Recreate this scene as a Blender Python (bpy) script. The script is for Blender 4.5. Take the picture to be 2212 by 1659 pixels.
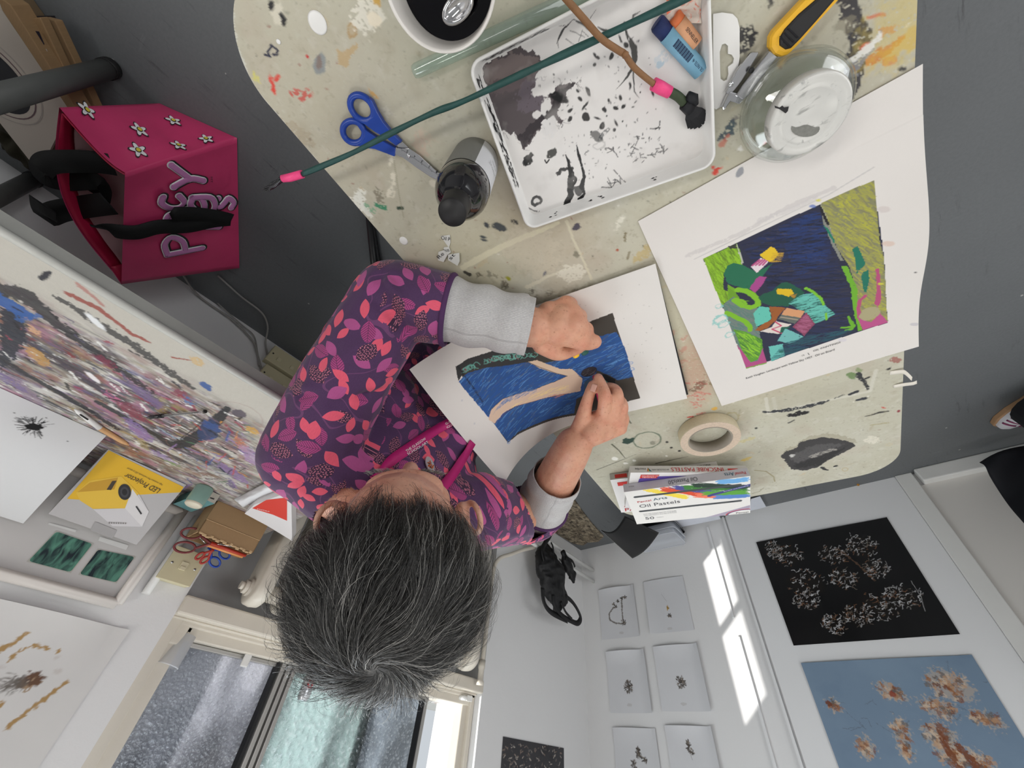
import bpy, bmesh, math, random
import numpy as np
from mathutils import Vector, Matrix, noise as mnoise
from math import sin, cos, pi, radians as R

for _o in list(bpy.data.objects):
    bpy.data.objects.remove(_o)
SC = bpy.context.scene
COL = SC.collection
random.seed(7)
RNG = np.random.default_rng(7)

# ------------------------------------------------------------------ camera
# x runs towards the window wall, y towards the wall with the big prints, z up
CAM_H = 1.274
F_PX = 849.69
CX, CY = 1106.0, 829.5
_w = np.array([[-0.7718, 0.6309, -0.0786], [0.4040, 0.5821, 0.7057], [0.4910, 0.5129, -0.7042]])
_u, _s, _v = np.linalg.svd(_w)
WM = _u @ _v                       # world -> camera (x right, y down, z forward)
cam_data = bpy.data.cameras.new('camera')
cam = bpy.data.objects.new('camera', cam_data)
COL.objects.link(cam)
_ax = WM.T @ np.array([1, 0, 0]); _ay = WM.T @ np.array([0, -1, 0]); _az = WM.T @ np.array([0, 0, -1])
cam.matrix_world = Matrix(((_ax[0], _ay[0], _az[0], 0), (_ax[1], _ay[1], _az[1], 0),
                           (_ax[2], _ay[2], _az[2], CAM_H), (0, 0, 0, 1)))
cam_data.sensor_width = 36.0
cam_data.lens = F_PX * 36.0 / 2212.0
cam_data.clip_start = 0.02
cam_data.clip_end = 200
SC.camera = cam

# ------------------------------------------------------------------ world, sun, lamps, exposure
world = bpy.data.worlds.new('world'); SC.world = world
world.use_nodes = True
_bg = world.node_tree.nodes['Background']
_bg.inputs[0].default_value = (0.88, 0.94, 1.0, 1)
_bg.inputs[1].default_value = 0.72

def _light(name, kind, loc, direction, energy, color=(1, 1, 1), size=1.0, size_y=None):
    d = bpy.data.lights.new(name, kind); o = bpy.data.objects.new(name, d); COL.objects.link(o)
    o.location = loc
    o.rotation_euler = Vector(direction).to_track_quat('-Z', 'Y').to_euler()
    d.energy = energy; d.color = color
    if kind == 'AREA':
        d.shape = 'RECTANGLE'; d.size = size; d.size_y = size_y or size
    return o
SUN_DIR = Vector((-0.68 * cos(R(31)), 0.733 * cos(R(31)), -sin(R(31))))
_sun = _light('sun', 'SUN', (4, -3, 4), SUN_DIR, 6.0, (1.0, 0.97, 0.92)); _sun.data.angle = R(0.6)
_light('window_daylight', 'AREA', (1.64, 1.03, 1.85), (-1, 0, -0.3), 19.0, (0.90, 0.96, 1.0), 1.2, .68)
for _i, (_x, _y) in enumerate(((-0.9, 0.2), (-0.9, 1.9), (0.6, -1.4), (0.7, 0.9))):
    _light('ceiling_fill', 'AREA', (_x, _y, 2.62), (0, 0, -1), 22.0 if _y < 0 else 7.5, (1.0, 0.975, 0.94), 1.2, 0.3)  # overhead fill added to brighten the room, no fittings behind it
_light('back_fill', 'AREA', (-2.9, 0.4, 1.6), (1, 0, -0.12), 40.0, (0.97, 0.98, 1.0), 2.6, 1.4)  # added fill from behind the camera, that wall has no window
SC.view_settings.view_transform = 'Standard'
SC.view_settings.look = 'None'
SC.view_settings.exposure = -0.10
SC.view_settings.gamma = 1.0
SC.view_settings.use_curve_mapping = False
SC.cycles.use_denoising = True
SC.cycles.max_bounces = 8
SC.cycles.transparent_max_bounces = 12
SC.cycles.caustics_reflective = False
SC.cycles.caustics_refractive = False

# ------------------------------------------------------------------ helpers
def ray(px, py):
    return WM.T @ np.array([px - CX, py - CY, F_PX])
def Zp(px, py, z):
    d = ray(px, py); return np.array([0, 0, CAM_H]) + (z - CAM_H) / d[2] * d
def Xp(px, py, x):
    d = ray(px, py); return np.array([0, 0, CAM_H]) + x / d[0] * d
def Yp(px, py, y):
    d = ray(px, py); return np.array([0, 0, CAM_H]) + y / d[1] * d
def Dp(px, py, dep):
    return np.array([0, 0, CAM_H]) + ray(px, py) / F_PX * dep

def srgb(*a):
    """'#rrggbb' or r,g,b in 0..255 -> linear tuple"""
    if isinstance(a[0], str):
        h = a[0].lstrip('#'); a = [int(h[i:i + 2], 16) for i in (0, 2, 4)]
    elif len(a) == 1:
        a = a[0]
    out = []
    for c in a[:3]:
        c = c / 255.0
        out.append(c / 12.92 if c <= 0.04045 else ((c + 0.055) / 1.055) ** 2.4)
    return tuple(out)

_mats = {}
class NT:
    def __init__(s, m):
        s.t = m.node_tree; s.n = s.t.nodes; s.l = s.t.links
    def new(s, kind, **kw):
        nd = s.n.new(kind)
        for k, v in kw.items():
            if k.startswith('i_'):
                key = k[2:]; key = int(key) if key.isdigit() else key.replace('_', ' ')
                nd.inputs[key].default_value = v
            else:
                setattr(nd, k, v)
        return nd
    def link(s, a, b): s.l.new(a, b)
    def math(s, op, a, b=None, c=None, clamp=False):
        nd = s.n.new('ShaderNodeMath'); nd.operation = op; nd.use_clamp = clamp
        for i, v in enumerate((a, b, c)):
            if v is None: continue
            if isinstance(v, (int, float)): nd.inputs[i].default_value = v
            else: s.l.new(v, nd.inputs[i])
        return nd.outputs[0]
    def mix(s, fac, a, b, blend='MIX'):
        nd = s.n.new('ShaderNodeMix'); nd.data_type = 'RGBA'; nd.blend_type = blend
        for i, v in ((0, fac), (6, a), (7, b)):
            if isinstance(v, (int, float)): nd.inputs[i].default_value = v
            elif isinstance(v, tuple): nd.inputs[i].default_value = (*v[:3], 1)
            else: s.l.new(v, nd.inputs[i])
        return nd.outputs[2]
    def noise(s, scale, detail=3, rough=.55, vec=None, dist=0):
        nd = s.new('ShaderNodeTexNoise'); nd.inputs['Scale'].default_value = scale
        nd.inputs['Detail'].default_value = detail; nd.inputs['Roughness'].default_value = rough
        nd.inputs['Distortion'].default_value = dist
        if vec is not None: s.l.new(vec, nd.inputs['Vector'])
        return nd.outputs['Fac']
    def ramp(s, fac, lo, hi):
        nd = s.new('ShaderNodeMapRange'); nd.inputs[1].default_value = lo; nd.inputs[2].default_value = hi
        s.l.new(fac, nd.inputs[0]); return nd.outputs[0]
    def coord(s, which='Object'):
        return s.new('ShaderNodeTexCoord').outputs[which]
    def mapping(s, vec, scale=(1, 1, 1), rot=(0, 0, 0), loc=(0, 0, 0)):
        nd = s.new('ShaderNodeMapping'); nd.inputs['Scale'].default_value = scale
        nd.inputs['Rotation'].default_value = rot; nd.inputs['Location'].default_value = loc
        s.l.new(vec, nd.inputs['Vector']); return nd.outputs[0]
    def bump(s, h, strength=.3, dist=.001):
        nd = s.new('ShaderNodeBump'); nd.inputs['Strength'].default_value = strength
        nd.inputs['Distance'].default_value = dist; s.l.new(h, nd.inputs['Height']); return nd.outputs[0]

def new_mat(name):
    m = bpy.data.materials.new(name); m.use_nodes = True
    return m, NT(m), m.node_tree.nodes['Principled BSDF']

def mat(name, col=None, rough=.6, metal=0., amt=.06, scale=40., bump=0., bscale=None, trans=0., coat=0., ior=1.45,
        sheen=0., spec=.5, alpha=1., stretch=(1, 1, 1), sss=0.):
    """Plain procedural material: colour (or the mesh's own 'Col' colours when col is None) varied by noise, with a fine bump."""
    if name in _mats: return _mats[name]
    m, t, b = new_mat(name)
    vec = t.mapping(t.coord(), stretch)
    nz = t.noise(scale, 4, .6, vec)
    f = t.math('MULTIPLY_ADD', nz, 2 * amt, 1 - amt)
    if col is None:
        src = t.new('ShaderNodeAttribute', attribute_name='Col').outputs['Color']
    else:
        if isinstance(col, str): col = srgb(col)
        src = t.new('ShaderNodeRGB'); src.outputs[0].default_value = (*col, 1); src = src.outputs[0]
    hs = t.new('ShaderNodeHueSaturation'); t.link(src, hs.inputs['Color']); t.link(f, hs.inputs['Value'])
    t.link(hs.outputs[0], b.inputs['Base Color'])
    b.inputs['Roughness'].default_value = rough; b.inputs['Metallic'].default_value = metal
    b.inputs['IOR'].default_value = ior; b.inputs['Specular IOR Level'].default_value = spec
    if trans: b.inputs['Transmission Weight'].default_value = trans
    if coat: b.inputs['Coat Weight'].default_value = coat; b.inputs['Coat Roughness'].default_value = .08
    if sheen: b.inputs['Sheen Weight'].default_value = sheen
    if sss:
        b.inputs['Subsurface Weight'].default_value = sss; b.inputs['Subsurface Radius'].default_value = (.012, .005, .003)
        b.inputs['Subsurface Scale'].default_value = 1.0
    if alpha < 1: b.inputs['Alpha'].default_value = alpha
    if bump:
        h = t.noise(bscale or scale * 4, 4, .6, vec); t.link(t.bump(h, bump, .002), b.inputs['Normal'])
    _mats[name] = m
    return m

def tag(o, label=None, cat=None, group=None, kind=None):
    if label: o['label'] = label
    if cat: o['category'] = cat
    if group: o['group'] = group
    if kind: o['kind'] = kind
    return o

def empty(name, loc=(0, 0, 0), rz=0., label=None, cat=None, group=None):
    o = bpy.data.objects.new(name, None); COL.objects.link(o)
    o.location = loc; o.rotation_euler = (0, 0, rz); o.empty_display_size = .05
    return tag(o, label, cat, group)

def frame(o, ex, ey, ez=None):
    """matrix with origin o and (normalised) axes"""
    ex = Vector(ex).normalized(); ey = Vector(ey)
    ez = ex.cross(ey).normalized() if ez is None else Vector(ez).normalized()
    ey = ez.cross(ex).normalized()
    return Matrix(((ex.x, ey.x, ez.x, o[0]), (ex.y, ey.y, ez.y, o[1]), (ex.z, ey.z, ez.z, o[2]), (0, 0, 0, 1)))

def link_mesh(name, me, parent=None, mats=(), loc=None):
    o = bpy.data.objects.new(name, me); COL.objects.link(o)
    for m in (mats if isinstance(mats, (list, tuple)) else [mats]): me.materials.append(m)
    if parent is not None: o.parent = parent
    if loc is not None: o.location = loc
    return o

class MB:
    """collects simple shapes and links them as one mesh object"""
    def __init__(s): s.v = []; s.f = []; s.c = []; s.m = []; s.sm = []
    def add(s, verts, faces, col=(.8, .8, .8), mi=0, smooth=False, M=None):
        n = len(s.v)
        if M is not None: verts = [tuple(M @ Vector(p)) for p in verts]
        s.v += [tuple(map(float, p)) for p in verts]
        for f in faces:
            s.f.append([i + n for i in f]); s.c.append(col); s.m.append(mi); s.sm.append(smooth)
        return s
    def box(s, c, d, col=(.8, .8, .8), mi=0, M=None, rz=0., taper=1.):
        x, y, z = (q / 2 for q in d); T = Matrix.Translation(c) @ Matrix.Rotation(rz, 4, 'Z')
        if M is not None: T = M @ T
        vs = [(-x, -y, -z), (x, -y, -z), (x, y, -z), (-x, y, -z), (-x * taper, -y * taper, z), (x * taper, -y * taper, z), (x * taper, y * taper, z), (-x * taper, y * taper, z)]
        return s.add(vs, [(3, 2, 1, 0), (4, 5, 6, 7), (0, 1, 5, 4), (1, 2, 6, 5), (2, 3, 7, 6), (3, 0, 4, 7)], col, mi, False, T)
    def poly(s, pts, col=(.8, .8, .8), mi=0, M=None):
        return s.add(pts, [tuple(range(len(pts)))], col, mi, False, M)
    def prism(s, pts, z0, z1, col=(.8, .8, .8), mi=0, M=None, smooth=False):
        n = len(pts)
        a = sum(pts[i][0] * pts[(i + 1) % n][1] - pts[(i + 1) % n][0] * pts[i][1] for i in range(n))
        if a < 0: pts = pts[::-1]
        vs = [(p[0], p[1], z0) for p in pts] + [(p[0], p[1], z1) for p in pts]
        s.add(vs, [tuple(range(n))[::-1], tuple(range(n, 2 * n))], col, mi, False, M)
        return s.add(vs, [(i, (i + 1) % n, n + (i + 1) % n, n + i) for i in range(n)], col, mi, smooth, M)
    def tube(s, pts, r, seg=10, col=(.8, .8, .8), mi=0, M=None, cap=True, smooth=True, flat=1., closed=False, up=(0, 0, 1)):
        pts = [Vector(p) for p in pts]; n = len(pts)
        rs = r if isinstance(r, (list, tuple, np.ndarray)) else [r] * n
        vs = []; prev = None
        for i, p in enumerate(pts):
            if closed: t = (pts[(i + 1) % n] - pts[i - 1]).normalized()
            else: t = (pts[min(i + 1, n - 1)] - pts[max(i - 1, 0)]).normalized()
            if prev is None:
                a = Vector(up)
                if abs(a.dot(t)) > .95: a = Vector((1, 0, 0)) if abs(t.x) < .9 else Vector((0, 1, 0))
                u = (a - t * a.dot(t)).normalized()
            else:
                u = prev - t * prev.dot(t)
                u = u.normalized() if u.length > 1e-6 else t.orthogonal().normalized()
            prev = u; w = t.cross(u)
            for k in range(seg):
                an = 2 * pi * k / seg
                vs.append(p + (u * cos(an) * flat + w * sin(an)) * rs[i])
        fs = []
        for i in range(n if closed else n - 1):
            j = (i + 1) % n
            for k in range(seg):
                fs.append((i * seg + k, i * seg + (k + 1) % seg, j * seg + (k + 1) % seg, j * seg + k))
        s.add(vs, fs, col, mi, smooth, M)
        if cap and not closed:
            s.add(vs[:seg], [tuple(range(seg))[::-1]], col, mi, False, M)
            s.add(vs[-seg:], [tuple(range(seg))], col, mi, False, M)
        return s
    def lathe(s, prof, seg=32, col=(.8, .8, .8), mi=0, M=None, smooth=True, cols=None, mis=None):
        """prof: [(r, z)], faces keep the order outside -> up"""
        n = len(prof); vs = []
        for r, z in prof:
            for k in range(seg):
                a = 2 * pi * k / seg; vs.append((r * cos(a), r * sin(a), z))
        for i in range(n - 1):
            fs = [(i * seg + k, i * seg + (k + 1) % seg, (i + 1) * seg + (k + 1) % seg, (i + 1) * seg + k) for k in range(seg)]
            base = len(s.v)
            q = vs[i * seg:(i + 2) * seg]
            s.add(q, [tuple(v - i * seg for v in f) for f in fs], cols[i] if cols else col, mis[i] if mis else mi, smooth, M)
        return s
    def sheet(s, fn, nu, nv, col=(.8, .8, .8), mi=0, M=None, smooth=True):
        vs = [fn(u / nu, v / nv) for v in range(nv + 1) for u in range(nu + 1)]
        fs = [(v * (nu + 1) + u, v * (nu + 1) + u + 1, (v + 1) * (nu + 1) + u + 1, (v + 1) * (nu + 1) + u) for v in range(nv) for u in range(nu)]
        return s.add(vs, fs, col, mi, smooth, M)
    def build(s, name, mats, parent=None, loc=None, bevel=0., merge=True, solid=0., sub=0, keep=False):
        me = bpy.data.meshes.new(name)
        me.from_pydata(s.v, [], s.f)
        if len(s.f):
            me.polygons.foreach_set('material_index', s.m)
            me.polygons.foreach_set('use_smooth', s.sm)
            ca = me.color_attributes.new('Col', 'FLOAT_COLOR', 'CORNER')
            arr = np.ones((len(me.loops), 4), np.float32); k = 0
            for f, c in zip(s.f, s.c):
                arr[k:k + len(f), :3] = c; k += len(f)
            ca.data.foreach_set('color', arr.ravel())
        if merge:
            bm = bmesh.new(); bm.from_mesh(me); bmesh.ops.remove_doubles(bm, verts=bm.verts, dist=1e-6)
            bm.to_mesh(me); bm.free()
        me.update()
        o = link_mesh(name, me, parent, mats, loc)
        if solid:
            md = o.modifiers.new('solid', 'SOLIDIFY'); md.thickness = solid; md.offset = 0
        if bevel:
            md = o.modifiers.new('bevel', 'BEVEL'); md.width = bevel; md.segments = 2; md.limit_method = 'ANGLE'; md.angle_limit = R(40)
            md.harden_normals = False
        if sub:
            md = o.modifiers.new('sub', 'SUBSURF'); md.levels = sub; md.render_levels = sub
        return o

def round_rect(w, h, r, n=6):
    pts = []
    for cx, cy, a0 in ((w / 2 - r, h / 2 - r, 0), (-w / 2 + r, h / 2 - r, 90), (-w / 2 + r, -h / 2 + r, 180), (w / 2 - r, -h / 2 + r, 270)):
        for k in range(n + 1):
            a = R(a0 + 90 * k / n); pts.append((cx + r * cos(a), cy + r * sin(a)))
    return pts

# ---- fast meshes from numpy
def np_mesh(name, V, F, cols=None, smooth=True):
    me = bpy.data.meshes.new(name)
    V = np.ascontiguousarray(V, np.float32); F = np.ascontiguousarray(F, np.int32)
    me.vertices.add(len(V)); me.vertices.foreach_set('co', V.ravel())
    n, k = F.shape
    me.loops.add(n * k); me.loops.foreach_set('vertex_index', F.ravel())
    me.polygons.add(n); me.polygons.foreach_set('loop_start', np.arange(0, n * k, k, dtype=np.int32))
    try: me.polygons.foreach_set('loop_total', np.full(n, k, np.int32))
    except Exception: pass
    me.polygons.foreach_set('use_smooth', np.full(n, smooth))
    if cols is not None:
        ca = me.color_attributes.new('Col', 'FLOAT_COLOR', 'POINT')
        a = np.ones((len(V), 4), np.float32); a[:, :3] = cols; ca.data.foreach_set('color', a.ravel())
    me.update(calc_edges=True)
    return me

def vnoise(shape, cell, rng=RNG):
    """smooth value noise array in 0..1; cell = lattice size in pixels (scalar or (y,x))"""
    cy, cx = (cell if isinstance(cell, (tuple, list)) else (cell, cell))
    h, w = shape
    gy, gx = int(h / cy) + 3, int(w / cx) + 3
    g = rng.random((gy, gx))
    y = np.arange(h) / cy; x = np.arange(w) / cx
    y0 = y.astype(int); x0 = x.astype(int)
    fy = y - y0; fx = x - x0; fy = fy * fy * (3 - 2 * fy); fx = fx * fx * (3 - 2 * fx)
    a = g[y0][:, x0]; b = g[y0][:, x0 + 1]; c = g[y0 + 1][:, x0]; d = g[y0 + 1][:, x0 + 1]
    return (a * (1 - fx) + b * fx) * (1 - fy)[:, None] + (c * (1 - fx) + d * fx) * fy[:, None]
def fbm(shape, cell, octs=3, rng=RNG):
    cy, cx = (cell if isinstance(cell, (tuple, list)) else (cell, cell))
    o = 0; s = 0; a = 1.
    for i in range(octs):
        o = o + a * vnoise(shape, (max(cy, 1.01), max(cx, 1.01)), rng); s += a; a *= .55; cy /= 2; cx /= 2
    return o / s

class Canvas:
    """a colour field of w x h metres painted with marks; becomes the vertex colours of a fine grid"""
    def __init__(s, w, h, res, col, P2=None, seed=1):
        s.w, s.h, s.res = w, h, res
        s.nx, s.ny = int(round(w / res)) + 1, int(round(h / res)) + 1
        s.rng = np.random.default_rng(seed)
        s.a = np.empty((s.ny, s.nx, 3), np.float32); s.a[:] = srgb(col) if isinstance(col, (str, list)) or max(col) > 1 else col
        s.P2 = P2                                # optional mapping photo point -> local metres
        s.jx = (fbm((s.ny, s.nx), .006 / res, 3, s.rng) - .5); s.jy = (fbm((s.ny, s.nx), .006 / res, 3, s.rng) - .5)
        s.grain = s.rng.random((s.ny, s.nx)).astype(np.float32)
        s.fine = fbm((s.ny, s.nx), .0022 / res, 2, s.rng)
    def loc(s, pts):
        return np.array([s.P2(*p) for p in pts]) if s.P2 else np.array(pts, float)
    def _win(s, P, pad):
        x0 = int(max(0, (P[:, 0].min() - pad) / s.res)); x1 = int(min(s.nx - 1, (P[:, 0].max() + pad) / s.res)) + 1
        y0 = int(max(0, (P[:, 1].min() - pad) / s.res)); y1 = int(min(s.ny - 1, (P[:, 1].max() + pad) / s.res)) + 1
        if x1 <= x0 or y1 <= y0: return None
        X, Y = np.meshgrid(np.arange(x0, x1) * s.res, np.arange(y0, y1) * s.res)
        return (slice(y0, y1), slice(x0, x1)), X, Y
    def _put(s, sl, m, col):
        c = np.array(srgb(col) if isinstance(col, str) or max(col) > 1 else col, np.float32)
        s.a[sl] = s.a[sl] * (1 - m[..., None]) + c * m[..., None]
    def tex(s, sl, m, dry=0., dens=1., grain=0.):
        if dry: m = m * np.clip((s.fine[sl] - dry * .62) * 14, 0, 1)
        if grain: m = m * (s.grain[sl] > grain)
        return m * dens
    def poly(s, pts, col, a=1., jit=.0, dry=0., grain=0., raw=False):
        P = np.array(pts, float) if raw else s.loc(pts)
        r = s._win(P, jit + .002)
        if r is None: return s
        sl, X, Y = r
        X = X + s.jx[sl] * jit * 2; Y = Y + s.jy[sl] * jit * 2
        ins = np.zeros(X.shape, bool); n = len(P); j = n - 1
        for i in range(n):
            xi, yi = P[i]; xj, yj = P[j]
            c = ((yi > Y) != (yj > Y)) & (X < (xj - xi) * (Y - yi) / (yj - yi + 1e-12) + xi)
            ins ^= c; j = i
        s._put(sl, s.tex(sl, ins.astype(np.float32), dry, a, grain), col); return s
    def line(s, pts, wd, col, a=1., jit=.0, dry=0., grain=0., taper=False, raw=False, soft=.35):
        """wd: width in metres (scalar or list)"""
        P = np.array(pts, float) if raw else s.loc(pts)
        ws = np.full(len(P), wd) if np.isscalar(wd) else np.array(wd, float)
        if taper: ws = ws * np.interp(np.linspace(0, 1, len(P)), [0, .5, 1], [.3, 1, .15])
        r = s._win(P, ws.max() + jit)
        if r is None: return s
        sl, X, Y = r
        X = X + s.jx[sl] * jit * 2; Y = Y + s.jy[sl] * jit * 2
        m = np.zeros(X.shape, np.float32)
        for i in range(len(P) - 1):
            d = P[i + 1] - P[i]; L2 = d @ d + 1e-12
            t = np.clip(((X - P[i, 0]) * d[0] + (Y - P[i, 1]) * d[1]) / L2, 0, 1)
            q = np.hypot(X - P[i, 0] - t * d[0], Y - P[i, 1] - t * d[1])
            w = (ws[i] * (1 - t) + ws[i + 1] * t) / 2
            m = np.maximum(m, np.clip((w - q) / (s.res * soft * 2) + .5, 0, 1))
        s._put(sl, s.tex(sl, m, dry, a, grain), col); return s
    def blob(s, c, rx, ry, col, a=1., rot=0., jit=.0, dry=0., grain=0., ring=0., soft=0., raw=False):
        P = np.array([c], float) if raw else s.loc([c])
        r = s._win(P, max(rx, ry) * 1.3 + jit)
        if r is None: return s
        sl, X, Y = r
        X = X + s.jx[sl] * jit * 2 - P[0, 0]; Y = Y + s.jy[sl] * jit * 2 - P[0, 1]
        u = X * cos(rot) + Y * sin(rot); v = -X * sin(rot) + Y * cos(rot)
        q = np.hypot(u / rx, v / ry); e = max(s.res / min(rx, ry), soft)
        m = np.clip((1 - q) / e + .5, 0, 1).astype(np.float32)
        if ring: m = m * np.clip((q - (1 - ring)) / e + .5, 0, 1)
        s._put(sl, s.tex(sl, m, dry, a, grain), col); return s
    def scatter(s, n, size, cols, box=None, a=(.4, 1), asp=(1, 2.5)):
        x0, y0, x1, y1 = box or (0, 0, s.w, s.h)
        for _ in range(n):
            r = s.rng.uniform(*size); k = s.rng.uniform(*asp)
            s.blob((s.rng.uniform(x0, x1), s.rng.uniform(y0, y1)), r * k, r, cols[s.rng.integers(len(cols))],
                   s.rng.uniform(*a), s.rng.uniform(0, pi), jit=r * .8, raw=True)
        return s
    def mottle(s, col, cell, thr, a, edge=8., stretch=1.):
        n = fbm((s.ny, s.nx), (cell / s.res, cell * stretch / s.res), 4, s.rng)
        m = np.clip((n - thr) * edge, 0, 1) * a
        s._put((slice(None), slice(None)), m.astype(np.float32), col); return s
    def mesh(s, name, fn, flip=False):
        """fn(X, Y) -> (N,3) points; X, Y local metres arrays"""
        X, Y = np.meshgrid(np.arange(s.nx) * s.w / (s.nx - 1), np.arange(s.ny) * s.h / (s.ny - 1))
        V = fn(X.ravel(), Y.ravel())
        i = np.arange(s.nx * s.ny).reshape(s.ny, s.nx)
        F = np.stack([i[:-1, :-1], i[:-1, 1:], i[1:, 1:], i[1:, :-1]], -1).reshape(-1, 4)
        if flip: F = F[:, ::-1]
        return np_mesh(name, V, F, s.a.reshape(-1, 3))

def flatfn(o, ex, ey, dz=0.):
    o = np.array(o, float); ex = np.array(ex, float); ey = np.array(ey, float); n = np.cross(ex, ey)
    return lambda X, Y: o + X[:, None] * ex + Y[:, None] * ey + n * dz

def text(s, size, M, name, material, parent, depth=.0002, align='LEFT', shear=0., bold=0., xs=1.):
    """real lettering: a font outline turned into a thin mesh, laid in the frame M"""
    cu = bpy.data.curves.new('t', 'FONT'); cu.body = s; cu.size = size; cu.align_x = align; cu.shear = shear
    cu.extrude = depth; cu.offset = bold; cu.resolution_u = 3
    t = bpy.data.objects.new('t', cu); COL.objects.link(t)
    dg = bpy.context.evaluated_depsgraph_get(); dg.update()
    me = bpy.data.meshes.new_from_object(t.evaluated_get(dg))
    bpy.data.objects.remove(t); bpy.data.curves.remove(cu)
    me.transform(M @ Matrix.Diagonal((xs, 1, 1, 1)))
    me.materials.clear()
    return link_mesh(name, me, parent, material)

def remesh(parts, name, vox, smooth=6, mats=(), parent=None):
    """fuse the shapes in an MB into one continuous skin"""
    o = parts.build(name, [], None, merge=False)
    md = o.modifiers.new('r', 'REMESH'); md.mode = 'VOXEL'; md.voxel_size = vox; md.adaptivity = 0; md.use_smooth_shade = True
    if smooth:
        ms = o.modifiers.new('s', 'SMOOTH'); ms.factor = .5; ms.iterations = smooth
    dg = bpy.context.evaluated_depsgraph_get(); dg.update()
    me = bpy.data.meshes.new_from_object(o.evaluated_get(dg))
    old = o.data; bpy.data.objects.remove(o); bpy.data.meshes.remove(old)
    me.materials.clear(); me.name = name
    for a in list(me.color_attributes): me.color_attributes.remove(a)
    return link_mesh(name, me, parent, mats)

def get_v(me):
    a = np.empty(len(me.vertices) * 3, np.float32); me.vertices.foreach_get('co', a); return a.reshape(-1, 3).astype(float)
def get_n(me):
    a = np.empty(len(me.vertices) * 3, np.float32); me.vertices.foreach_get('normal', a); return a.reshape(-1, 3).astype(float)
def set_v(me, V):
    me.vertices.foreach_set('co', np.ascontiguousarray(V, np.float32).ravel()); me.update()
def set_col(me, C):
    ca = me.color_attributes.get('Col') or me.color_attributes.new('Col', 'FLOAT_COLOR', 'POINT')
    a = np.ones((len(me.vertices), 4), np.float32); a[:, :3] = C; ca.data.foreach_set('color', a.ravel())
def catmull(P, n=8, closed=False):
    P = [np.array(p, float) for p in P]; out = []
    m = len(P)
    for i in range(m if closed else m - 1):
        p0 = P[(i - 1) % m] if closed or i > 0 else P[0]; p1 = P[i]; p2 = P[(i + 1) % m]
        p3 = P[(i + 2) % m] if closed or i + 2 < m else P[-1]
        for k in range(n):
            t = k / n
            out.append(.5 * (2 * p1 + (p2 - p0) * t + (2 * p0 - 5 * p1 + 4 * p2 - p3) * t * t + (3 * p1 - p0 - 3 * p2 + p3) * t ** 3))
    if not closed: out.append(P[-1])
    return out
def copy_tree(o, parent=None):
    c = o.copy(); COL.objects.link(c)
    if parent is not None: c.parent = parent
    for ch in list(o.children): copy_tree(ch, c)
    return c

# ------------------------------------------------------------------ the room
WX, WY = 1.6, 2.64                 # window wall, wall with the big prints
M_wall = mat('white plaster', srgb(226, 226, 226), .75, amt=.015, scale=3, bump=.25, bscale=55)
M_board = mat('white board', srgb(228, 229, 230), .42, amt=.01, scale=2, bump=.05, bscale=80)
M_cream = mat('cream gloss paint', srgb(212, 205, 192), .38, amt=.04, scale=18, bump=.15, bscale=60)
M_trim = mat('white gloss trim', srgb(225, 225, 222), .4, amt=.03, scale=12, bump=.1, bscale=40)
M_ceil = mat('ceiling paint', srgb(225, 225, 225), .8)

def floor_material():
    m, t, b = new_mat('grey painted floor')
    v = t.coord()
    big = t.noise(2.2, 3, .5, v); fine = t.noise(120, 3, .6, v)
    c = t.mix(big, srgb(98, 101, 103), srgb(112, 115, 117))
    c = t.mix(t.math('MULTIPLY', t.ramp(fine, .35, .7), .16), c, srgb(60, 63, 66))
    # scuffs: streaks dragged in two directions, kept to patches
    patch = t.ramp(t.noise(3.1, 3, .6, v), .51, .64)
    s1 = t.ramp(t.noise(30, 5, .7, t.mapping(v, (1.5, .2, 1), (0, 0, .9))), .57, .66)
    s2 = t.ramp(t.noise(26, 5, .7, t.mapping(v, (.22, 1.6, 1), (0, 0, .3))), .60, .68)
    c = t.mix(t.math('MULTIPLY', t.math('MULTIPLY', s1, patch), .65, clamp=True), c, srgb(62, 62, 64))
    c = t.mix(t.math('MULTIPLY', t.math('MULTIPLY', s2, patch), .35, clamp=True), c, srgb(128, 132, 134))
    sp = t.new('ShaderNodeTexVoronoi'); sp.inputs['Scale'].default_value = 9; t.link(v, sp.inputs['Vector'])
    d = t.math('LESS_THAN', t.math('ADD', sp.outputs['Distance'], t.math('MULTIPLY', t.noise(60, 2, .5, v), .05)), .062)
    c = t.mix(t.math('MULTIPLY', d, .8), c, sp_col(t, sp.outputs['Color']))
    t.link(c, b.inputs['Base Color']); b.inputs['Roughness'].default_value = .5
    t.link(t.bump(t.noise(90, 4, .6, v), .25, .001), b.inputs['Normal'])
    return m
def sp_col(t, colr):
    nd = t.new('ShaderNodeSeparateColor'); t.link(colr, nd.inputs[0])
    return t.mix(t.math('GREATER_THAN', nd.outputs[0], .45), srgb(48, 50, 54), srgb(186, 184, 180))
M_floor = floor_material()

def struct(name, mb, m, **kw):
    o = mb.build(name, m, None, **kw); o['kind'] = 'structure'; return o

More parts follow.
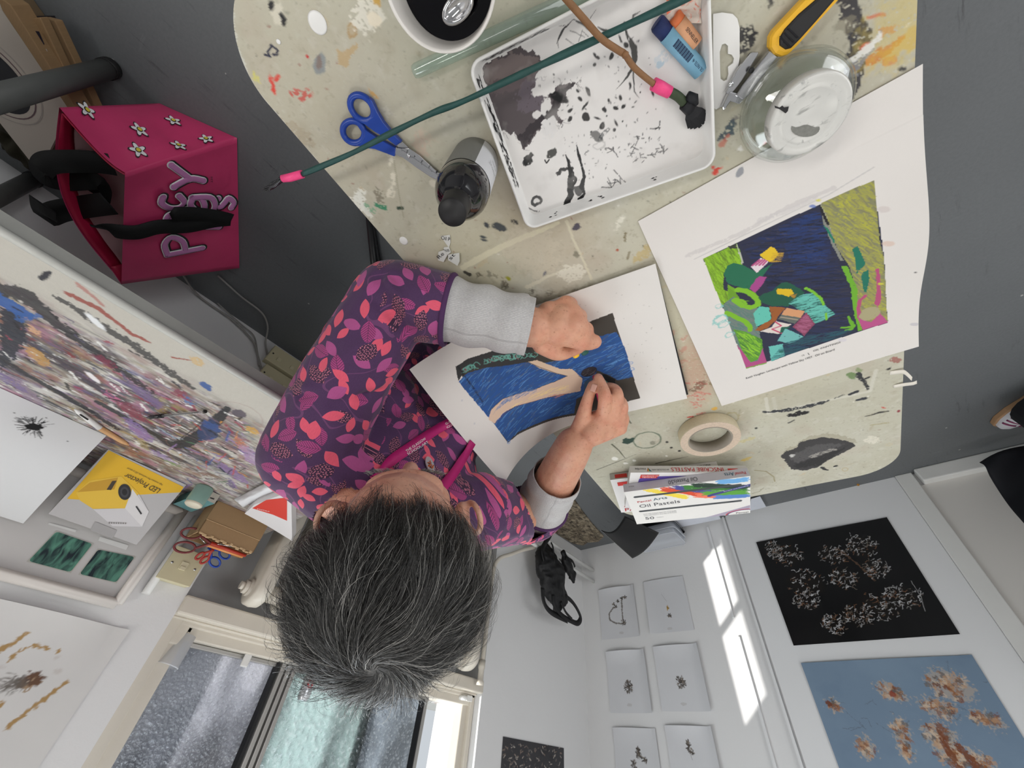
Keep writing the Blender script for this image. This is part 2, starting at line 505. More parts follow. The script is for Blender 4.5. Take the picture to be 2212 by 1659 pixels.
struct('floor', MB().box((-.7, -.15, -.05), (5.2, 5.9, .1)), M_floor)
struct('ceiling', MB().box((-.7, -.15, 2.75), (5.2, 5.9, .1)), M_ceil)
struct('wall_back', MB().box((-3.25, -.15, 1.35), (.1, 5.9, 2.7)), M_wall)
struct('wall_left', MB().box((-.7, -3.05, 1.35), (5.2, .1, 2.7)), M_wall)
Y0, Y1, SZ, TZW = .36, 1.70, 1.0, 2.25
ww = MB()
ww.box((WX + .15, (-3 + Y0) / 2, 1.35), (.3, Y0 + 3, 2.7))
ww.box((WX + .15, (Y1 + WY) / 2, 1.35), (.3, WY - Y1, 2.7))
ww.box((WX + .15, (Y0 + Y1) / 2, (TZW + 2.7) / 2), (.3, Y1 - Y0, 2.7 - TZW))
ww.box((WX + .25, (Y0 + Y1) / 2, SZ / 2), (.1, Y1 - Y0, SZ))
struct('wall_window', ww, M_wall)
rw = MB()
rw.box((-.7, WY + .05, 1.35), (5.2, .1, 2.7))
struct('wall_right', rw, M_wall)
# white pin-up board that stands proud of the wall, and the ridged strip at its end
bd = MB().box((.09, WY - .008, 1.3), (.86, .016, 2.6)).box((.537, WY - .006, 1.3), (.012, .012, 2.6), col=(.5, .5, .5))
struct('trim_1', bd, M_board)
struct('trim_2', MB().box((-.3755, WY - .014, 1.3), (.069, .028, 2.6)), M_trim, bevel=.004)
struct('trim_3', MB().box((.645, WY - .006, .30), (.012, .008, .52)).box((.645, WY - .006, 1.6), (.012, .008, 1.9)), M_board)
struct('baseboard_right', MB().box((-1.8, WY - .028, .035), (2.76, .056, .07), taper=.995), M_trim, bevel=.006)
struct('wall_panel', MB().box((-1.8, WY - .006, 1.35), (2.78, .012, 2.56)), mat('door grey paint', srgb(214, 211, 206), .5, amt=.01, scale=3))
bpy.data.objects['wall_panel'].name = 'trim_4'

# speckled mat of bare screed in the corner, with a broken edge
def screed_material():
    m, t, b = new_mat('mottled brown carpet tile')
    v = t.coord(); n = t.noise(42, 5, .75, t.mapping(v, (1, .55, 1), (0, 0, .6)), .6); n2 = t.noise(16, 3, .6, v)
    c = t.mix(t.ramp(n, .38, .64), srgb(44, 38, 30), srgb(176, 162, 138))
    c = t.mix(t.ramp(n2, .4, .7), c, srgb(104, 88, 66), 'MULTIPLY') if False else t.mix(t.math('MULTIPLY', t.ramp(n2, .45, .62), .5), c, srgb(92, 78, 60))
    t.link(c, b.inputs['Base Color']); b.inputs['Roughness'].default_value = .9
    t.link(t.bump(n, .8, .004), b.inputs['Normal']); return m
pts = [(1.135, 1.72), (1.20, 1.90), (1.25, 2.1), (1.29, 2.3), (1.32, 2.50), (1.40, 2.56), (1.47, 2.53), (1.53, 2.56), (1.575, 2.50), (1.59, 2.3), (1.59, 1.72)]
mm = MB().prism(pts, .0, .008)
tag(mm.build('carpet_offcut', screed_material()), 'mottled brown carpet offcut on the grey floor in the room corner', 'carpet')

# ---- the window: deep sill, outer frame, sliding sashes, obscured glass
def glass_material(name, tint, cell, trans, wires):
    m = bpy.data.materials.new(name); m.use_nodes = True; t = NT(m); t.n.clear()
    out = t.new('ShaderNodeOutputMaterial'); v = t.coord()
    vo = t.new('ShaderNodeTexVoronoi'); vo.inputs['Scale'].default_value = cell; vo.feature = 'SMOOTH_F1'
    t.link(t.mapping(v, (1, 1, 1), (.5, 0, 0)), vo.inputs['Vector'])
    h = t.math('ADD', vo.outputs['Distance'], t.math('MULTIPLY', t.noise(cell * 1.4, 3, .6, v), .8))
    bp = t.bump(h, 1., .012)
    tr = t.new('ShaderNodeBsdfTranslucent'); gl = t.new('ShaderNodeBsdfGlossy'); tp = t.new('ShaderNodeBsdfTransparent')
    big = t.noise(2.6, 3, .55, t.mapping(v, (1, 1.6, .6), (.7, 0, 0)))
    c = t.mix(t.ramp(big, .44, .56), tuple(q * .52 for q in tint), tuple(min(1, q * 1.25) for q in tint))
    c = t.mix(t.math('MULTIPLY', t.ramp(h, .80, .40), .5), c, (.95, .98, 1))
    if wires:
        w = t.new('ShaderNodeTexWave'); w.inputs['Scale'].default_value = 9; w.inputs['Distortion'].default_value = 2.2; w.inputs['Detail'].default_value = 1
        t.link(t.mapping(v, (1, 1.3, 1), (.75, 0, 0)), w.inputs['Vector'])
        c = t.mix(t.math('MULTIPLY', t.ramp(w.outputs['Fac'], .12, .02), .35), c, (.2, .22, .26))
    t.link(c, tr.inputs['Color']); t.link(bp, tr.inputs['Normal']); t.link(bp, gl.inputs['Normal'])
    gl.inputs['Roughness'].default_value = .12; gl.inputs['Color'].default_value = (.9, .95, 1, 1)
    tp.inputs['Color'].default_value = (*[min(1, q * 1.1) for q in tint], 1)
    m1 = t.new('ShaderNodeMixShader'); m1.inputs[0].default_value = trans * .5; t.link(tr.outputs[0], m1.inputs[1]); t.link(tp.outputs[0], m1.inputs[2])
    m2 = t.new('ShaderNodeMixShader'); m2.inputs[0].default_value = .10; t.link(m1.outputs[0], m2.inputs[1]); t.link(gl.outputs[0], m2.inputs[2])
    t.link(m2.outputs[0], out.inputs['Surface']); return m
M_glass1 = glass_material('grey reeded glass', (.53, .535, .575), 120, .12, True)
M_glass2 = glass_material('green dimpled glass', (.50, .585, .585), 70, .2, False)
M_glass3 = glass_material('blue grey dimpled glass', (.46, .50, .545), 100, .3, True)
M_alu = mat('grey aluminium', srgb(176, 174, 170), .35, metal=.55, amt=.05, scale=30)
M_rubber = mat('black rubber', srgb(22, 22, 24), .6)
win = bpy.data.objects.new('window_1', None); COL.objects.link(win); win['kind'] = 'structure'; win.location = (1.66, 1.03, SZ)
def wpart(mb, name, m, **kw):
    for i, p in enumerate(mb.v): mb.v[i] = (p[0] - 1.66, p[1] - 1.03, p[2] - SZ)
    return mb.build(name, m, win, **kw)
wpart(MB().box((1.695, 1.03, .988), (.21, 1.34, .05)), 'window_sill', M_cream, bevel=.006)
fr = MB()
fr.box((1.70, 1.03, 1.036), (.10, 1.34, .046)).box((1.665, 1.03, 1.022), (.05, 1.34, .018)).box((1.645, 1.03, 1.016), (.03, 1.34, .008))
fr.box((1.70, .396, 1.62), (.10, .075, 1.25)).box((1.655, .378, 1.62), (.04, .038, 1.25))
fr.box((1.685, 1.672, 1.62), (.05, .056, 1.25)).box((1.655, 1.687, 1.62), (.03, .024, 1.25))
fr.box((1.70, 1.03, 2.22), (.10, 1.34, .06)).box((1.70, .40, 1.02), (.10, .08, .05)).box((1.668, .402, 1.046), (.055, .05, .064)).box((1.62, 1.03, 1.006), (.02, 1.34, .010))
wpart(fr, 'window_frame', M_cream, bevel=.004)
ms = MB()
for y in (.764, .786, .808): ms.box((1.675 + (y - .76) * .1, y, 1.63), (.03, .014, 1.14))
ms.box((1.695, .786, 1.63), (.02, .06, 1.14))
ms.box((1.69, 1.437, 1.5), (.018, .03, .86))
ms.box((1.69, 1.12, 1.066), (.03, .66, .016)).box((1.69, .60, 1.066), (.02, .33, .012))
wpart(ms, 'window_sash', M_alu, bevel=.002)
wpart(MB().box((1.682, .748, 1.63), (.03, .008, 1.14)).box((1.682, 1.419, 1.5), (.03, .006, .86)), 'window_seal', M_rubber)
wpart(MB().box((1.70, .59, 1.63), (.005, .32, 1.14)), 'pane', M_glass1)
wpart(MB().box((1.70, 1.0, 1.5), (.005, .37, .86)), 'pane', M_glass2)
wpart(MB().box((1.704, 1.30, 1.5), (.005, .24, .86)), 'pane', M_glass3)
wpart(MB().box((1.72, 1.165, 1.5), (.03, .045, .9)), 'window_sash', M_trim, bevel=.003)
wpart(MB().box((1.70, 1.12, 2.06), (.02, .66, .26)), 'window_sash', M_trim)
# the open strip at the right of the sash: flaking white timber outside, daylight between
def flaking():
    m, t, b = new_mat('flaking white timber'); v = t.coord()
    n = t.noise(14, 4, .6, t.mapping(v, (1, 6, .5)))
    c = t.mix(t.ramp(n, .60, .64), srgb(176, 178, 178), srgb(150, 92, 52))
    t.link(c, b.inputs['Base Color']); b.inputs['Roughness'].default_value = .6
    t.link(t.bump(t.noise(12, 3, .6, t.mapping(v, (1, 9, .4))), .8, .006), b.inputs['Normal']); return m
ot = MB()
ot.box((1.80, 1.745, 1.6), (.16, .05, 1.3))
ot.box((1.84, 1.03, 1.02), (.16, 1.4, .05)).box((1.84, 1.40, 1.60), (.02, .62, .035)).box((1.84, 1.40, 2.16), (.04, .62, .30))  # topmost box is an unseen blocker added to end the sun patch
wpart(ot, 'outer_timber_and_blocker', flaking())
for _x, _w, _c in ((1.735, .006, (120, 122, 124)), (1.765, .010, (196, 120, 66)), (1.80, .004, (110, 112, 116)), (1.84, .008, (140, 142, 146))): wpart(MB().box((_x, 1.7185, 1.6), (_w, .004, 1.3), srgb(*_c)), 'timber_groove', mat('weathered groove', None, .7))
# wedge of folded paper and the little catches on the bottom rail
wpart(MB().box((1.655, 1.655, 1.035), (.05, .035, .02)).lathe([(0, .0), (.02, .0), (.02, .012), (.012, .016), (0, .016)], 20, M=Matrix.Translation((1.64, 1.62, 1.03))), 'window_catch', M_trim)
wpart(MB().box((1.662, .635, 1.075), (.012, .022, .035), rz=.3), 'window_catch', M_trim, bevel=.003)
# exterior ledge and wall outside, so the glass has something behind it
struct('trim_5', MB().box((2.6, 1.0, .9), (1.2, 4, .08)), mat('outside concrete', srgb(150, 152, 150), .8, amt=.2, scale=8))

# ---- radiator and pipes under the window
rad = empty('radiator', (1.55, 1.05, 0), 0, 'cream painted column radiator under the window, behind the seated person', 'radiator')
def rpart(mb, name, m, **kw):
    for i, p in enumerate(mb.v): mb.v[i] = (p[0] - 1.55, p[1] - 1.05, p[2])
    return mb.build(name, m, rad, **kw)
for k in range(11):
    y = .535 + k * .1; s = MB()
    prof = []
    for a in range(13):
        an = pi * a / 12; prof.append((1.565 + .068 * cos(an), .90 + .055 * sin(an)))
    out = prof + [(1.497, .13), (1.633, .13)]
    # rounded slab: loft of the outline shrunk towards its two faces
    rings = []
    for dy, sc in ((-.026, .80), (-.020, .94), (0, 1.), (.020, .94), (.026, .80)):
        rings.append([((px - 1.565) * sc + 1.565, y + dy, (pz - .53) * (1 - (1 - sc) * .12) + .53) for px, pz in out])
    n = len(out); vs = [p for r_ in rings for p in r_]
    fs = [(i * n + j, i * n + (j + 1) % n, (i + 1) * n + (j + 1) % n, (i + 1) * n + j) for i in range(4) for j in range(n)]
    fs += [tuple(range(n))[::-1], tuple(range(4 * n, 5 * n))]
    s.add(vs, fs, smooth=True)
    rpart(s, 'section', M_cream)
rpart(MB().tube([(1.565, .50, .905), (1.565, 1.575, .905)], .026, 16), 'upper_header', M_cream)
rpart(MB().tube([(1.565, .50, .2), (1.565, 1.575, .2)], .026, 16), 'lower_header', M_cream)
for _y in (.6, 1.5): rpart(MB().box((1.565, _y, .07), (.05, .03, .14)), 'foot', M_cream)
rpart(MB().tube([(1.565, .512, .905), (1.565, .488, .905)], .021, 6).tube([(1.565, .488, .905), (1.565, .476, .905)], .012, 12), 'plug', M_cream)
pp = empty('heating_pipe', (1.535, 1.62, 0), 0, 'cream vertical heating pipe with a bend beside the right end of the radiator', 'pipe')
def rel(mb, o):
    for i, p in enumerate(mb.v): mb.v[i] = (p[0] - o.location[0], p[1] - o.location[1], p[2] - o.location[2])
    return mb
P = catmull([(1.555, 1.632, .99), (1.55, 1.63, .85), (1.55, 1.635, .52), (1.545, 1.66, .42), (1.53, 1.75, .36), (1.52, 1.85, .30), (1.515, 1.95, .25)], 8)
rel(MB().tube(P, .0105, 12), pp).build('pipe', M_cream, pp)
rel(MB().lathe([(.0, 0), (.016, 0), (.016, .03), (.013, .04), (.013, .075), (.016, .08), (.016, .095), (0, .095)], 16, M=Matrix.Translation((1.555, 1.632, .895))), pp).build('coupling', M_cream, pp)
for k, (z, lab) in enumerate(((.165, 'lower white pipe rail running into the corner behind the black bag'), (.242, 'upper white pipe rail running into the corner behind the black bag'))):
    tag(MB().tube([(1.50 - k * .0, 1.72, z), (1.505, 2.64, z)], .0115, 12).build('pipe_rail', M_trim), lab, 'pipe', 'white pipes along the wall in the corner')

# ------------------------------------------------------------------ the table
TZ = .74
TE = np.array([.1143, .9934]); TN = np.array([-.9934, .1143])
T0 = np.array([.315, -.13]) - TE * .08
def tl(px, py, z=TZ):              # photo point on the table top -> table-local (u along, v across)
    p = Zp(px, py, z)[:2] - T0; return (p @ TE, p @ TN)
def tw(u, v, z=TZ):
    p = T0 + TE * u + TN * v; return (p[0], p[1], z)
TL, TWD = 1.215, .604
table = empty('table', (*(T0 + TE * .6 + TN * .3), 0), 0, 'long pale grey paint-stained work table with rounded corners in the foreground', 'table')
def trel(mb, o): return rel(mb, o)
M_vc_matt = mat('painted surface', None, .55, amt=.035, scale=260, bump=.12, bscale=420)
M_black_metal = mat('black metal', srgb(24, 24, 26), .4, amt=.2, scale=60)

def table_canvas():
    cv = Canvas(TL, TWD, .0015, (187, 184, 166), tl, 3)
    cv.mottle((198, 196, 184), .12, .5, .5, 3)
    cv.mottle((174, 168, 148), .09, .52, .4, 4)
    cv.mottle((160, 150, 128), .016, .60, .25, 5)
    cv.mottle((206, 203, 192), .010, .62, .35, 6)
    cv.mottle((172, 150, 134), .05, .62, .25, 5)
    cv.mottle((140, 132, 114), .004, .66, .35, 8)
    # yellower, dirtier middle; rosy dirt towards the far paper
    cv.blob((1560, 700), .20, .16, (186, 172, 132), .35, soft=.9)
    cv.blob((1510, 800), .03, .09, (182, 132, 112), .5, rot=1.3, soft=.8, dry=.4)
    cv.blob((1180, 470), .10, .06, (190, 168, 140), .35, soft=.9)
    cv.blob((1020, 560), .07, .07, (200, 188, 150), .3, soft=.9)
    cv.blob((700, 250), .12, .1, (180, 168, 146), .3, soft=.9, dry=.3)
    cv.blob((1850, 250), .07, .12, (170, 160, 138), .35, soft=.9, dry=.3)
    K = [(40, 38, 36), (70, 66, 58), (96, 90, 78), (140, 60, 50), (120, 100, 70)]
    cv.scatter(420, (.0004, .0009), K, a=(.3, .9))
    cv.scatter(110, (.0006, .0014), [(226, 222, 210), (235, 233, 226)], a=(.4, .9))
    cv.scatter(90, (.0015, .004), [(160, 140, 104), (134, 124, 100), (200, 170, 120)], a=(.12, .35), asp=(1, 4))
    L = cv.line; P = cv.poly
    def B(c, rx, ry, col, *a, **k):
        if k.get('soft', 0) < .5 and not (k.get('ring', 0) and rx > .02):
            f = float(np.linalg.norm(Zp(c[0] + 10, c[1], TZ) - Zp(*c, TZ))) * 100 / .95
            rx *= f; ry *= f
        if k.get('jit'): k['jit'] = min(k['jit'], .8 * min(rx, ry))
        return cv.blob(c, rx, ry, col, *a, **k)
    bk = (34, 33, 34)
    # marks near the rounded end
    B((587, 14), .0045, .008, bk, 1, .5, .002); B((612, 42), .005, .009, bk, 1, .9, .003); B((600, 30), .011, .020, (214, 208, 190), .8, .4, .004, dry=.3); B((587, 14), .0045, .008, bk, 1, .5, .002); B((612, 42), .005, .009, bk, 1, .9, .003)
    L([(586, 98), (584, 104), (578, 112), (584, 122), (572, 118)], .0022, (30, 34, 60)); L([(586, 98), (600, 108), (598, 118), (590, 118)], .0022, (30, 34, 60))
    B((590, 183), .006, .018, (214, 52, 38), .95, .9, .005, dry=.35); B((599, 170), .004, .007, (214, 52, 38), .9, 0, .003, dry=.3)
    B((655, 203), .022, .006, (196, 60, 52), .8, 1.0, .006, dry=.55); B((630, 205), .006, .004, (196, 60, 52), .8, .3, .003, dry=.4)
    B((550, 166), .003, .007, (214, 208, 84), .8, .6, .003, dry=.3); B((559, 172), .003, .006, (214, 208, 84), .7, .6, .003, dry=.3)
    B((664, 122), .003, .003, (190, 40, 44), 1)
    B((690, 138), .011, .020, (134, 140, 142), .9, .3, .003); B((689, 134), .005, .013, (124, 92, 76), .6, .6, .003, dry=.3)
    B((758, 66), .010, .014, (172, 142, 98), .9, .3, .003, ring=.35); B((758, 66), .009, .012, (180, 152, 108), .5, .3, .003)
    L([(742, 125), (752, 115), (768, 100)], [.014, .007, .004], (186, 160, 118), .85, .004)
    B((790, 30), .028, .038, (232, 228, 214), .75, .4, .01, dry=.5); B((806, 42), .016, .010, (232, 222, 200), .95, .2, .004); B((815, 4), .008, .006, (206, 160, 60), .9, jit=.003)
    B((809, 205), .011, .004, (206, 160, 92), .9, .3, .003, dry=.2)
    B((825, 260), .01, .03, (214, 210, 196), .5, .4, .008, dry=.5); B((640, 290), .03, .02, (160, 142, 116), .4, .4, .01, dry=.4)
    for p in ((845, 340), (848, 385), (842, 415)): B(p, .006, .014, (222, 216, 198), .85, .5, .006, dry=.35)
    B((820, 425), .013, .013, (96, 88, 70), .6, .4, .008, dry=.6); L([(812, 442), (824, 447), (832, 449)], .006, (34, 132, 96), .9, .004, dry=.45); L([(790, 445), (800, 452)], .009, (70, 160, 120), .6, .006, dry=.6)
    B((775, 435), .013, .03, (232, 232, 222), .8, .6, .008, dry=.45); L([(770, 420), (800, 470)], .008, (226, 226, 216), .8, .006, dry=.4)
    for k in range(4): L([(859 + k * 3.6, 448), (859.5 + k * 3.6, 451)], .0028, (28, 60, 46), .95)
    B((937, 398), .007, .007, (214, 208, 190), .9, jit=.003); B((910, 320), .012, .03, (200, 166, 150), .4, .9, .01, dry=.4); B((925, 300), .02, .006, (196, 180, 160), .5, .6, .01, dry=.5)
    L([(850, 340), (862, 420), (872, 470)], .0014, (138, 130, 108), .6)
    L([(1000, 578), (1028, 562), (1070, 540), (1120, 517), (1160, 501), (1205, 482)], [.008, .009, .0085, .008, .007, .005], (212, 205, 178), .95, .0015)
    L([(1225, 478), (1240, 520), (1262, 565), (1278, 604)], .0035, (212, 206, 182), .8, .001, dry=.15)
    L([(1140, 620), (1190, 595), (1252, 570)], [.008, .004, .002], (210, 204, 184), .9, .002, dry=.2)
    B((1075, 475), .018, .010, (60, 64, 66), 0); B((1080, 490), .008, .016, (70, 74, 76), 1, -.9, .003); B((1052, 487), .006, .005, (62, 66, 70), 1, 0, .003); B((1110, 480), .010, .005, (40, 40, 44), .9, .5, .004, dry=.4)
    B((1044, 512), .007, .003, (52, 62, 70), .95, .8, .001); B((1046, 519), .007, .0025, (52, 62, 70), .95, .8, .001)
    B((1246, 489), .008, .008, (78, 72, 84), 1, 0, .004); B((1245, 549), .006, .006, (120, 116, 98), .8, 0, .003)
    B((1340, 478), .005, .018, (232, 228, 214), .6, .5, .006, dry=.4); B((1300, 420), .02, .02, (222, 216, 200), .4, .5, .01, dry=.5)
    L([(1352, 505), (1350, 520)], .0035, (110, 96, 60), .8, .002, dry=.2); L([(1360, 545), (1355, 560)], .003, (110, 96, 60), .7, .002, dry=.2); B((1334, 540), .003, .003, (170, 80, 50), 1)
    B((1238, 590), .028, .018, (224, 220, 204), .7, .9, .01, dry=.4); B((1150, 545), .06, .05, (206, 196, 176), .4, .4, .02, dry=.4)
    B((1098, 602), .006, .004, (152, 150, 30), .95, .3, .002); L([(1004, 588), (1016, 595)], .005, (28, 28, 28), .9, .002); B((1177, 590), .003, .006, (70, 74, 100), .8, .6, .002, dry=.2)
    # dark blotchy strip along the near edge, under the sleeve
    for k in range(26):
        t_ = k / 25; c = (980 + 330 * t_, 600 + 60 * t_ if False else 605 + 40 * t_)
        B((c[0] + RNG.normal() * 14, c[1] + RNG.normal() * 16), .008, .005, [(60, 52, 40), (90, 78, 58), (40, 36, 32)][k % 3], .45, RNG.random() * 3, .006, dry=.5)
    B((1250, 640), .09, .016, (112, 98, 74), .5, 1.3, .01, soft=.7)
    # right half
    B((1609, 85), .018, .026, (44, 44, 48), .95, .8, .006, dry=.62); B((1620, 70), .010, .010, (36, 36, 40), .95, .2, .006, dry=.5); B((1604, 108), .012, .010, (60, 60, 62), .8, .2, .006, dry=.6)
    L([(1828, 0), (1840, 30), (1852, 60), (1858, 90), (1850, 118), (1845, 150), (1840, 200)], [.012, .013, .016, .018, .018, .02, .012], (62, 60, 62), 1, .004, dry=.46)
    L([(1822, 0), (1838, 10)], .01, (60, 58, 60), .9, .003, dry=.4)
    B((1869, 104), .010, .008, (206, 76, 56), .95, .5, .003); L([(1888, 125), (1920, 104), (1945, 84)], [.012, .008, .006], (196, 82, 56), .95, .005, dry=.42); L([(1905, 75), (1925, 62)], .008, (204, 116, 78), .8, .005, dry=.45)
    L([(1930, 128), (1915, 130)], .008, (200, 100, 70), .8, .004, dry=.4); L([(1880, 35), (1912, 32)], .003, (210, 96, 64), .8, .002, dry=.3)
    B((1945, 60), .03, .03, (208, 186, 92), .45, .3, .02, soft=.6, dry=.35); B((1958, 90), .008, .03, (206, 168, 50), .5, .1, .01, soft=.5)
    L([(1840, 150), (1870, 115), (1905, 75)], [.016, .009, .005], (150, 150, 152), .7, .005, dry=.45); L([(1800, 150), (1850, 125), (1905, 78)], .006, (232, 230, 222), .9, .004, dry=.3)
    for p, r_ in (((1665, 10), .008), ((1800, 160), .006), ((1950, 150), .01)): B(p, r_, r_ * .6, (40, 40, 44), .9, .5, .004, dry=.4)
    B((1830, 60), .02, .014, (136, 130, 112), .6, .8, .008, dry=.4)
    B((1577, 280), .012, .018, (60, 78, 86), .95, .9, .006, dry=.5); B((1566, 305), .006, .012, (190, 112, 92), .8, .8, .004, dry=.45); L([(1556, 300), (1562, 290)], .004, (70, 80, 86), .9, .003, dry=.4)
    B((1654, 306), .004, .004, (206, 70, 50), 1, 0, .002); B((1550, 369), .007, .009, (206, 70, 54), 1, .3, .004); B((1540, 365), .006, .004, (206, 70, 54), .9, .3, .004, dry=.3)
    B((1590, 255), .010, .012, (90, 88, 92), .6, .3, .006, dry=.6); B((1601, 320), .007, .005, (222, 220, 212), .9, .4, .003)
    # near the far end: taped rectangle, streaks and the big black smear
    for a, b in (((1655, 860), (1660, 893)), ((1660, 893), (1880, 845)), ((1880, 845), (1893, 800)), ((1671, 860), (1677, 888))): L([a, b], .006, (206, 203, 190), .65)
    P([(1660, 862), (1880, 812), (1872, 838), (1664, 886)], (178, 174, 156), .5, .002)
    L([(1649, 891), (1700, 886), (1760, 875), (1790, 866)], [.004, .009, .009, .003], (52, 54, 58), 1, .004, dry=.32)
    L([(1710, 897), (1730, 893), (1745, 890)], [.012, .014, .008], (30, 28, 28), 1, .005, dry=.2); L([(1704, 914), (1716, 907)], .004, (34, 34, 36), .9, .002, dry=.2)
    L([(1836, 852), (1852, 846)], [.005, .007], (40, 42, 48), 1, .002, dry=.1); L([(1853, 864), (1868, 861)], [.006, .008], (52, 54, 60), 1, .002, dry=.1); L([(1805, 860), (1822, 853)], .004, (60, 62, 66), .8, .002, dry=.4)
    L([(1854, 808), (1866, 822), (1876, 840)], [.008, .006, .004], (46, 48, 50), 1, .003, dry=.3); L([(1868, 819), (1877, 815)], .004, (46, 48, 50), 1, .002)
    B((1840, 812), .014, .007, (92, 124, 66), .85, .5, .004, dry=.15); B((1855, 800), .010, .006, (110, 134, 78), .7, .5, .004, dry=.2); B((1920, 797), .004, .004, bk, 1, jit=.002)
    B((1933, 778), .012, .01, (146, 66, 60), .75, .6, .006, dry=.4)
    L([(1870, 899), (1885, 896), (1900, 891), (1920, 888)], [.002, .003, .005, .003], bk, .95, .001, dry=.15)
    L([(1882, 918), (1905, 915), (1920, 913)], .004, (160, 150, 110), .7, .002, dry=.3); B((1894, 898), .014, .02, (160, 154, 130), .3, .5, .004, ring=.2)
    B((1885, 950), .018, .012, (232, 226, 210), .5, .4, .006, dry=.45); B((1922, 960), .008, .006, (190, 176, 140), .6, .4, .004, ring=.4)
    B((1942, 888), .005, .003, (140, 50, 60), 1); B((1910, 880), .006, .002, (196, 84, 70), .9, .6, .002, dry=.3)
    for dx, dy in ((0, 0), (-3, -5)):
        pass
    sm = [(1687, 985), (1700, 974), (1716, 971), (1728, 956), (1750, 950), (1775, 945), (1800, 946), (1822, 950), (1846, 958), (1848, 963), (1826, 976), (1800, 988), (1780, 1000), (1765, 1010), (1740, 1016), (1710, 1014), (1700, 1000)]
    P([(x + 4, y - 8) for x, y in sm], (150, 142, 120), .55, .006)
    P(sm, (58, 56, 56), 1, .004)
    cv.poly([(1705, 985), (1760, 960), (1830, 957), (1790, 975), (1720, 1000)], (86, 84, 84), .8, .008, dry=.35)
    cv.poly([(1715, 1003), (1790, 980), (1835, 962), (1770, 1005), (1720, 1012)], (36, 35, 35), .9, .006, dry=.3)
    L([(1755, 985), (1800, 972)], .012, (168, 164, 156), .7, .006, dry=.55); B((1712, 984), .006, .006, (210, 208, 204), .8, jit=.003, dry=.3)
    L([(1776, 1010), (1788, 1015)], .006, (40, 40, 42), 1, .003); B((1806, 1007), .004, .004, bk, 1, jit=.002); B((1826, 1014), .009, .006, (176, 158, 116), .8, .2, ring=.3)
    L([(1630, 1016), (1655, 1018), (1672, 1030), (1674, 1040)], .003, (150, 140, 104), .8); L([(1625, 1066), (1640, 1062), (1650, 1054)], .002, (130, 124, 96), .8)
    L([(1602, 955), (1615, 950), (1625, 945)], .010, (196, 184, 128), .6, .006, dry=.35); L([(1605, 995), (1622, 988)], .008, (206, 178, 86), .8, .005, dry=.3); B((1580, 902), .02, .016, (160, 146, 96), .5, .5, .004, ring=.25)
    B((1543, 884), .006, .006, (216, 170, 70), .9, jit=.003); L([(1487, 901), (1497, 900)], .004, (180, 50, 40), .9, .002)
    # green ring, lines and wax drops left of the tape roll
    B((1398, 951), .030, .030, (112, 122, 104), 1, 0, .0015, ring=.11); B((1355, 953), .010, .011, (42, 66, 56), 1, 0, .004); B((1362, 951), .006, .010, (42, 66, 56), 1, .4, .002)
    L([(1322, 960), (1336, 972), (1350, 989)], [.004, .003, .002], (96, 96, 80), 1); L([(1289, 1015), (1330, 999), (1375, 981)], [.002, .002, .0006], (84, 84, 72), 1); L([(1417, 1001), (1450, 994), (1486, 986)], [.0035, .0025, .001], (70, 66, 56), 1)
    L([(1355, 905), (1363, 914)], .004, (110, 108, 92), 1); B((1410, 957), .008, .006, (130, 128, 112), .8, .4, .003, dry=.3)
    for p, r_ in (((1328, 991), .006), ((1350, 1001), .003), ((1354, 1001), .0025), ((1370, 995), .0035), ((1440, 985), .0025)): B(p, r_ * 1.3, r_, (232, 230, 222), .95, .2, .001)
    for p in ((1441, 955), (1450, 967), (1634, 925), (1468, 974)): B(p, .0035, .003, bk, .95, jit=.001)
    B((1225, 936), .006, .004, (180, 70, 50), 1, 0, .002); B((1222, 950), .006, .007, (140, 132, 100), .8, .3, .003, dry=.3)
    # rosy scribbles between the two sheets
    for k in range(16):
        x = 1505 + RNG.normal() * 14; y = 850 + RNG.normal() * 20
        L([(x, y), (x + 14, y + RNG.normal() * 4)], .004, (196, 92, 84), .6, .004, dry=.5)
    for k in range(8):
        x = 1470 + RNG.normal() * 8; y = 720 + k * 12
        B((x, y), .006, .008, (190, 120, 104), .5, .4, .006, dry=.5)
    B((1508, 835), .01, .02, (108, 82, 62), .7, .4, .006, dry=.5); B((1540, 830), .01, .006, (120, 104, 60), .6, .4, .006, dry=.5)
    B((1395, 545), .01, .03, (186, 160, 92), .6, .3, .008, dry=.3)
    # edge wear
    cv.poly([(503, 0), (512, 95), (549, 188), (688, 353), (876, 571), (866, 566), (675, 350), (536, 180), (505, 95)], (206, 208, 200), .6, .003)
    return cv

_cv = table_canvas()
_r = .075
def _round_clip(me):
    """cut the four corners of the grid round by pulling its outer points in"""
    V = get_v(me); return me
def tabletop():
    def fn(X, Y):
        # corners: push points outside the rounded corner onto the arc
        X = X.copy(); Y = Y.copy()
        for cx, cy, sx, sy in ((_r, _r, -1, -1), (TL - _r, _r, 1, -1), (_r, TWD - _r, -1, 1), (TL - _r, TWD - _r, 1, 1)):
            dx = (X - cx) * sx; dy = (Y - cy) * sy
            k = (dx > 0) & (dy > 0); d = np.hypot(dx, dy); o = k & (d > _r)
            f = np.where(o, _r / np.maximum(d, 1e-9), 1)
            X = np.where(o, cx + (X - cx) * f, X); Y = np.where(o, cy + (Y - cy) * f, Y)
        P = T0 + X[:, None] * TE + Y[:, None] * TN
        L_ = np.array(table.location)[:2]
        return np.column_stack([P - L_, np.full(len(X), TZ)])
    return link_mesh('tabletop', _cv.mesh('tabletop', fn), table, M_vc_matt)
_top = tabletop()
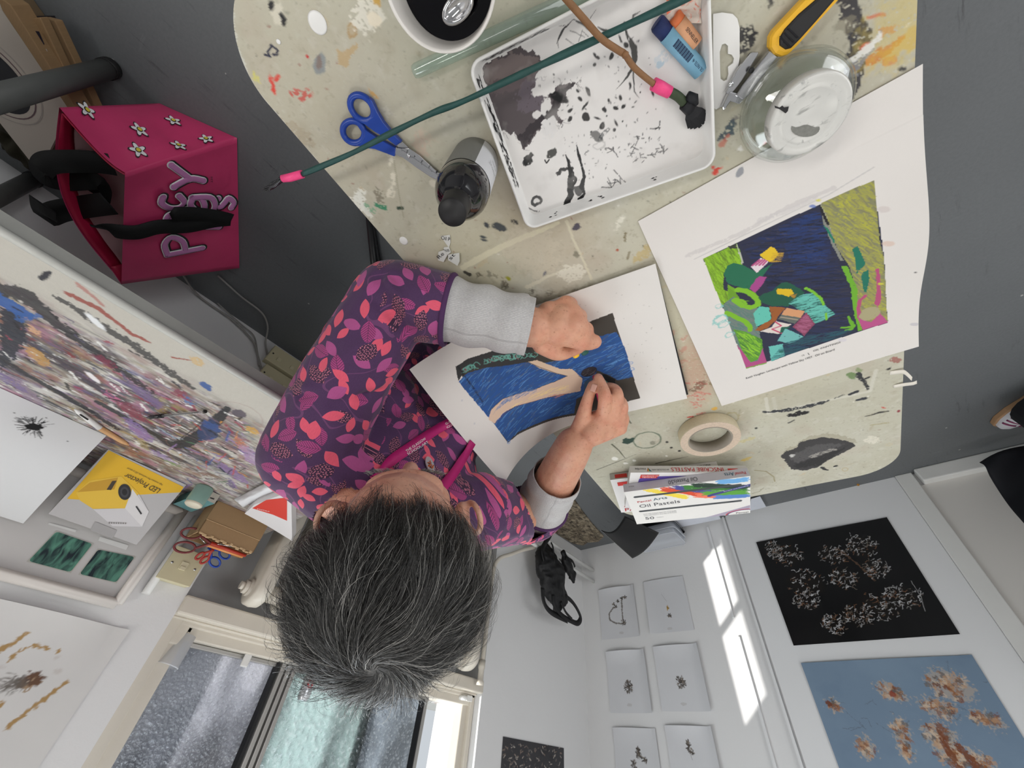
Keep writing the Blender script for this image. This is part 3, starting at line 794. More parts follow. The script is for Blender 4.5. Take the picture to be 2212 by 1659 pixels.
# solid slab below the painted skin
_out = []
for cx, cy, a0 in ((TL - _r, TWD - _r, 0), (_r, TWD - _r, 90), (_r, _r, 180), (TL - _r, _r, 270)):
    for k in range(11):
        a = R(a0 + 9 * k); _out.append((cx + _r * cos(a), cy + _r * sin(a)))
_out = [tw(u, v)[:2] for u, v in _out]
trel(MB().prism(_out, TZ - .024, TZ - .0006, smooth=False), table).build('table_slab', mat('pale laminate edge', srgb(196, 196, 184), .5, amt=.08, scale=30), table)
for u, v in ((.11, .10), (1.10, .10), (.11, .50), (1.10, .50)):
    x, y, _ = tw(u, v)
    trel(MB().tube([(x, y, .02), (x, y, TZ - .024)], .014, 14).lathe([(0, 0), (.019, 0), (.019, .03), (.014, .032)], 14, M=Matrix.Translation((x, y, 0))), table).build('leg', M_black_metal, table)
_fr = MB()
for a, b in (((.11, .10), (1.10, .10)), ((1.10, .10), (1.10, .50)), ((1.10, .50), (.11, .50)), ((.11, .50), (.11, .10))):
    p, q = tw(*a), tw(*b); _fr.tube([(p[0], p[1], TZ - .045), (q[0], q[1], TZ - .045)], .012, 8)
trel(_fr, table).build('apron_frame', M_black_metal, table)

# ------------------------------------------------------------------ things on the table
def wp(o, parent):
    """parent while keeping world coordinates"""
    o.parent = parent; o.matrix_parent_inverse = Matrix.Translation(parent.location).inverted(); return o
def bw(mb, name, m, parent=None, **kw):
    o = mb.build(name, m, None, **kw)
    return wp(o, parent) if parent is not None else o
def lettering(s, P0, P1, up, h, material, parent, name='lettering', depth=.00012, bold=0., fit=True):
    """text running from P0 to P1, letter tops towards up; h = letter height in metres"""
    P0 = Vector(P0); P1 = Vector(P1); x = (P1 - P0); L_ = x.length
    M = frame(P0, x, up)
    o = text(s, 1.0, Matrix.Identity(4), name, material, None, depth=0)
    V = get_v(o.data); w = V[:, 0].max() - V[:, 0].min(); k = L_ / w if fit else h / .7
    sx = k; sy = h / .7
    V2 = np.column_stack([(V[:, 0] - V[:, 0].min()) * sx, V[:, 1] * sy, np.full(len(V), depth)])
    A = np.array(M); set_v(o.data, V2 @ A[:3, :3].T + A[:3, 3])
    if bold: pass
    return wp(o, parent) if parent is not None else o
def ptext(s, p0, p1, z, h, material, parent, name='lettering'):
    P0, P1 = Zp(*p0, z), Zp(*p1, z); x = P1 - P0; up = np.cross([0, 0, 1], x)
    return lettering(s, P0, P1, up, h, material, parent, name)
def V3(p, z): q = Zp(*p, z); return (q[0], q[1], z)

M_ink = mat('black printing ink', srgb(40, 40, 42), .6)
M_red_ink = mat('red printing ink', srgb(186, 34, 40), .6)
M_grey_ink = mat('grey printing ink', srgb(104, 104, 108), .6)
M_white_pl = mat('white plastic', srgb(232, 231, 228), .32, amt=.015, scale=20)
M_white_ce = mat('white glazed ceramic', srgb(222, 218, 212), .18, amt=.02, scale=10, coat=.3)
M_blue_pl = mat('blue plastic', srgb(30, 66, 156), .32, amt=.08, scale=60)
M_steel = mat('steel', srgb(196, 196, 198), .22, metal=1., amt=.06, scale=90)
M_chrome = mat('chrome', srgb(214, 214, 216), .08, metal=1., amt=.02)
M_clear = bpy.data.materials.new('clear glass'); M_clear.use_nodes = True
def _clear(m, tint, rough=.02, fac=.82, white=.0):
    t = NT(m); t.n.clear(); out = t.new('ShaderNodeOutputMaterial')
    tp = t.new('ShaderNodeBsdfTransparent'); tp.inputs[0].default_value = (*tint, 1)
    gl = t.new('ShaderNodeBsdfGlossy'); gl.inputs['Roughness'].default_value = rough
    lw = t.new('ShaderNodeLayerWeight'); lw.inputs[0].default_value = .35
    f = t.math('MULTIPLY_ADD', t.math('POWER', lw.outputs['Facing'], 1.6), .55, 1 - fac - .14, clamp=True)
    mx = t.new('ShaderNodeMixShader'); t.link(f, mx.inputs[0]); t.link(tp.outputs[0], mx.inputs[1]); t.link(gl.outputs[0], mx.inputs[2])
    last = mx.outputs[0]
    if white:
        df = t.new('ShaderNodeBsdfDiffuse'); df.inputs[0].default_value = (*tint, 1)
        m2 = t.new('ShaderNodeMixShader'); m2.inputs[0].default_value = white; t.link(last, m2.inputs[1]); t.link(df.outputs[0], m2.inputs[2]); last = m2.outputs[0]
    t.link(last, out.inputs['Surface'])
_clear(M_clear, (.97, .985, .98))
M_greenglass = bpy.data.materials.new('greenish clear plastic'); M_greenglass.use_nodes = True; _clear(M_greenglass, (.84, .92, .88), .05, .80, .10)
M_film = bpy.data.materials.new('clear plastic film'); M_film.use_nodes = True; _clear(M_film, (.94, .94, .93), .12, .84, .12)
M_inkliq = mat('black ink liquid', srgb(4, 3, 8), .02, spec=.35, amt=0)
M_blackgloss = mat('glossy black plastic', srgb(14, 13, 18), .1, coat=.6, amt=.1, scale=30)
M_blackmatt = mat('black matt plastic', srgb(26, 25, 26), .5, amt=.1, scale=120)
M_vc = mat('printed card', None, .5, amt=.02, scale=160)
M_vcpaper = mat('drawing paper', None, .85, amt=.012, scale=420, bump=.05, bscale=900)
M_pinktape = mat('pink tape', srgb(240, 74, 134), .5, amt=.12, scale=160, bump=.3, bscale=200)

# --- cup of black water with a spoon
C = Zp(948, -46, .83)
cup = empty('cup', (C[0], C[1], TZ), 0, 'white ceramic cup half full of black ink water with a metal spoon', 'cup')
Mx = Matrix.Translation((C[0], C[1], TZ))
bw(MB().lathe([(0, 0), (.030, 0), (.033, .003), (.040, .03), (.0448, .075), (.0462, .088), (.0458, .0905), (.0445, .0905), (.0432, .088), (.041, .07), (.037, .03), (.030, .006), (0, .006)], 64, M=Mx), 'cup_wall', M_white_ce, cup)
bw(MB().lathe([(0, .058), (.0396, .058)], 48, M=Mx), 'ink_water', M_inkliq, cup)
sp = empty('spoon', V3((985, 15), .805), 0, 'silver metal spoon leaning in the cup of black water', 'spoon')
S = MB(); A = Zp(966, 38, .806); B_ = Zp(1012, -4, .812); ax = Vector(B_ - A).normalized(); sd = Vector((0, 0, 1)).cross(ax)
pts = []
for i in range(25):
    a = 2 * pi * i / 24
    pts.append(tuple(Vector((A + B_) / 2) + ax * cos(a) * .0150 + sd * sin(a) * .0075 + Vector((0, 0, .001 * cos(2 * a)))))
S.tube(pts[:-1], .0022, 8, closed=True)
cen = Vector((A + B_) / 2)
S.sheet(lambda u, v: tuple(cen + ax * cos(2 * pi * u) * .0145 * v + sd * sin(2 * pi * u) * .0072 * v - Vector((0, 0, .004 * (1 - v * v)))), 28, 6)
bw(S, 'spoon_bowl', M_chrome, sp)
bw(MB().tube([tuple(cen + ax * .014), tuple(cen + ax * .03 + Vector((0, 0, .012))), tuple(cen + ax * .085 + Vector((0, 0, .05)))], [.0022, .0018, .0032], 8), 'spoon_handle', M_chrome, sp)

# --- clear plastic rod lying under the cup
rod = MB(); a_, b_ = V3((893, 156), .7475), V3((1300, -30), .7475)
_d = Vector(b_) - Vector(a_)
rod.tube([a_, tuple(Vector(a_) + _d * .004), tuple(Vector(a_) + _d * .02), b_], [.0035, .0058, .0068, .0072], 16)
tag(rod.build('rod', M_greenglass), 'clear greenish plastic rod lying between the cup and the white tray', 'rod')

# --- white tray with ink
tray_o = np.array([*Zp(1139, 500, .768)[:2]]); tray_u = Zp(1012, 135, .768)[:2] - tray_o; tray_v = Zp(1548, 358, .768)[:2] - tray_o
tray_len, tray_w = np.linalg.norm(tray_v), np.linalg.norm(tray_u)
tv = tray_v / tray_len; tu = np.array([-tv[1], tv[0]])
if tu @ tray_u < 0: tu = -tu
tc = tray_o + tv * tray_len / 2 + tu * tray_w / 2
tray = empty('tray', (*tc, TZ), 0, 'white plastic photo tray splashed with black ink, lying on the table', 'tray')
Mt = frame((*tc, TZ), (*tv, 0), (*(tu if np.cross(tv, tu) > 0 else -tu), 0))
def tray_rings(spec):
    """spec: list of (inset, z, corner radius)"""
    m = MB(); rings = [round_rect(tray_len - 2 * i, tray_w - 2 * i, r, 6) for i, z, r in spec]; n = len(rings[0])
    for k in range(len(spec) - 1):
        vs = [(x, y, spec[k][1]) for x, y in rings[k]] + [(x, y, spec[k + 1][1]) for x, y in rings[k + 1]]
        m.add(vs, [(j, (j + 1) % n, n + (j + 1) % n, n + j) for j in range(n)], smooth=True, M=Mt)
    return m
tm = tray_rings([(.008, .001, .010), (.001, .024, .014), (0, .026, .014), (.0008, .0272, .0135), (.0026, .0272, .012), (.0032, .0262, .0115), (.0036, .022, .011), (.0062, .0065, .010), (.0078, .0042, .009)])
bw(tm, 'tray_wall', M_white_pl, tray)
FI = .0078
TFw, TFh = tray_len - 2 * FI, tray_w - 2 * FI
_Mi = Mt.inverted()
def trl(px, py):
    q = _Mi @ Vector(Zp(px, py, TZ + .0042)); return (q.x + TFw / 2, q.y + TFh / 2)
cv = Canvas(TFw, TFh, .0007, (226, 223, 220), trl, 5)
bk = (10, 9, 10)
wash = [(1042, 140), (1060, 128), (1110, 100), (1150, 106), (1166, 118), (1172, 138), (1162, 150), (1158, 172), (1150, 196), (1155, 206), (1170, 208), (1185, 206), (1210, 186), (1232, 174), (1246, 180), (1236, 194), (1216, 214), (1208, 236), (1212, 262), (1198, 262), (1178, 250), (1170, 270), (1160, 286), (1148, 300), (1138, 312), (1130, 320), (1126, 302), (1112, 288), (1088, 288), (1076, 270), (1066, 245), (1056, 215), (1050, 190)]
cv.jx *= 1; 
cv.poly(wash, (84, 76, 78), 1, .006)
cv.poly([(1046, 148), (1066, 132), (1108, 114), (1150, 118), (1166, 124), (1162, 140), (1100, 168), (1052, 186)], (118, 106, 104), 1, .005)
cv.poly([(1052, 186), (1110, 162), (1160, 146), (1158, 160), (1130, 190), (1068, 210)], (98, 86, 88), .8, .005)
cv.poly([(1130, 316), (1120, 292), (1150, 262), (1190, 234), (1200, 206), (1232, 178), (1244, 182), (1212, 215), (1206, 246), (1172, 262), (1150, 294)], (46, 40, 44), .9, .004)
cv.blob((1206, 210), .004, .012, (8, 8, 10), 1, .9, .001)
cv.blob((1150, 205), .02, .012, (108, 98, 108), .6, .5, .008, dry=.3)
for _ in range(90):                      # feathered rim of the wash
    p0 = wash[RNG.integers(6, len(wash))]
    an = RNG.uniform(0, 6.28); L_ = RNG.uniform(8, 22)
    cv.line([p0, (p0[0] + cos(an) * L_, p0[1] + sin(an) * L_)], .0016, (70, 62, 66), .75, .002, dry=.4, taper=True)
cv.blob((1168, 190), .011, .008, (226, 223, 220), .95, .5, .006); cv.blob((1185, 180), .009, .007, (226, 223, 220), .95, .3, .006); cv.blob((1176, 232), .009, .006, (226, 223, 220), .9, 1.1, .005); cv.blob((1160, 248), .005, .004, (226, 223, 220), .9, .2, .003); cv.blob((1186, 276), .011, .008, (222, 220, 218), .9, .6, .005)
cv.line([(1030, 128), (1050, 118), (1080, 100), (1098, 92)], [.005, .007, .008, .006], bk, .95, .003, dry=.42)
cv.line([(1024, 140), (1030, 160), (1036, 190), (1050, 236)], [.005, .006, .006, .004], bk, .95, .003, dry=.4)
cv.line([(1030, 126), (1025, 150), (1030, 172)], .0012, bk, 1, .0004)
for a in ([(1202, 94), (1216, 64), (1238, 42)], [(1238, 42), (1262, 56), (1290, 76)], [(1200, 54), (1222, 54)], [(1232, 66), (1262, 82)], [(1220, 84), (1246, 100)], [(1250, 88), (1258, 66)], [(1290, 58), (1310, 66), (1330, 64)], [(1366, 44), (1368, 34), (1382, 23)], [(1205, 92), (1206, 104)], [(1270, 78), (1256, 68)], [(1274, 40), (1286, 22)]):
    cv.line(a, .0022, (30, 28, 28), .95, .001, dry=.12, taper=True)
cv.line([(1351, 60), (1358, 84), (1370, 104), (1370, 128), (1364, 150), (1345, 178), (1330, 194)], [.001, .003, .0065, .006, .003, .001, .0004], (46, 46, 42), .95, .001, dry=.1)
cv.line([(1366, 134), (1368, 166), (1370, 198), (1380, 212)], [.001, .0016, .001, .0003], (40, 40, 40), .9, .0005); cv.line([(1348, 48), (1352, 70)], .0014, (40, 40, 38), .9)
for p, rx, ry in (((1270, 198), .002, .005), ((1253, 214), .0018, .003), ((1232, 239), .003, .0016), ((1264, 228), .005, .0014), ((1265, 252), .004, .005), ((1230, 257), .003, .002), ((1248, 196), .0012, .002), ((1305, 238), .002, .003), ((1330, 234), .002, .003), ((1315, 216), .0012, .002), ((1340, 211), .0014, .003), ((1360, 184), .0012, .003), ((1300, 272), .004, .003), ((1290, 256), .001, .004), ((1330, 266), .001, .004), ((1346, 230), .002, .002), ((1326, 280), .0016, .002), ((1285, 120), .0012, .003), ((1292, 124), .0014, .002), ((1320, 122), .003, .002), ((1284, 139), .002, .0016), ((1340, 84), .001, .004), ((1352, 98), .002, .003), ((1409, 200), .0012, .004), ((1383, 200), .001, .001), ((1310, 250), .001, .001), ((1344, 262), .001, .001), ((1277, 285), .001, .001)):
    cv.blob(p, rx, ry, bk, .95, RNG.random(), .001)
cv.scatter(150, (.0003, .0008), [bk, (60, 56, 58)], (TFw * .25, TFh * .1, TFw * .8, TFh * .8), a=(.4, .9))
for pth, w in (([(1222, 334), (1228, 352), (1232, 370), (1236, 388), (1232, 408), (1234, 420), (1226, 434), (1217, 447)], [.001, .003, .006, .012, .008, .006, .009, .003]), ([(1246, 314), (1250, 336), (1256, 360), (1262, 382), (1256, 404), (1262, 418), (1252, 430), (1247, 440)], [.001, .003, .002, .004, .006, .003, .005, .002])):
    cv.line(pth, w, bk, 1, .0015, dry=.16)
cv.line([(1203, 374), (1214, 366), (1236, 364)], .004, bk, .95, .003, dry=.35); cv.blob((1248, 412), .005, .006, bk, .9, .3, .003, dry=.2)
cv.blob((1143, 344), .006, .006, bk, .95, .3, .004, dry=.3); cv.blob((1137, 350), .004, .003, bk, .9, .3, .003, dry=.3); cv.blob((1192, 332), .006, .005, (52, 52, 48), .95, .6, .003, dry=.15); cv.line([(1180, 352), (1177, 346)], .0016, bk); cv.line([(1181, 352), (1186, 345)], .0016, bk)
cv.blob((1159, 434), .0075, .0065, bk, .95, .2, .002, ring=.55, dry=.12); cv.line([(1142, 450), (1164, 456)], .002, bk, .8, .002, dry=.4)
for c, w_, h_ in (((1384, 342), .005, .008), ((1372, 322), .003, .007), ((1382, 300), .003, .008), ((1440, 325), .008, .006), ((1340, 385), .011, .004), ((1325, 326), .004, .006), ((1425, 278), .009, .005), ((1414, 330), .002, .008), ((1355, 394), .009, .002), ((1322, 402), .003, .003)):
    for k in range(6):
        a = (c[0] + RNG.normal() * 6, c[1] + RNG.normal() * 5); cv.line([a, (a[0] + RNG.normal() * 8, a[1] + RNG.normal() * 7)], .0011, (44, 44, 46), .8, .001, dry=.3)
cv.blob((1290, 295), .008, .004, (70, 70, 68), .8, -.9, .002, dry=.2); cv.blob((1304, 290), .008, .003, (50, 56, 62), .7, .6, .003, dry=.5); cv.blob((1294, 315), .007, .005, (150, 148, 146), .4, 0, .003, ring=.3)
cv.blob((1425, 140), .004, .003, (150, 190, 210), .6, 0, .002, dry=.5); cv.blob((1436, 122), .01, .006, (180, 200, 212), .4, 0, .004, dry=.5)
cv.mottle((198, 194, 190), .02, .56, .3, 4)
def _tf(X, Y):
    x = X - TFw / 2; y = Y - TFh / 2; A = np.array(Mt)
    r = .007   # keep inside the rounded corners
    return np.column_stack([x, y, np.full(len(x), .0042)]) @ A[:3, :3].T + A[:3, 3]
o = link_mesh('tray_floor', cv.mesh('tray_floor', _tf), None, mat('wet inked plastic', None, .28, amt=.01, scale=50)); wp(o, tray)
# splashes and brush-wipes on the sloping walls
def wallmark(side, s, f, l, wd, par):
    """side 0 = short left wall, 1 = far long wall, 2 = near long wall; s along the wall, f up the slope 0..1"""
    ins = .0062 - .0026 * f; z = .0065 + .0155 * f + .0004
    hx, hy = tray_len / 2 - ins - .0004, tray_w / 2 - ins - .0004
    if side == 0: p, d = Vector((-hx, (s - .5) * (tray_w - .03), z)), Vector((0, 1, 0))
    else:
        sg = 1 if side == 1 else -1; p, d = Vector(((s - .5) * (tray_len - .03), sg * hy, z)), Vector((1, 0, 0))
    up = Vector(((-.0026) if side == 0 else 0, 0 if side == 0 else .0026 * (1 if side == 1 else -1), .0155)).normalized()
    q = [p - d * l / 2, p - d * l * .1 + up * wd * .6, p + d * l / 2 + up * wd * .3, p + d * l * .2 - up * wd * .5, p - d * l * .3 - up * wd * .4]
    par.add([tuple(v) for v in q], [(0, 1, 2, 3, 4)], M=Mt)
rb = MB()
for _ in range(120): wallmark(0, RNG.uniform(.25, 1), RNG.uniform(.1, .95), RNG.uniform(.002, .011), RNG.uniform(.0008, .0026), rb)
for _ in range(90): wallmark(1, RNG.uniform(0, .42) ** 1.2, RNG.uniform(.1, .95), RNG.uniform(.002, .010), RNG.uniform(.0006, .0022), rb)
for s_, n_ in ((.12, 4), (.36, 3), (.43, 4), (.75, 3)):
    for _ in range(n_): wallmark(2, s_ + RNG.normal() * .01, RNG.uniform(.2, .8), RNG.uniform(.002, .005), RNG.uniform(.001, .0024), rb)
o = rb.build('ink_marks', M_ink, None, merge=False); wp(o, tray); o['kind'] = 'stuff'
rb = MB()
for p in ((1130, 445), (1134, 452), (1226, 464), (1222, 470), (1250, 456), (1253, 460), (1032, 190), (1046, 235), (1340, 424), (1352, 418), (1140, 482)):
    q = _Mi @ Vector(Zp(*p, TZ + .016)); 
def _raydot(px, py, r):
    pass

# --- long green stick brush across the tray
gs = empty('stick_brush', V3((1000, 220), .775), 0, 'long dark green stick brush with pink tape and black bristles, lying across tray and table', 'brush')
zz = .7745
path = catmull([V3((652, 377), zz), V3((760, 331), zz), V3((846, 287), zz), V3((935, 244), zz), V3((1000, 219), zz), V3((1110, 168), zz + .001), V3((1196, 128), zz + .002), V3((1330, 66), zz + .002), V3((1484, -6), zz + .002), V3((1560, -46), zz + .002)], 6)
bw(MB().tube(path, [.0030 + .0009 * math.sin(i * .7) * .4 + .0004 * (i > 30) for i in range(len(path))], 10), 'stem', mat('dark green twig', srgb(32, 74, 70), .5, amt=.25, scale=90, bump=.5, bscale=120), gs)
bw(MB().tube([V3((610, 386), zz), V3((625, 384), zz), V3((653, 376), zz)], [.0042, .0048, .0046], 12), 'tape_band', M_pinktape, gs)
bm_ = MB()
for k in range(26):
    a = RNG.uniform(0, 6.28); r_ = RNG.uniform(0, .003)
    p0 = Vector(V3((611, 386), zz)) + Vector((cos(a) * r_, sin(a) * r_, RNG.normal() * .001))
    p1 = Vector(V3((590 + RNG.normal() * 3, 402 + RNG.normal() * 3), zz + RNG.normal() * .001)); p2 = Vector(V3((572 + RNG.normal() * 4, 411 + RNG.normal() * 3), zz + RNG.normal() * .001))
    bm_.tube(catmull([p0, p1, p2], 4), [.0012, .0013, .0014, .0014, .0013, .0011, .0008, .0005, .0002][:9], 5)
bw(bm_, 'bristles', M_blackgloss, gs)

# --- brown twig brush
tb = empty('twig_brush', V3((1350, 120), .775), 0, 'brown twig brush with pink tape and black rag head lying in the tray', 'brush')
path = catmull([V3((1190, -40), .786), V3((1225, 0), .785), V3((1262, 42), .784), V3((1300, 84), .783), V3((1338, 110), .776), V3((1350, 118), .773), V3((1372, 148), .768), V3((1414, 183), .762)], 6)
n = len(path)
bw(MB().tube(path, [.0031 if i < n * .7 else .0029 for i in range(n)], 10).tube([V3((1347, 117), .775), V3((1357, 117), .777)], [.0036, .0018], 8), 'stem', mat('brown bark', srgb(134, 96, 62), .6, amt=.25, scale=120, bump=.5, bscale=160), tb)
bw(MB().tube([V3((1411, 181), .760), V3((1428, 190), .759), V3((1447, 200), .758)], [.0058, .0060, .0055], 12), 'tape_band', M_pinktape, tb)
bw(MB().tube(catmull([V3((1446, 198), .758), V3((1464, 208), .757), V3((1482, 226), .756), V3((1490, 232), .755)], 5), .0046, 10), 'leaf_stalk', mat('dark green stalk', srgb(52, 66, 40), .55, amt=.3, scale=160, bump=.6, bscale=120), tb)
rg = MB()
for k in range(13):
    a = R(-30 + k * 10) ; 
    p0 = Vector(V3((1487 + RNG.normal() * 2, 228 + RNG.normal() * 2), .757)); e = (1494 + 38 * cos(R(95 - k * 10)) * (.5 + .5 * (k % 3) / 2) + RNG.normal() * 2, 240 + 38 * sin(R(95 - k * 7)) * RNG.uniform(.7, 1))
    p2 = Vector(V3(e, .7475)); p1 = (p0 + p2) / 2 + Vector((0, 0, .003)); dd = (p2 - p0).cross(Vector((0, 0, 1))).normalized()
    w = .004
    rg.add([tuple(p0 - dd * .001), tuple(p0 + dd * .001), tuple(p1 + dd * w), tuple(p2 + dd * w * .4), tuple(p2 - dd * w * .5), tuple(p1 - dd * w)], [(0, 1, 2, 5), (5, 2, 3, 4)])
rg.tube([V3((1484, 216), .7575), V3((1488, 210), .758), V3((1498, 214), .757), V3((1502, 226), .756)], [.003, .005, .005, .003], 8).tube([V3((1478, 224), .757), V3((1492, 238), .756)], .0055, 8)
bw(rg, 'rag_bristles', mat('black rag', srgb(16, 17, 22), .6, amt=.3, scale=200), tb, solid=.0012)

# --- oil pastels in the tray
def stick(name, a, b, r, z, wrap, body, lab, wrap_to=1., cap=None, bar=False, ring=None):
    A = Vector(V3(a, z)); B2 = Vector(V3(b, z)); d = (B2 - A)
    e = empty(name, tuple(A), 0, lab, 'oil pastel')
    if cap: bw(MB().tube([tuple(A), tuple(A + d * .03), tuple(A + d * .24)], [r * .88, r, r], 16), 'pastel_core', cap, e)
    s0 = .22 if cap else 0
    bw(MB().tube([tuple(A + d * s0), tuple(B2)], r * 1.06, 16), 'paper_sleeve', wrap, e)
    if body: bw(MB().tube([tuple(A + d * .985), tuple(A + d * 1.01)], r * .9, 16), 'pastel_core', body, e)
    return e, A, B2, d
M_pale_blue = mat('light blue wrapper', srgb(126, 176, 202), .6, amt=.12, scale=120)
e, A, B2, d = stick('oil_pastel', (1418, 48), (1514, 154), .0074, TZ + .0122, M_pale_blue, None, 'dark blue oil pastel in a light blue paper sleeve, lying in the tray', cap=mat('dark blue pastel', srgb(24, 42, 92), .6, amt=.15, scale=150, bump=.4))
dn = d.normalized(); sdv = Vector((0, 0, 1)).cross(dn)
br = MB()
for k in range(22):
    t_ = .38 + k * .0155; w = .0016 if k % 3 else .0024
    for q in range(6):
        a0, a1 = (-.45 + q * .15), (-.45 + (q + 1) * .15); rr = .0074 * 1.065
        pa = A + d * t_; 
        vs = [pa + dn * s_ + sdv * sin(aa) * rr + Vector((0, 0, cos(aa) * rr)) for s_, aa in ((0, a0), (w * .45, a0), (w * .45, a1), (0, a1))]
        br.add([tuple(v) for v in vs], [(0, 1, 2, 3)])
bw(br, 'barcode', mat('dark blue print', srgb(30, 54, 84), .6), e)
lettering('OIL PASTEL 46', A + d * .98 + Vector((0, 0, .0079)) + sdv * .002, A + d * .75 + Vector((0, 0, .0079)) + sdv * .002, -sdv, .0028, mat('dark blue print', srgb(30, 54, 84), .6), e)
e, A, B2, d = stick('oil_pastel', (1455, 35), (1502, 97), .0068, TZ + .0115, mat('peach wrapper', srgb(222, 164, 124), .6, amt=.15, scale=120), None, 'short peach coloured oil pastel beside the blue one in the tray', cap=mat('orange pastel', srgb(226, 120, 70), .6, amt=.15, scale=100))
lettering('SENNELIER', A + d * .45 + Vector((0, 0, .0073)), A + d * .95 + Vector((0, 0, .0073)), sdv, .003, M_ink, e)
scr = MB()
outl = [(1447, 0), (1462, 14), (1470, 22), (1496, 14), (1512, 10), (1511, 40), (1490, 50), (1462, 52), (1456, 40), (1444, 24), (1438, 0)]
scr.sheet(lambda u, v: tuple(Vector(V3((1440 + u * 74, -8 + v * 58), TZ + .013)) + Vector((0, 0, .006 * mnoise.noise((u * 4, v * 4, 1.3))))), 14, 12)
o = scr.build('wrapper', mat('orange smeared wrapper', srgb(226, 206, 190), .6, amt=.1))
def wrapmat():
    m, t, b = new_mat('torn wrapper with orange pastel'); v = t.coord()
    n = t.noise(70, 4, .6, v, 1.2); c = t.mix(t.ramp(n, .50, .58), srgb(222, 208, 196), srgb(228, 96, 48)); t.link(c, b.inputs['Base Color']); return m
o.data.materials.clear(); o.data.materials.append(wrapmat()); tag(o, 'torn white wrapper smeared with orange pastel at the tray edge', 'wrapper')

# --- white hanging card with a slot
hc = [(1540, 30), (1560, 27), (1582, 30), (1592, 40), (1597, 60), (1597, 122), (1592, 160), (1580, 190), (1568, 212), (1562, 228), (1546, 236), (1540, 232)]
hole = [(1559, 96), (1566, 94), (1572, 99), (1572, 116), (1580, 118), (1585, 126), (1583, 136), (1572, 144), (1573, 160), (1570, 172), (1563, 175), (1556, 170), (1555, 150), (1554, 112)]
b_m = bmesh.new()
def loop_edges(b, pts, z):
    vs = [b.verts.new(V3(p, z)) for p in pts]; return [b.edges.new((vs[i], vs[(i + 1) % len(vs)])) for i in range(len(vs))]
eds = loop_edges(b_m, hc, TZ + .0022) + loop_edges(b_m, hole, TZ + .0022)
bmesh.ops.triangle_fill(b_m, edges=eds, use_beauty=True)
me = bpy.data.meshes.new('hang_card'); b_m.to_mesh(me); b_m.free()
o = link_mesh('hang_card', me, None, M_white_pl); md = o.modifiers.new('s', 'SOLIDIFY'); md.thickness = .0022; md.offset = 0
tag(o, 'white plastic hanging card with a three lobed slot beside the tray', 'card')
# --- craft tool: yellow and black grip, steel shaft and jaws
kn = empty('craft_knife', V3((1690, 90), TZ), 0, 'craft cutter with yellow and black handle and steel jaws', 'cutter')
HZ = TZ + .013
def extr(pts, z0, z1, pz=None):
    q = [Zp(*p, pz or (z0 + z1) / 2)[:2] for p in pts]; return MB().prism([(a[0], a[1]) for a in q], z0, z1)
bw(extr([(1760, -30), (1730, 0), (1700, 32), (1668, 66), (1660, 80), (1659, 102), (1668, 116), (1682, 122), (1696, 120), (1720, 96), (1760, 50), (1804, 2), (1835, -30)], TZ + .004, TZ + .019), 'handle', mat('yellow plastic', srgb(240, 184, 48), .4, amt=.06, scale=60), kn, bevel=.004)
bw(extr([(1790, -30), (1757, 0), (1722, 30), (1692, 62), (1680, 82), (1681, 98), (1694, 107), (1706, 104), (1726, 84), (1760, 46), (1798, 2), (1825, -30)], TZ + .012, TZ + .0212), 'grip', M_blackmatt, kn, bevel=.0025)
for k in range(3):
    a = (1683 + k * 9, 80 - k * 9); bw(extr([a, (a[0] + 2.5, a[1] - 2.5), (a[0] + 24, a[1] + 18), (a[0] + 21, a[1] + 21)], TZ + .0212, TZ + .0222), 'grip_ridge', M_blackgloss, kn)
bw(extr([(1662, 106), (1680, 120), (1660, 144), (1640, 172), (1616, 204), (1602, 216), (1588, 206), (1600, 186), (1628, 150)], TZ + .006, TZ + .014), 'shaft', M_steel, kn, bevel=.0015)
bw(extr([(1622, 112), (1640, 112), (1600, 176), (1576, 206), (1566, 200), (1590, 152)], TZ + .0055, TZ + .010), 'lever', M_steel, kn, bevel=.001)
bw(MB().lathe([(0, .0), (.0026, .0), (.0026, .0006), (0, .0006)], 14, M=Matrix.Translation(V3((1623, 152), TZ + .0141))), 'rivet', M_blackmatt, kn)
bw(MB().lathe([(0, .0), (.0028, .0), (.002, .0012), (0, .0012)], 14, M=Matrix.Translation(V3((1579, 182), TZ + .0105))), 'rivet', M_chrome, kn)
bw(extr([(1574, 196), (1592, 200), (1604, 216), (1594, 224), (1576, 218), (1566, 232), (1560, 238), (1558, 230), (1566, 212)], TZ + .003, TZ + .011), 'jaw', M_chrome, kn, bevel=.001)

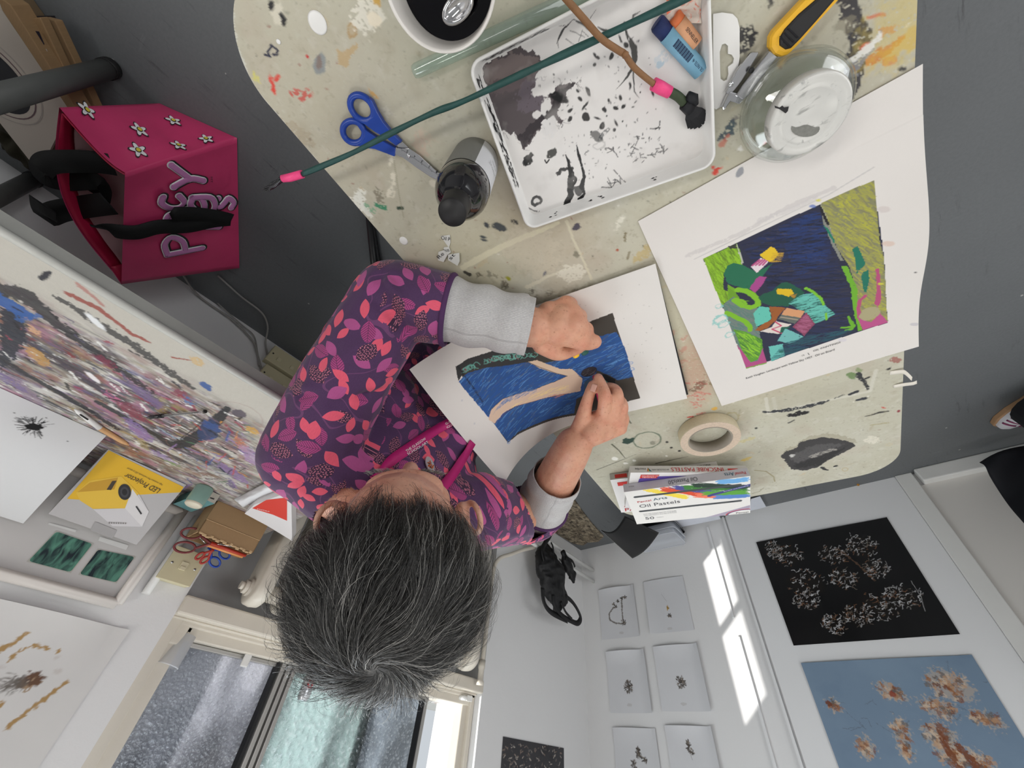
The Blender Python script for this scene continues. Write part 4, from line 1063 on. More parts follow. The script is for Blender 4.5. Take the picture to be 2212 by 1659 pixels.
# --- glass jar with a pale tin lid
Bj = Zp(1697, 224, TZ); jar = empty('jar', (Bj[0], Bj[1], TZ), 0, 'squat glass jar with a pale scratched metal lid', 'jar')
Mj = Matrix.Translation((Bj[0], Bj[1], TZ))
bw(MB().lathe([(0, .004), (.036, .004), (.041, .006), (.0465, .012), (.048, .022), (.0465, .032), (.041, .040), (.034, .042), (.0315, .046), (.0315, .054)], 64, M=Mj)
   .lathe([(0, .001), (.038, .0005), (.044, .004), (.0490, .012), (.0502, .022), (.0485, .033), (.0425, .042), (.0355, .044), (.0333, .047), (.0333, .055)], 64, M=Mj), 'glass_body', M_clear, jar)
def lidmat():
    m, t, b = new_mat('worn white tin lid'); v = t.coord('Object')
    n = t.noise(110, 4, .65, v); n2 = t.noise(40, 3, .6, t.mapping(v, (1, 3, 1), (0, 0, .6)))
    c = t.mix(t.ramp(n2, .60, .72), srgb(206, 205, 200), srgb(150, 150, 146)); c = t.mix(t.math('MULTIPLY', t.ramp(n, .62, .7), .5), c, srgb(110, 112, 112))
    t.link(c, b.inputs['Base Color']); b.inputs['Roughness'].default_value = .38; b.inputs['Metallic'].default_value = .15
    t.link(t.bump(n, .3, .0008), b.inputs['Normal']); return m
bw(MB().lathe([(.0345, .0435), (.0352, .0445), (.0352, .0555), (.0342, .0575), (.0320, .0580), (.0300, .0572), (.0278, .0568), (.0242, .0568), (.0232, .0576), (.0222, .0568), (0, .0568)], 64, M=Mj), 'lid', lidmat(), jar)
q = Zp(1740, 288, TZ + .0592)
lp = MB().poly([(Zp(1710 + 60 * t_, 272 + 3 * sin(t_ * 9), TZ + .0571)[0], Zp(1710 + 60 * t_, 272 + 3 * sin(t_ * 9), TZ + .0571)[1], TZ + .0571) for t_ in np.linspace(0, 1, 8)] + [V3((1740 + 31 * cos(a), 277 + 19 * sin(a)), TZ + .0571) for a in np.linspace(.1, pi - .1, 10)])
bw(lp, 'rubbed_patch', mat('bare grey tin', srgb(122, 122, 116), .5, amt=.3, scale=300), jar)
bw(MB().poly([V3(p, TZ + .0580) for p in ((1673, 228), (1684, 232), (1690, 228), (1694, 232), (1704, 230), (1702, 240), (1697, 245), (1690, 240), (1684, 236), (1674, 233))]), 'ink_blot', M_blackmatt, jar)

# --- scissors
sc = empty('scissors', V3((840, 290), TZ), 0, 'blue handled school scissors with ruler marks, closed, on the table', 'scissors')
SZc = TZ + .006
def loop_tube(c, rx, ry, rot, w, hgt):
    pts = []
    for i in range(28):
        a = 2 * pi * i / 28; x = rx * cos(a); y = ry * sin(a)
        pts.append(V3((c[0] + x * cos(rot) - y * sin(rot), c[1] + x * sin(rot) + y * cos(rot)), SZc))
    return MB().tube(pts, w, 10, closed=True)
h1 = loop_tube((782, 233), 31, 21.5, R(52), .0036, 1)
for i, p in enumerate(extr([(797, 208), (806, 216), (817, 240), (830, 262), (846, 282), (869, 305), (857, 314), (838, 299), (812, 284), (790, 268), (776, 254), (796, 258), (806, 248), (808, 232)], TZ + .002, TZ + .0098).v): pass
hh = extr([(797, 208), (806, 216), (817, 240), (830, 262), (846, 282), (869, 305), (857, 314), (838, 299), (812, 284), (790, 268), (772, 256), (794, 259), (806, 250), (808, 232)], TZ + .002, TZ + .0098)
h1.add(hh.v, hh.f); bw(h1, 'handle', M_blue_pl, sc, bevel=.0012)
h2 = loop_tube((764, 285), 25, 22, R(48), .0036, 1)
hh = extr([(768, 262), (778, 268), (800, 285), (820, 298), (838, 308), (856, 318), (854, 337), (836, 330), (812, 321), (790, 318), (768, 312), (752, 306), (770, 308), (784, 300), (786, 288)], TZ + .0015, TZ + .009)
h2.add(hh.v, hh.f); bw(h2, 'handle', M_blue_pl, sc, bevel=.0012)
bw(extr([(853, 318), (868, 320), (884, 320), (905, 334), (935, 362), (960, 384), (953, 392), (930, 382), (900, 362), (870, 340), (854, 334)], TZ + .0045, TZ + .0062), 'blade', M_steel, sc, bevel=.0004)
bw(extr([(858, 312), (870, 306), (880, 316), (905, 345), (940, 374), (956, 388), (946, 390), (900, 358), (866, 330)], TZ + .0024, TZ + .0042), 'blade', M_steel, sc)
bw(MB().lathe([(0, 0), (.0024, 0), (.0018, .001), (0, .001)], 16, M=Matrix.Translation(V3((883, 337), TZ + .0062))), 'pivot_screw', M_steel, sc)
for k, ch in enumerate('12345'):
    a = np.array((944, 366)) * (1 - k / 4.) + np.array((880, 322)) * (k / 4.); z = TZ + .0063
    P0 = Vector(V3((a[0] + 2.5, a[1] + 4), z)); x = Vector(V3((a[0] - 2.5, a[1] + 0), z)) - P0; up = Vector((0, 0, 1)).cross(x)
    lettering(ch, P0, P0 + x * .6, up, .0032, M_ink, sc, 'ruler_digit')
tk = MB()
for k in range(42):
    a = np.array((955, 383)) * (1 - k / 41.) + np.array((868, 322)) * (k / 41.); l = 4 if k % 10 == 0 else 2.2
    q0 = V3(a, TZ + .0063); q1 = V3((a[0] - .7, a[1] - .45), TZ + .0063); q2 = V3((a[0] - .7 - l * .5, a[1] - .45 + l * .75), TZ + .0063); q3 = V3((a[0] - l * .5, a[1] + l * .75), TZ + .0063)
    tk.add([q0, q1, q2, q3], [(0, 1, 2, 3)])
bw(tk, 'ruler_marks', M_ink, sc)

# --- ink bottle
Bb = Zp(1027, 352, TZ); bo = empty('ink_bottle', (Bb[0], Bb[1], TZ), 0, 'glossy black ink bottle with grey and white label and a black screw cap', 'bottle')
Mb = Matrix.Translation((Bb[0], Bb[1], TZ))
bw(MB().lathe([(0, 0), (.026, 0), (.0285, .002), (.0285, .088), (.0288, .094), (.0284, .102), (.0265, .110), (.022, .118), (.017, .125), (.0135, .130), (.0125, .134), (0, .134)], 48, M=Mb), 'bottle_body', M_blackgloss, bo)
bw(MB().lathe([(.0136, .130), (.0142, .131), (.0140, .154), (.0130, .1565), (0, .1565)], 40, M=Mb), 'screw_cap', M_blackmatt, bo)
lb = MB(); angw = math.atan2(-Bb[1] , -Bb[0])
for i in range(48):
    a0 = 2 * pi * i / 48; a1 = 2 * pi * (i + 1) / 48
    rel_ = (a0 - angw + pi) % (2 * pi) - pi
    white = -1.9 < rel_ < -.05 if True else False
    c = srgb(216, 217, 220) if white else srgb(112, 112, 108)
    lb.add([(.0288 * cos(a0), .0288 * sin(a0), .004), (.0288 * cos(a1), .0288 * sin(a1), .004), (.0288 * cos(a1), .0288 * sin(a1), .086), (.0288 * cos(a0), .0288 * sin(a0), .086)], [(0, 1, 2, 3)], c, 0, True, Mb)
bw(lb, 'label', M_vc, bo)
_a = angw - .75
for j, (w, s) in enumerate((('INDIAN INK', .010), ('BLACK', .006), ('250ml', .005))):
    tdir = Vector((-sin(_a), cos(_a), 0)); nrm = Vector((cos(_a), sin(_a), 0))
    P0 = Vector((Bb[0], Bb[1], TZ + .050 - j * .013)) + nrm * .0292
    lettering(w, P0 - tdir * s, P0 + tdir * s, (0, 0, 1), .0035, M_grey_ink, bo)

# --- torn paper scraps and white paint dots stuck on the table
for k, (pts, txt, a, b) in enumerate(((((952, 510), (972, 507), (973, 524), (970, 535), (963, 526), (956, 516)), 'Oil P', (953, 517), (972, 521)), (((959, 534), (970, 533), (974, 545), (966, 551), (957, 545)), 'ous', (958, 544), (971, 543)), (((947, 544), (960, 540), (966, 552), (958, 566), (946, 562)), 'Re', (949, 560), (960, 549)), (((968, 550), (992, 546), (993, 564), (988, 574), (968, 562)), 'st', (974, 562), (984, 551)))):
    e = MB().poly([V3(p, TZ + .0012 + .0007 * k) for p in pts]).build('paper_scrap', mat('torn paper', srgb(214, 214, 208), .8), solid=.0003)
    tag(e, ('torn paper scrap nearest the ink bottle, printed in bold', 'smallest torn scrap, in the middle of the little heap', 'torn scrap at the left of the little heap, with curly letters', 'grey edged torn scrap lowest in the little heap')[k], 'paper scrap', 'torn scraps of printed paper near the table edge')
    ptext(txt, a, b, TZ + .0016 + .0007 * k, .0055, M_ink, e)
    _s = e
for p, r_, lab in (((686, 49), .0092, 'round white dried paint disc near the rounded end of the table'), ((872, 520), .0058, 'small round white dried paint disc near the torn scraps'), ((602, 90), .0022, 'tiny white dried paint dot beside the black squiggle')):
    q = V3(p, TZ); o = MB().lathe([(0, 0), (r_, 0), (r_, .0006), (r_ * .8, .0010), (0, .0012)], 28, M=Matrix.Translation(q) @ Matrix.Diagonal((1, 1.08, 1, 1))).build('paint_disc', M_white_pl); tag(o, lab, 'paint disc')
# --- masking tape ends curling over the far edge
for k, (c0, c1, w, lab) in enumerate((((1922, 806), (1972, 800), .010, 'upper strip of masking tape curling off the far table edge'), ((1930, 835), (1981, 826), .009, 'lower strip of masking tape curling off the far table edge'))):
    m = MB(); A = Vector(V3(c0, TZ + .0006)); B2 = Vector(V3(c1, TZ + .006)); sd = Vector((0, 0, 1)).cross(B2 - A).normalized() * w
    m.sheet(lambda u, v: tuple(A + (B2 - A) * u + sd * (v - .5) + Vector((0, 0, .008 * max(0, u - .5) ** 1 * (1 if k == 0 else .4) - .012 * max(0, u - .82))) + (Vector((0, 0, 1)).cross(B2 - A).normalized() * (-.010 * max(0, u - .6) ** 1.2 * 6 if k == 0 else 0))), 12, 2)
    o = m.build('tape_strip', mat('masking tape', srgb(226, 220, 208), .6, amt=.05, scale=80), solid=.0003); tag(o, lab, 'tape', 'masking tape ends on the far table edge')

# --- masking tape roll
Cr = Zp(1534, 950, TZ + .024); tr = empty('masking_tape_roll', (Cr[0], Cr[1], TZ), 0, 'roll of cream masking tape with rough crumbly edge lying flat', 'tape roll')
Mr = Matrix.Translation((Cr[0], Cr[1], TZ + .0003))
bw(MB().lathe([(.0415, .0005), (.056, .0005), (.0568, .002), (.0568, .022), (.056, .024), (.0415, .024)], 72, M=Mr), 'tape_winding', mat('cream crepe tape', srgb(200, 188, 160), .7, amt=.10, scale=220, bump=.6, bscale=260), tr)
bw(MB().lathe([(.0415, .0), (.0415, .0246), (.0395, .0246), (.0395, .0), (.0415, .0)], 72, M=Mr), 'cardboard_core', mat('grey card core', srgb(150, 142, 130), .8, amt=.1, scale=90), tr)
bw(MB().lathe([(.0420, .0243), (.0562, .0243)], 72, M=Mr), 'rough_side', mat('dirty tape side', srgb(206, 186, 166), .8, amt=.22, scale=300, bump=1., bscale=320), tr)

# --- three boxes of pastels
def carton(name, lab, cA, cB, wid, th, ztop, faces, group='pastel boxes stacked at the far end of the table'):
    """cA, cB: photo points of the front-left and front-right top corners"""
    A = Vector(V3(cA, ztop)); B2 = Vector(V3(cB, ztop)); ex = (B2 - A).normalized(); L_ = (B2 - A).length
    ey = ex.cross(Vector((0, 0, 1))) ; 
    if (ey.dot(Vector((0, 1, 0)))) < 0: ey = -ey
    e = empty(name, tuple(A), 0, lab, 'box', group)
    P = lambda u, v, z=0: A + ex * u + ey * v + Vector((0, 0, z))
    b = MB(); c = faces['base']
    vs = [P(0, 0, -th), P(L_, 0, -th), P(L_, wid, -th), P(0, wid, -th), P(0, 0), P(L_, 0), P(L_, wid), P(0, wid)]
    b.add([tuple(v) for v in vs], [(0, 3, 2, 1)], c); b.add([tuple(v) for v in vs], [(4, 5, 6, 7)], faces['top']); b.add([tuple(v) for v in vs], [(0, 1, 5, 4)], faces['side'])
    b.add([tuple(v) for v in vs], [(1, 2, 6, 5), (2, 3, 7, 6), (3, 0, 4, 7)], faces['side'])
    bw(b, 'carton', M_vc, e, bevel=.0006)
    return e, P, L_, ex, ey
W_ = srgb(228, 226, 224); G_ = srgb(176, 174, 178)
M_purple = mat('purple print', srgb(86, 70, 150), .5, amt=.15, scale=40)
def flat_poly(P, pts, z, m, name, e):
    b = MB().poly([tuple(P(u, v, z)) for u, v in pts]); return bw(b, name, m, e)
# bottom box
e, P, L_, ex, ey = carton('pastel_box', 'white and purple pastel box, lowest of the stack of three', (1318, 1037), (1552, 1010), .165, .017, TZ + .0175, dict(base=W_, top=W_, side=srgb(188, 184, 178)))
flat_poly(P, [(.03, .018), (.10, .018), (.10, .05), (.03, .06)], .0003, M_purple, 'printed_panel', e); flat_poly(P, [(.014, .014), (.07, .012), (.07, .028), (.014, .03)], .0006, mat('red print', srgb(206, 54, 48), .5), 'printed_band', e)
lettering('A', P(.012, .135, .0006), P(.026, .135, .0006), -ey, .016, M_red_ink, e); lettering('PASTELS', P(.012, .158, .0006), P(.10, .158, .0006), -ey, .016, M_red_ink, e)
P2_ = lambda u, z: P(u, -.0004, z)
for w, a, b, h in (('inscribe', .205, .17, .006), ):
    lettering('inscribe', P2_(.222, -0.0110), P2_(.195, -0.0110), (0, 0, 1), .005, M_ink, e)
bw(MB().poly([tuple(P2_(.012, -.003)), tuple(P2_(.04, -.003)), tuple(P2_(.04, -.013)), tuple(P2_(.012, -.013))]), 'printed_band', mat('red print', srgb(206, 54, 48), .5), e)
# middle box
e, P, L_, ex, ey = carton('pastel_box', 'grey sided box of sixty four pastels, in the middle of the stack', (1362, 1021), (1617, 1021), .160, .018, TZ + .0360, dict(base=W_, top=W_, side=srgb(196, 193, 188)))
flat_poly(P, [(.020, .040), (.021, .026), (.030, .016), (.12, .012), (.16, .03), (.05, .07), (.018, .06)], .0003, M_purple, 'printed_panel', e)
flat_poly(P, [(.023, .008), (.063, .008), (.058, .022), (.022, .022)], .0006, mat('red print', srgb(206, 54, 48), .5), 'printed_band', e)
lettering('64 ASSORTED', P(.060, .010, .0009), P(.025, .010, .0009), ey, .004, mat('white print', srgb(240, 240, 240), .5), e); lettering('COLOURS', P(.056, .016, .0009), P(.027, .016, .0009), ey, .004, mat('white print', srgb(240, 240, 240), .5), e)
P2_ = lambda u, z: P(u, -.0005, z)
lettering('INSCRIBE PASTELS', P2_(.196, -0.0125), P2_(.088, -0.0125), (0, 0, 1), .0095, M_red_ink, e)
lettering('64 COLOURS WPS', P2_(.083, -0.0095), P2_(.047, -0.0095), (0, 0, 1), .0045, M_grey_ink, e)
lettering('inscribe', P2_(.034, -0.0115), P2_(.011, -0.0115), (0, 0, 1), .0055, M_ink, e)
bw(MB().poly([tuple(P2_(.205, -.003)), tuple(P2_(.232, -.003)), tuple(P2_(.225, -.010)), tuple(P2_(.205, -.010))]), 'printed_band', mat('red print', srgb(206, 54, 48), .5), e)
for j, c in enumerate(((200, 60, 40), (214, 150, 40), (60, 120, 70), (40, 90, 120))):
    bw(MB().add([tuple(P2_(.036 + j * .0024, -.003 + -.0002)), tuple(P2_(.0372 + j * .003, -.003)), tuple(P2_(.0395, -.012)), tuple(P2_(.039, -.012))], [(0, 1, 2, 3)], srgb(*c)), 'printed_ray', M_vc, e)
# top box
e, P, L_, ex, ey = carton('pastel_box', 'white box of fifty oil pastels with a rainbow stroke, on top of the stack', (1348, 1063), (1621, 1028), .163, .020, TZ + .0565, dict(base=W_, top=W_, side=srgb(186, 184, 190)))
Kc = Canvas(L_, .163, .0009, (228, 226, 222), None, 9)
def S_(c, pts, w, a=1, dry=.0, jit=.002): Kc.line(pts, w, c, a, jit, dry, raw=True)
# rainbow sweep fanning to the right
for c, x0, x1, y0, y1 in (((240, 214, 70), .055, .13, .0, .055), ((214, 74, 40), .085, .17, .0, .058), ((236, 120, 90), .15, .19, .045, .066), ((74, 74, 140), .11, .19, .0, .050), ((86, 130, 196), .19, .25, .062, .078), ((60, 124, 50), .13, .25, .004, .050), ((34, 56, 44), .15, .25, .0, .040), ((90, 160, 60), .17, .25, .040, .064), ((110, 170, 220), .20, .25, .0, .010)):
    for k in range(15):
        t_ = k / 14; S_(c, [(x0 + RNG.normal() * .005, y0 + t_ * .016), (x0 + (x1 - x0) * .5, y0 + (y1 - y0) * .45 + t_ * .015), (x1 + RNG.normal() * .004, y1 + t_ * .014 - .005)], .0034, .9, .12)
for y in (.028, .098): Kc.line([(.020, y), (L_ - .02, y + .002)], .0080, (66, 70, 72), raw=True)
Kc.poly([(.02, .163), (.163, .163), (L_, .125), (L_, .140), (.20, .163)], (168, 158, 176), 1, raw=True)
Kc.blob((L_ - .012, .163), .040, .022, (196, 60, 60), 1, raw=True); Kc.blob((L_ - .012, .163), .037, .0195, (70, 90, 140), 1, raw=True); Kc.blob((L_ - .012, .163), .034, .017, (228, 226, 222), 1, raw=True)
Kc.line([(.176, .062), (.185, .058), (L_, .036)], .009, (62, 64, 128), raw=True)
def _bf(X, Y): return np.array(P(0, 0, .0003))[None] + X[:, None] * np.array(ex) + Y[:, None] * np.array(ey)
o = link_mesh('printed_lid', Kc.mesh('printed_lid', _bf, flip=True), None, M_vc); wp(o, e)
M_teal_ink = mat('teal ink', srgb(40, 90, 110), .6)
lettering('Pentel', P(.021, .056, .0006), P(.052, .054, .0006), -ey, .0085, M_red_ink, e); lettering('Arts', P(.057, .054, .0006), P(.088, .051, .0006), -ey, .011, M_teal_ink, e)
lettering('Oil Pastels', P(.022, .080, .0006), P(.113, .077, .0006), -ey, .0145, mat('charcoal ink', srgb(78, 78, 84), .6), e)
lettering('50', P(.025, .143, .0006), P(.046, .143, .0006), -ey, .013, mat('charcoal ink', srgb(78, 78, 84), .6), e)
for j in range(3): lettering('Superior quality oil pastels for vibrant colour and easy blending', P(.024, .114 + j * .005, .0006), P(.100, .113 + j * .005, .0006), -ey, .0028, M_grey_ink, e)
lettering('Couleurs', P(.052, .138, .0006), P(.068, .138, .0006), -ey, .003, M_grey_ink, e); lettering('Pentel', P(L_ - .030, .160, .0006), P(L_ - .004, .160, .0006), -ey, .007, M_grey_ink, e)
lettering('Scraper and blending', P(L_ - .052, .051, .0006), P(L_ - .004, .038, .0006), -ey, .003, mat('white print', srgb(240, 240, 240), .5), e)
P2_ = lambda u, z: P(u, -.0005, z)
lettering('Oil Pastels50', P2_(.158, -0.0140), P2_(.098, -0.0140), (0, 0, 1), .010, mat('charcoal ink', srgb(78, 78, 84), .6), e)
lettering('Pentel', P2_(.252, -0.0120), P2_(.232, -0.0120), (0, 0, 1), .007, M_red_ink, e); lettering('Arts', P2_(.230, -0.0140), P2_(.212, -0.0140), (0, 0, 1), .009, M_teal_ink, e)
lettering('PHN-50', P2_(.024, -0.0130), P2_(.012, -0.0130), (0, 0, 1), .003, M_grey_ink, e)

# ------------------------------------------------------------------ the two big sheets of paper
# right sheet: A3 print worked over with oil pastel, half off the far edge
PZ = TZ + .0016
pB, pA, pC = Zp(1378, 478, PZ)[:2], Zp(1993, 142, PZ)[:2], Zp(1559, 877, PZ)[:2]
pu = pC - pB; SL = np.linalg.norm(pu); pu /= SL; pv = np.array([-pu[1], pu[0]])
if pv @ (pA - pB) < 0: pv = -pv
SW = np.linalg.norm(pA - pB)
def p1(px, py):
    q = Zp(px, py, PZ)[:2] - pB; return (q @ pu, q @ pv)
def k3(x, y): return (1572 + x / 3.456, 400 + y / 3.456)      # reading aid: zoomed crop -> photo point
def k2(x, y): return (1000 + x / 3.456, 400 + y / 3.456)
cv = Canvas(SL, SW, .001, (219, 214, 209), p1, 21)
cv.mottle((212, 207, 203), .1, .5, .5, 2)
L = cv.line; B = cv.blob
P = lambda pts, col, a=1, jit=.0006, dry=0.: cv.poly(pts, col, a, jit, dry)
K3 = lambda *pts: [k3(*p) for p in pts]
K2 = lambda *pts: [k2(*p) for p in pts]
L([(1485, 552), (1600, 505), (1700, 448), (1800, 405)], .006, (196, 190, 188), .6, .002, dry=.3); L([(1500, 560), (1640, 492), (1790, 420), (1885, 360)], .0016, (190, 186, 184), .8)
L([(1640, 478), (1700, 455), (1760, 428)], .007, (198, 193, 192), .5, .003, dry=.4); B((1598, 372), .004, .006, (140, 142, 148), .9, .8, .001)
corners = [(1519, 559), (1883, 388), (1892, 470), (1904, 560), (1918, 697), (1770, 745), (1612, 796), (1566, 676)]
P(corners, (44, 46, 66), 1, 0)
def strokes(n, box, col, w=.0022, a=.8, ang=0., L_=.02, dry=.25, clip=None):
    """short parallel pastel strokes inside a photo-space polygon"""
    Q = np.array(box, float); x0, y0 = Q.min(0); x1, y1 = Q.max(0); done = 0; tries = 0
    old = cv.a.copy()
    n = int(n * 1.7)
    while done < n and tries < n * 12:
        tries += 1; x = RNG.uniform(x0, x1); y = RNG.uniform(y0, y1)
        ins = False; j = len(Q) - 1
        for i in range(len(Q)):
            if (Q[i, 1] > y) != (Q[j, 1] > y) and x < (Q[j, 0] - Q[i, 0]) * (y - Q[i, 1]) / (Q[j, 1] - Q[i, 1]) + Q[i, 0]: ins = not ins
            j = i
        if not ins: continue
        done += 1; l = L_ / 2 * RNG.uniform(.6, 1.2); an = ang + RNG.normal() * .15
        u, v = cv.P2(x, y); cv.line([(u - cos(an) * l, v - sin(an) * l), (u + cos(an) * l, v + sin(an) * l)], w * RNG.uniform(.4, .95), col, a * RNG.uniform(.6, 1), .0008, dry, raw=True)
    # keep the strokes to their area, give or take a ragged millimetre
    QL = np.array([cv.P2(*p) for p in box]); X, Y = np.meshgrid(np.arange(cv.nx) * cv.res, np.arange(cv.ny) * cv.res)
    X = X + cv.jx * .002; Y = Y + cv.jy * .002
    m = np.zeros(X.shape, bool); j = len(QL) - 1
    for i in range(len(QL)):
        xi, yi = QL[i]; xj, yj = QL[j]; m ^= ((yi > Y) != (yj > Y)) & (X < (xj - xi) * (Y - yi) / (yj - yi + 1e-12) + xi); j = i
    cv.a[~m] = old[~m]
navy = [(1600, 530), (1760, 452), (1775, 470), (1812, 570), (1838, 640), (1845, 700), (1800, 730), (1700, 765), (1660, 780), (1690, 700), (1650, 600)]
strokes(260, navy, (34, 48, 92), .0024, .45, 1.2, .03); strokes(120, navy, (26, 30, 46), .0024, .6, 1.0, .03); strokes(90, [(1680, 490), (1770, 450), (1800, 560), (1720, 600)], (36, 60, 116), .002, .5, 1.2, .022); strokes(50, navy, (84, 74, 70), .0012, .5, 1.1, .014, .5)
sky = K3((693, 137), (1080, -45), (1110, 380), (1140, 520), (1165, 720), (1195, 1025), (1005, 1080), (965, 870), (955, 760), (900, 600), (820, 480), (750, 290))
P(sky, (132, 132, 98)); strokes(240, sky, (160, 158, 76), .0022, .7, .55, .022, .35); strokes(100, sky, (176, 174, 66), .0018, .8, .55, .016, .35); strokes(60, sky, (116, 112, 96), .002, .6, .5, .016, .3)
P(K3((693, 137), (735, 220), (800, 440), (860, 560), (835, 560), (770, 430), (715, 290)), (176, 178, 160), .5)
P(K3((715, 300), (745, 320), (800, 420), (790, 430), (740, 350)), (34, 120, 96)); P(K3((690, 140), (760, 290), (742, 300), (690, 190)), (36, 34, 38))
P(K3((845, 600), (885, 598), (920, 670), (960, 760), (970, 880), (985, 980), (1000, 1085), (975, 1090), (930, 900), (915, 760)), (108, 168, 48), 1, .001, .1)
for a, b in (((940, 1060), (900, 985)), ((940, 1060), (850, 1065)), ((930, 1075), (880, 1085)), ((945, 1050), (915, 1010))): L([k3(*a), k3(*b)], [.004, .003], (104, 168, 44), 1, .001, dry=.1)
P(K3((920, 470), (960, 445), (1000, 540), (1015, 580), (975, 630), (950, 625), (945, 560)), (34, 112, 92), 1, .0006, .08); P(K3((1000, 640), (1040, 620), (1048, 700), (1030, 795), (1012, 790), (1000, 740), (990, 680)), (34, 112, 92), 1, .0006, .1); P(K3((950, 620), (965, 640), (960, 670)), (34, 112, 92))
mg = (176, 78, 118)
P(K3((1090, 610), (1115, 605), (1130, 750), (1140, 860), (1125, 900), (1095, 890), (1105, 760)), mg, 1, .001, .08); P(K3((965, 975), (1000, 985), (1040, 1020), (1070, 1025), (1105, 990), (1110, 880), (1140, 960), (1175, 1000), (1195, 1025), (1008, 1082)), (180, 82, 132), 1, .0008, .08); L(K3((1020, 825), (985, 860), (975, 920), (985, 990)), .005, mg, 1, .001, dry=.1)
B(k3(1060, 960), .014, .012, (166, 158, 122), 1, .5, .002, dry=.2)
# left: lime field
lime = [(1519, 559), (1592, 526), (1600, 545), (1604, 571), (1572, 600), (1563, 592), (1563, 625), (1590, 640), (1565, 655), (1560, 662)]
P(lime, (120, 160, 40)); strokes(120, lime, (140, 186, 46), .0024, .8, .2, .02); strokes(60, lime, (86, 110, 40), .0014, .6, .25, .02)
P(K2((2040, 440), (2050, 440), (2095, 580), (2082, 590)), (190, 188, 180), .8); P(K3((0, 460), (62, 437), (70, 470), (20, 475)), (60, 62, 54))
P([(1563, 591), (1572, 574), (1585, 568), (1604, 572), (1634, 588), (1667, 571), (1650, 592), (1633, 614), (1622, 626), (1610, 624), (1590, 618), (1572, 612)], (38, 104, 76), 1, .001, .05)
P(K3((172, 610), (245, 543), (305, 572), (218, 655)), (222, 206, 212)); 
for k in range(4): L([k3(185 + k * 26, 600 - k * 2), k3(235 + k * 20, 560 + k * 0)], .0028, (176, 60, 120), .95, .0006)
P(K3((240, 520), (320, 460), (350, 465), (385, 515), (340, 560), (315, 575), (260, 545)), (220, 184, 42), 1, .001); strokes(16, K3((330, 500), (420, 500), (400, 570), (320, 580)), (196, 156, 50), .002, .6, 1.0, .012, .4)
P(K3((215, 695), (240, 680), (292, 688), (260, 740), (205, 805), (160, 772)), (160, 70, 132), 1, .001, .05)
P(K3((0, 740), (60, 775), (60, 860), (0, 860)), (112, 160, 40)); P([(1572, 620), (1590, 632), (1600, 648), (1620, 650), (1590, 655), (1575, 650)], (104, 150, 40))
greyteal = [(1560, 660), (1585, 640), (1605, 660), (1640, 665), (1632, 690), (1640, 712), (1648, 760), (1645, 782), (1612, 796)]
P(greyteal, (112, 124, 118)); strokes(90, greyteal, (84, 122, 112), .002, .8, .5, .016)
L(K3((70, 780), (130, 790), (190, 820), (225, 860), (225, 895), (170, 915), (110, 900), (50, 860)), .0078, (124, 180, 44), 1, .001, dry=.1); L(K3((60, 850), (110, 860), (140, 885)), .0035, (124, 180, 44), 1, .001)
L(K3((-10, 950), (60, 985), (130, 1020), (170, 1060), (165, 1085)), .007, (120, 178, 42), 1, .001, dry=.12)
P(K3((225, 842), (260, 815), (330, 790), (400, 730), (440, 725), (495, 745), (575, 800), (560, 815), (455, 905), (330, 903), (260, 880)), (34, 86, 66), 1, .001, .05)
P(K3((360, 785), (375, 772), (470, 776), (500, 808), (455, 835), (400, 818), (368, 812)), (214, 178, 36), 1, .001, .05); strokes(8, K3((460, 820), (520, 810), (500, 850)), (176, 130, 50), .002, .6, 1.0, .012, .4)
teal = K3((455, 885), (500, 850), (560, 815), (640, 808), (700, 850), (725, 890), (800, 965), (735, 1005), (650, 1035), (575, 955))
P(teal, (46, 92, 88)); strokes(80, teal, (104, 186, 172), .0022, .85, 1.35, .016, .2)
L(K3((580, 770), (640, 800), (700, 850), (715, 895)), .0036, (120, 186, 50), 1, .0012, dry=.2); L(K3((735, 960), (738, 1005)), .003, (120, 186, 50), 1)
P(K3((190, 960), (235, 905), (310, 915), (325, 1000), (270, 1035), (212, 1055)), (98, 186, 168), 1, .001, .1); P(K3((310, 905), (435, 915), (390, 965), (360, 1010), (300, 1065), (240, 1090), (205, 1085), (225, 1060), (330, 1000)), (150, 88, 44), 1, .001, .15)
P(K3((440, 915), (575, 942), (545, 990), (400, 970)), (206, 150, 108), 1, .0008, .1); P(K3((400, 968), (545, 990), (500, 1035), (375, 1000)), (96, 102, 96), 1, .0008); L(K3((395, 985), (520, 1005)), .002, (176, 160, 140), .7)
P(K3((585, 950), (652, 1035), (572, 1125), (485, 1058)), (132, 66, 92)); strokes(26, K3((585, 960), (640, 1035), (572, 1115), (500, 1058)), (168, 98, 128), .002, .7, .9, .012)
P(K3((360, 1015), (475, 1040), (440, 1060), (400, 1100), (385, 1112), (240, 1092), (330, 1060)), (214, 204, 196)); L(K3((355, 1020), (400, 1050), (330, 1075), (400, 1105)), .002, (190, 60, 100)); P(K3((400, 1060), (470, 1055), (410, 1095), (385, 1110)), (34, 92, 74))
P(K3((430, 1070), (565, 1130), (510, 1165), (460, 1185), (372, 1162)), (110, 176, 172), 1, .001, .12); P(K3((305, 1205), (410, 1185), (425, 1275), (325, 1318)), (104, 184, 174), 1, .001, .12)
P(K3((45, 1075), (100, 1085), (165, 1110), (255, 1150), (262, 1215), (225, 1300), (175, 1322), (120, 1270)), (92, 150, 46), 1, .001); strokes(40, K3((60, 1080), (255, 1150), (225, 1300), (120, 1270)), (140, 196, 52), .0024, .8, .4, .02); strokes(20, K3((60, 1080), (255, 1150), (225, 1300), (120, 1270)), (50, 90, 60), .0018, .7, .4, .02)
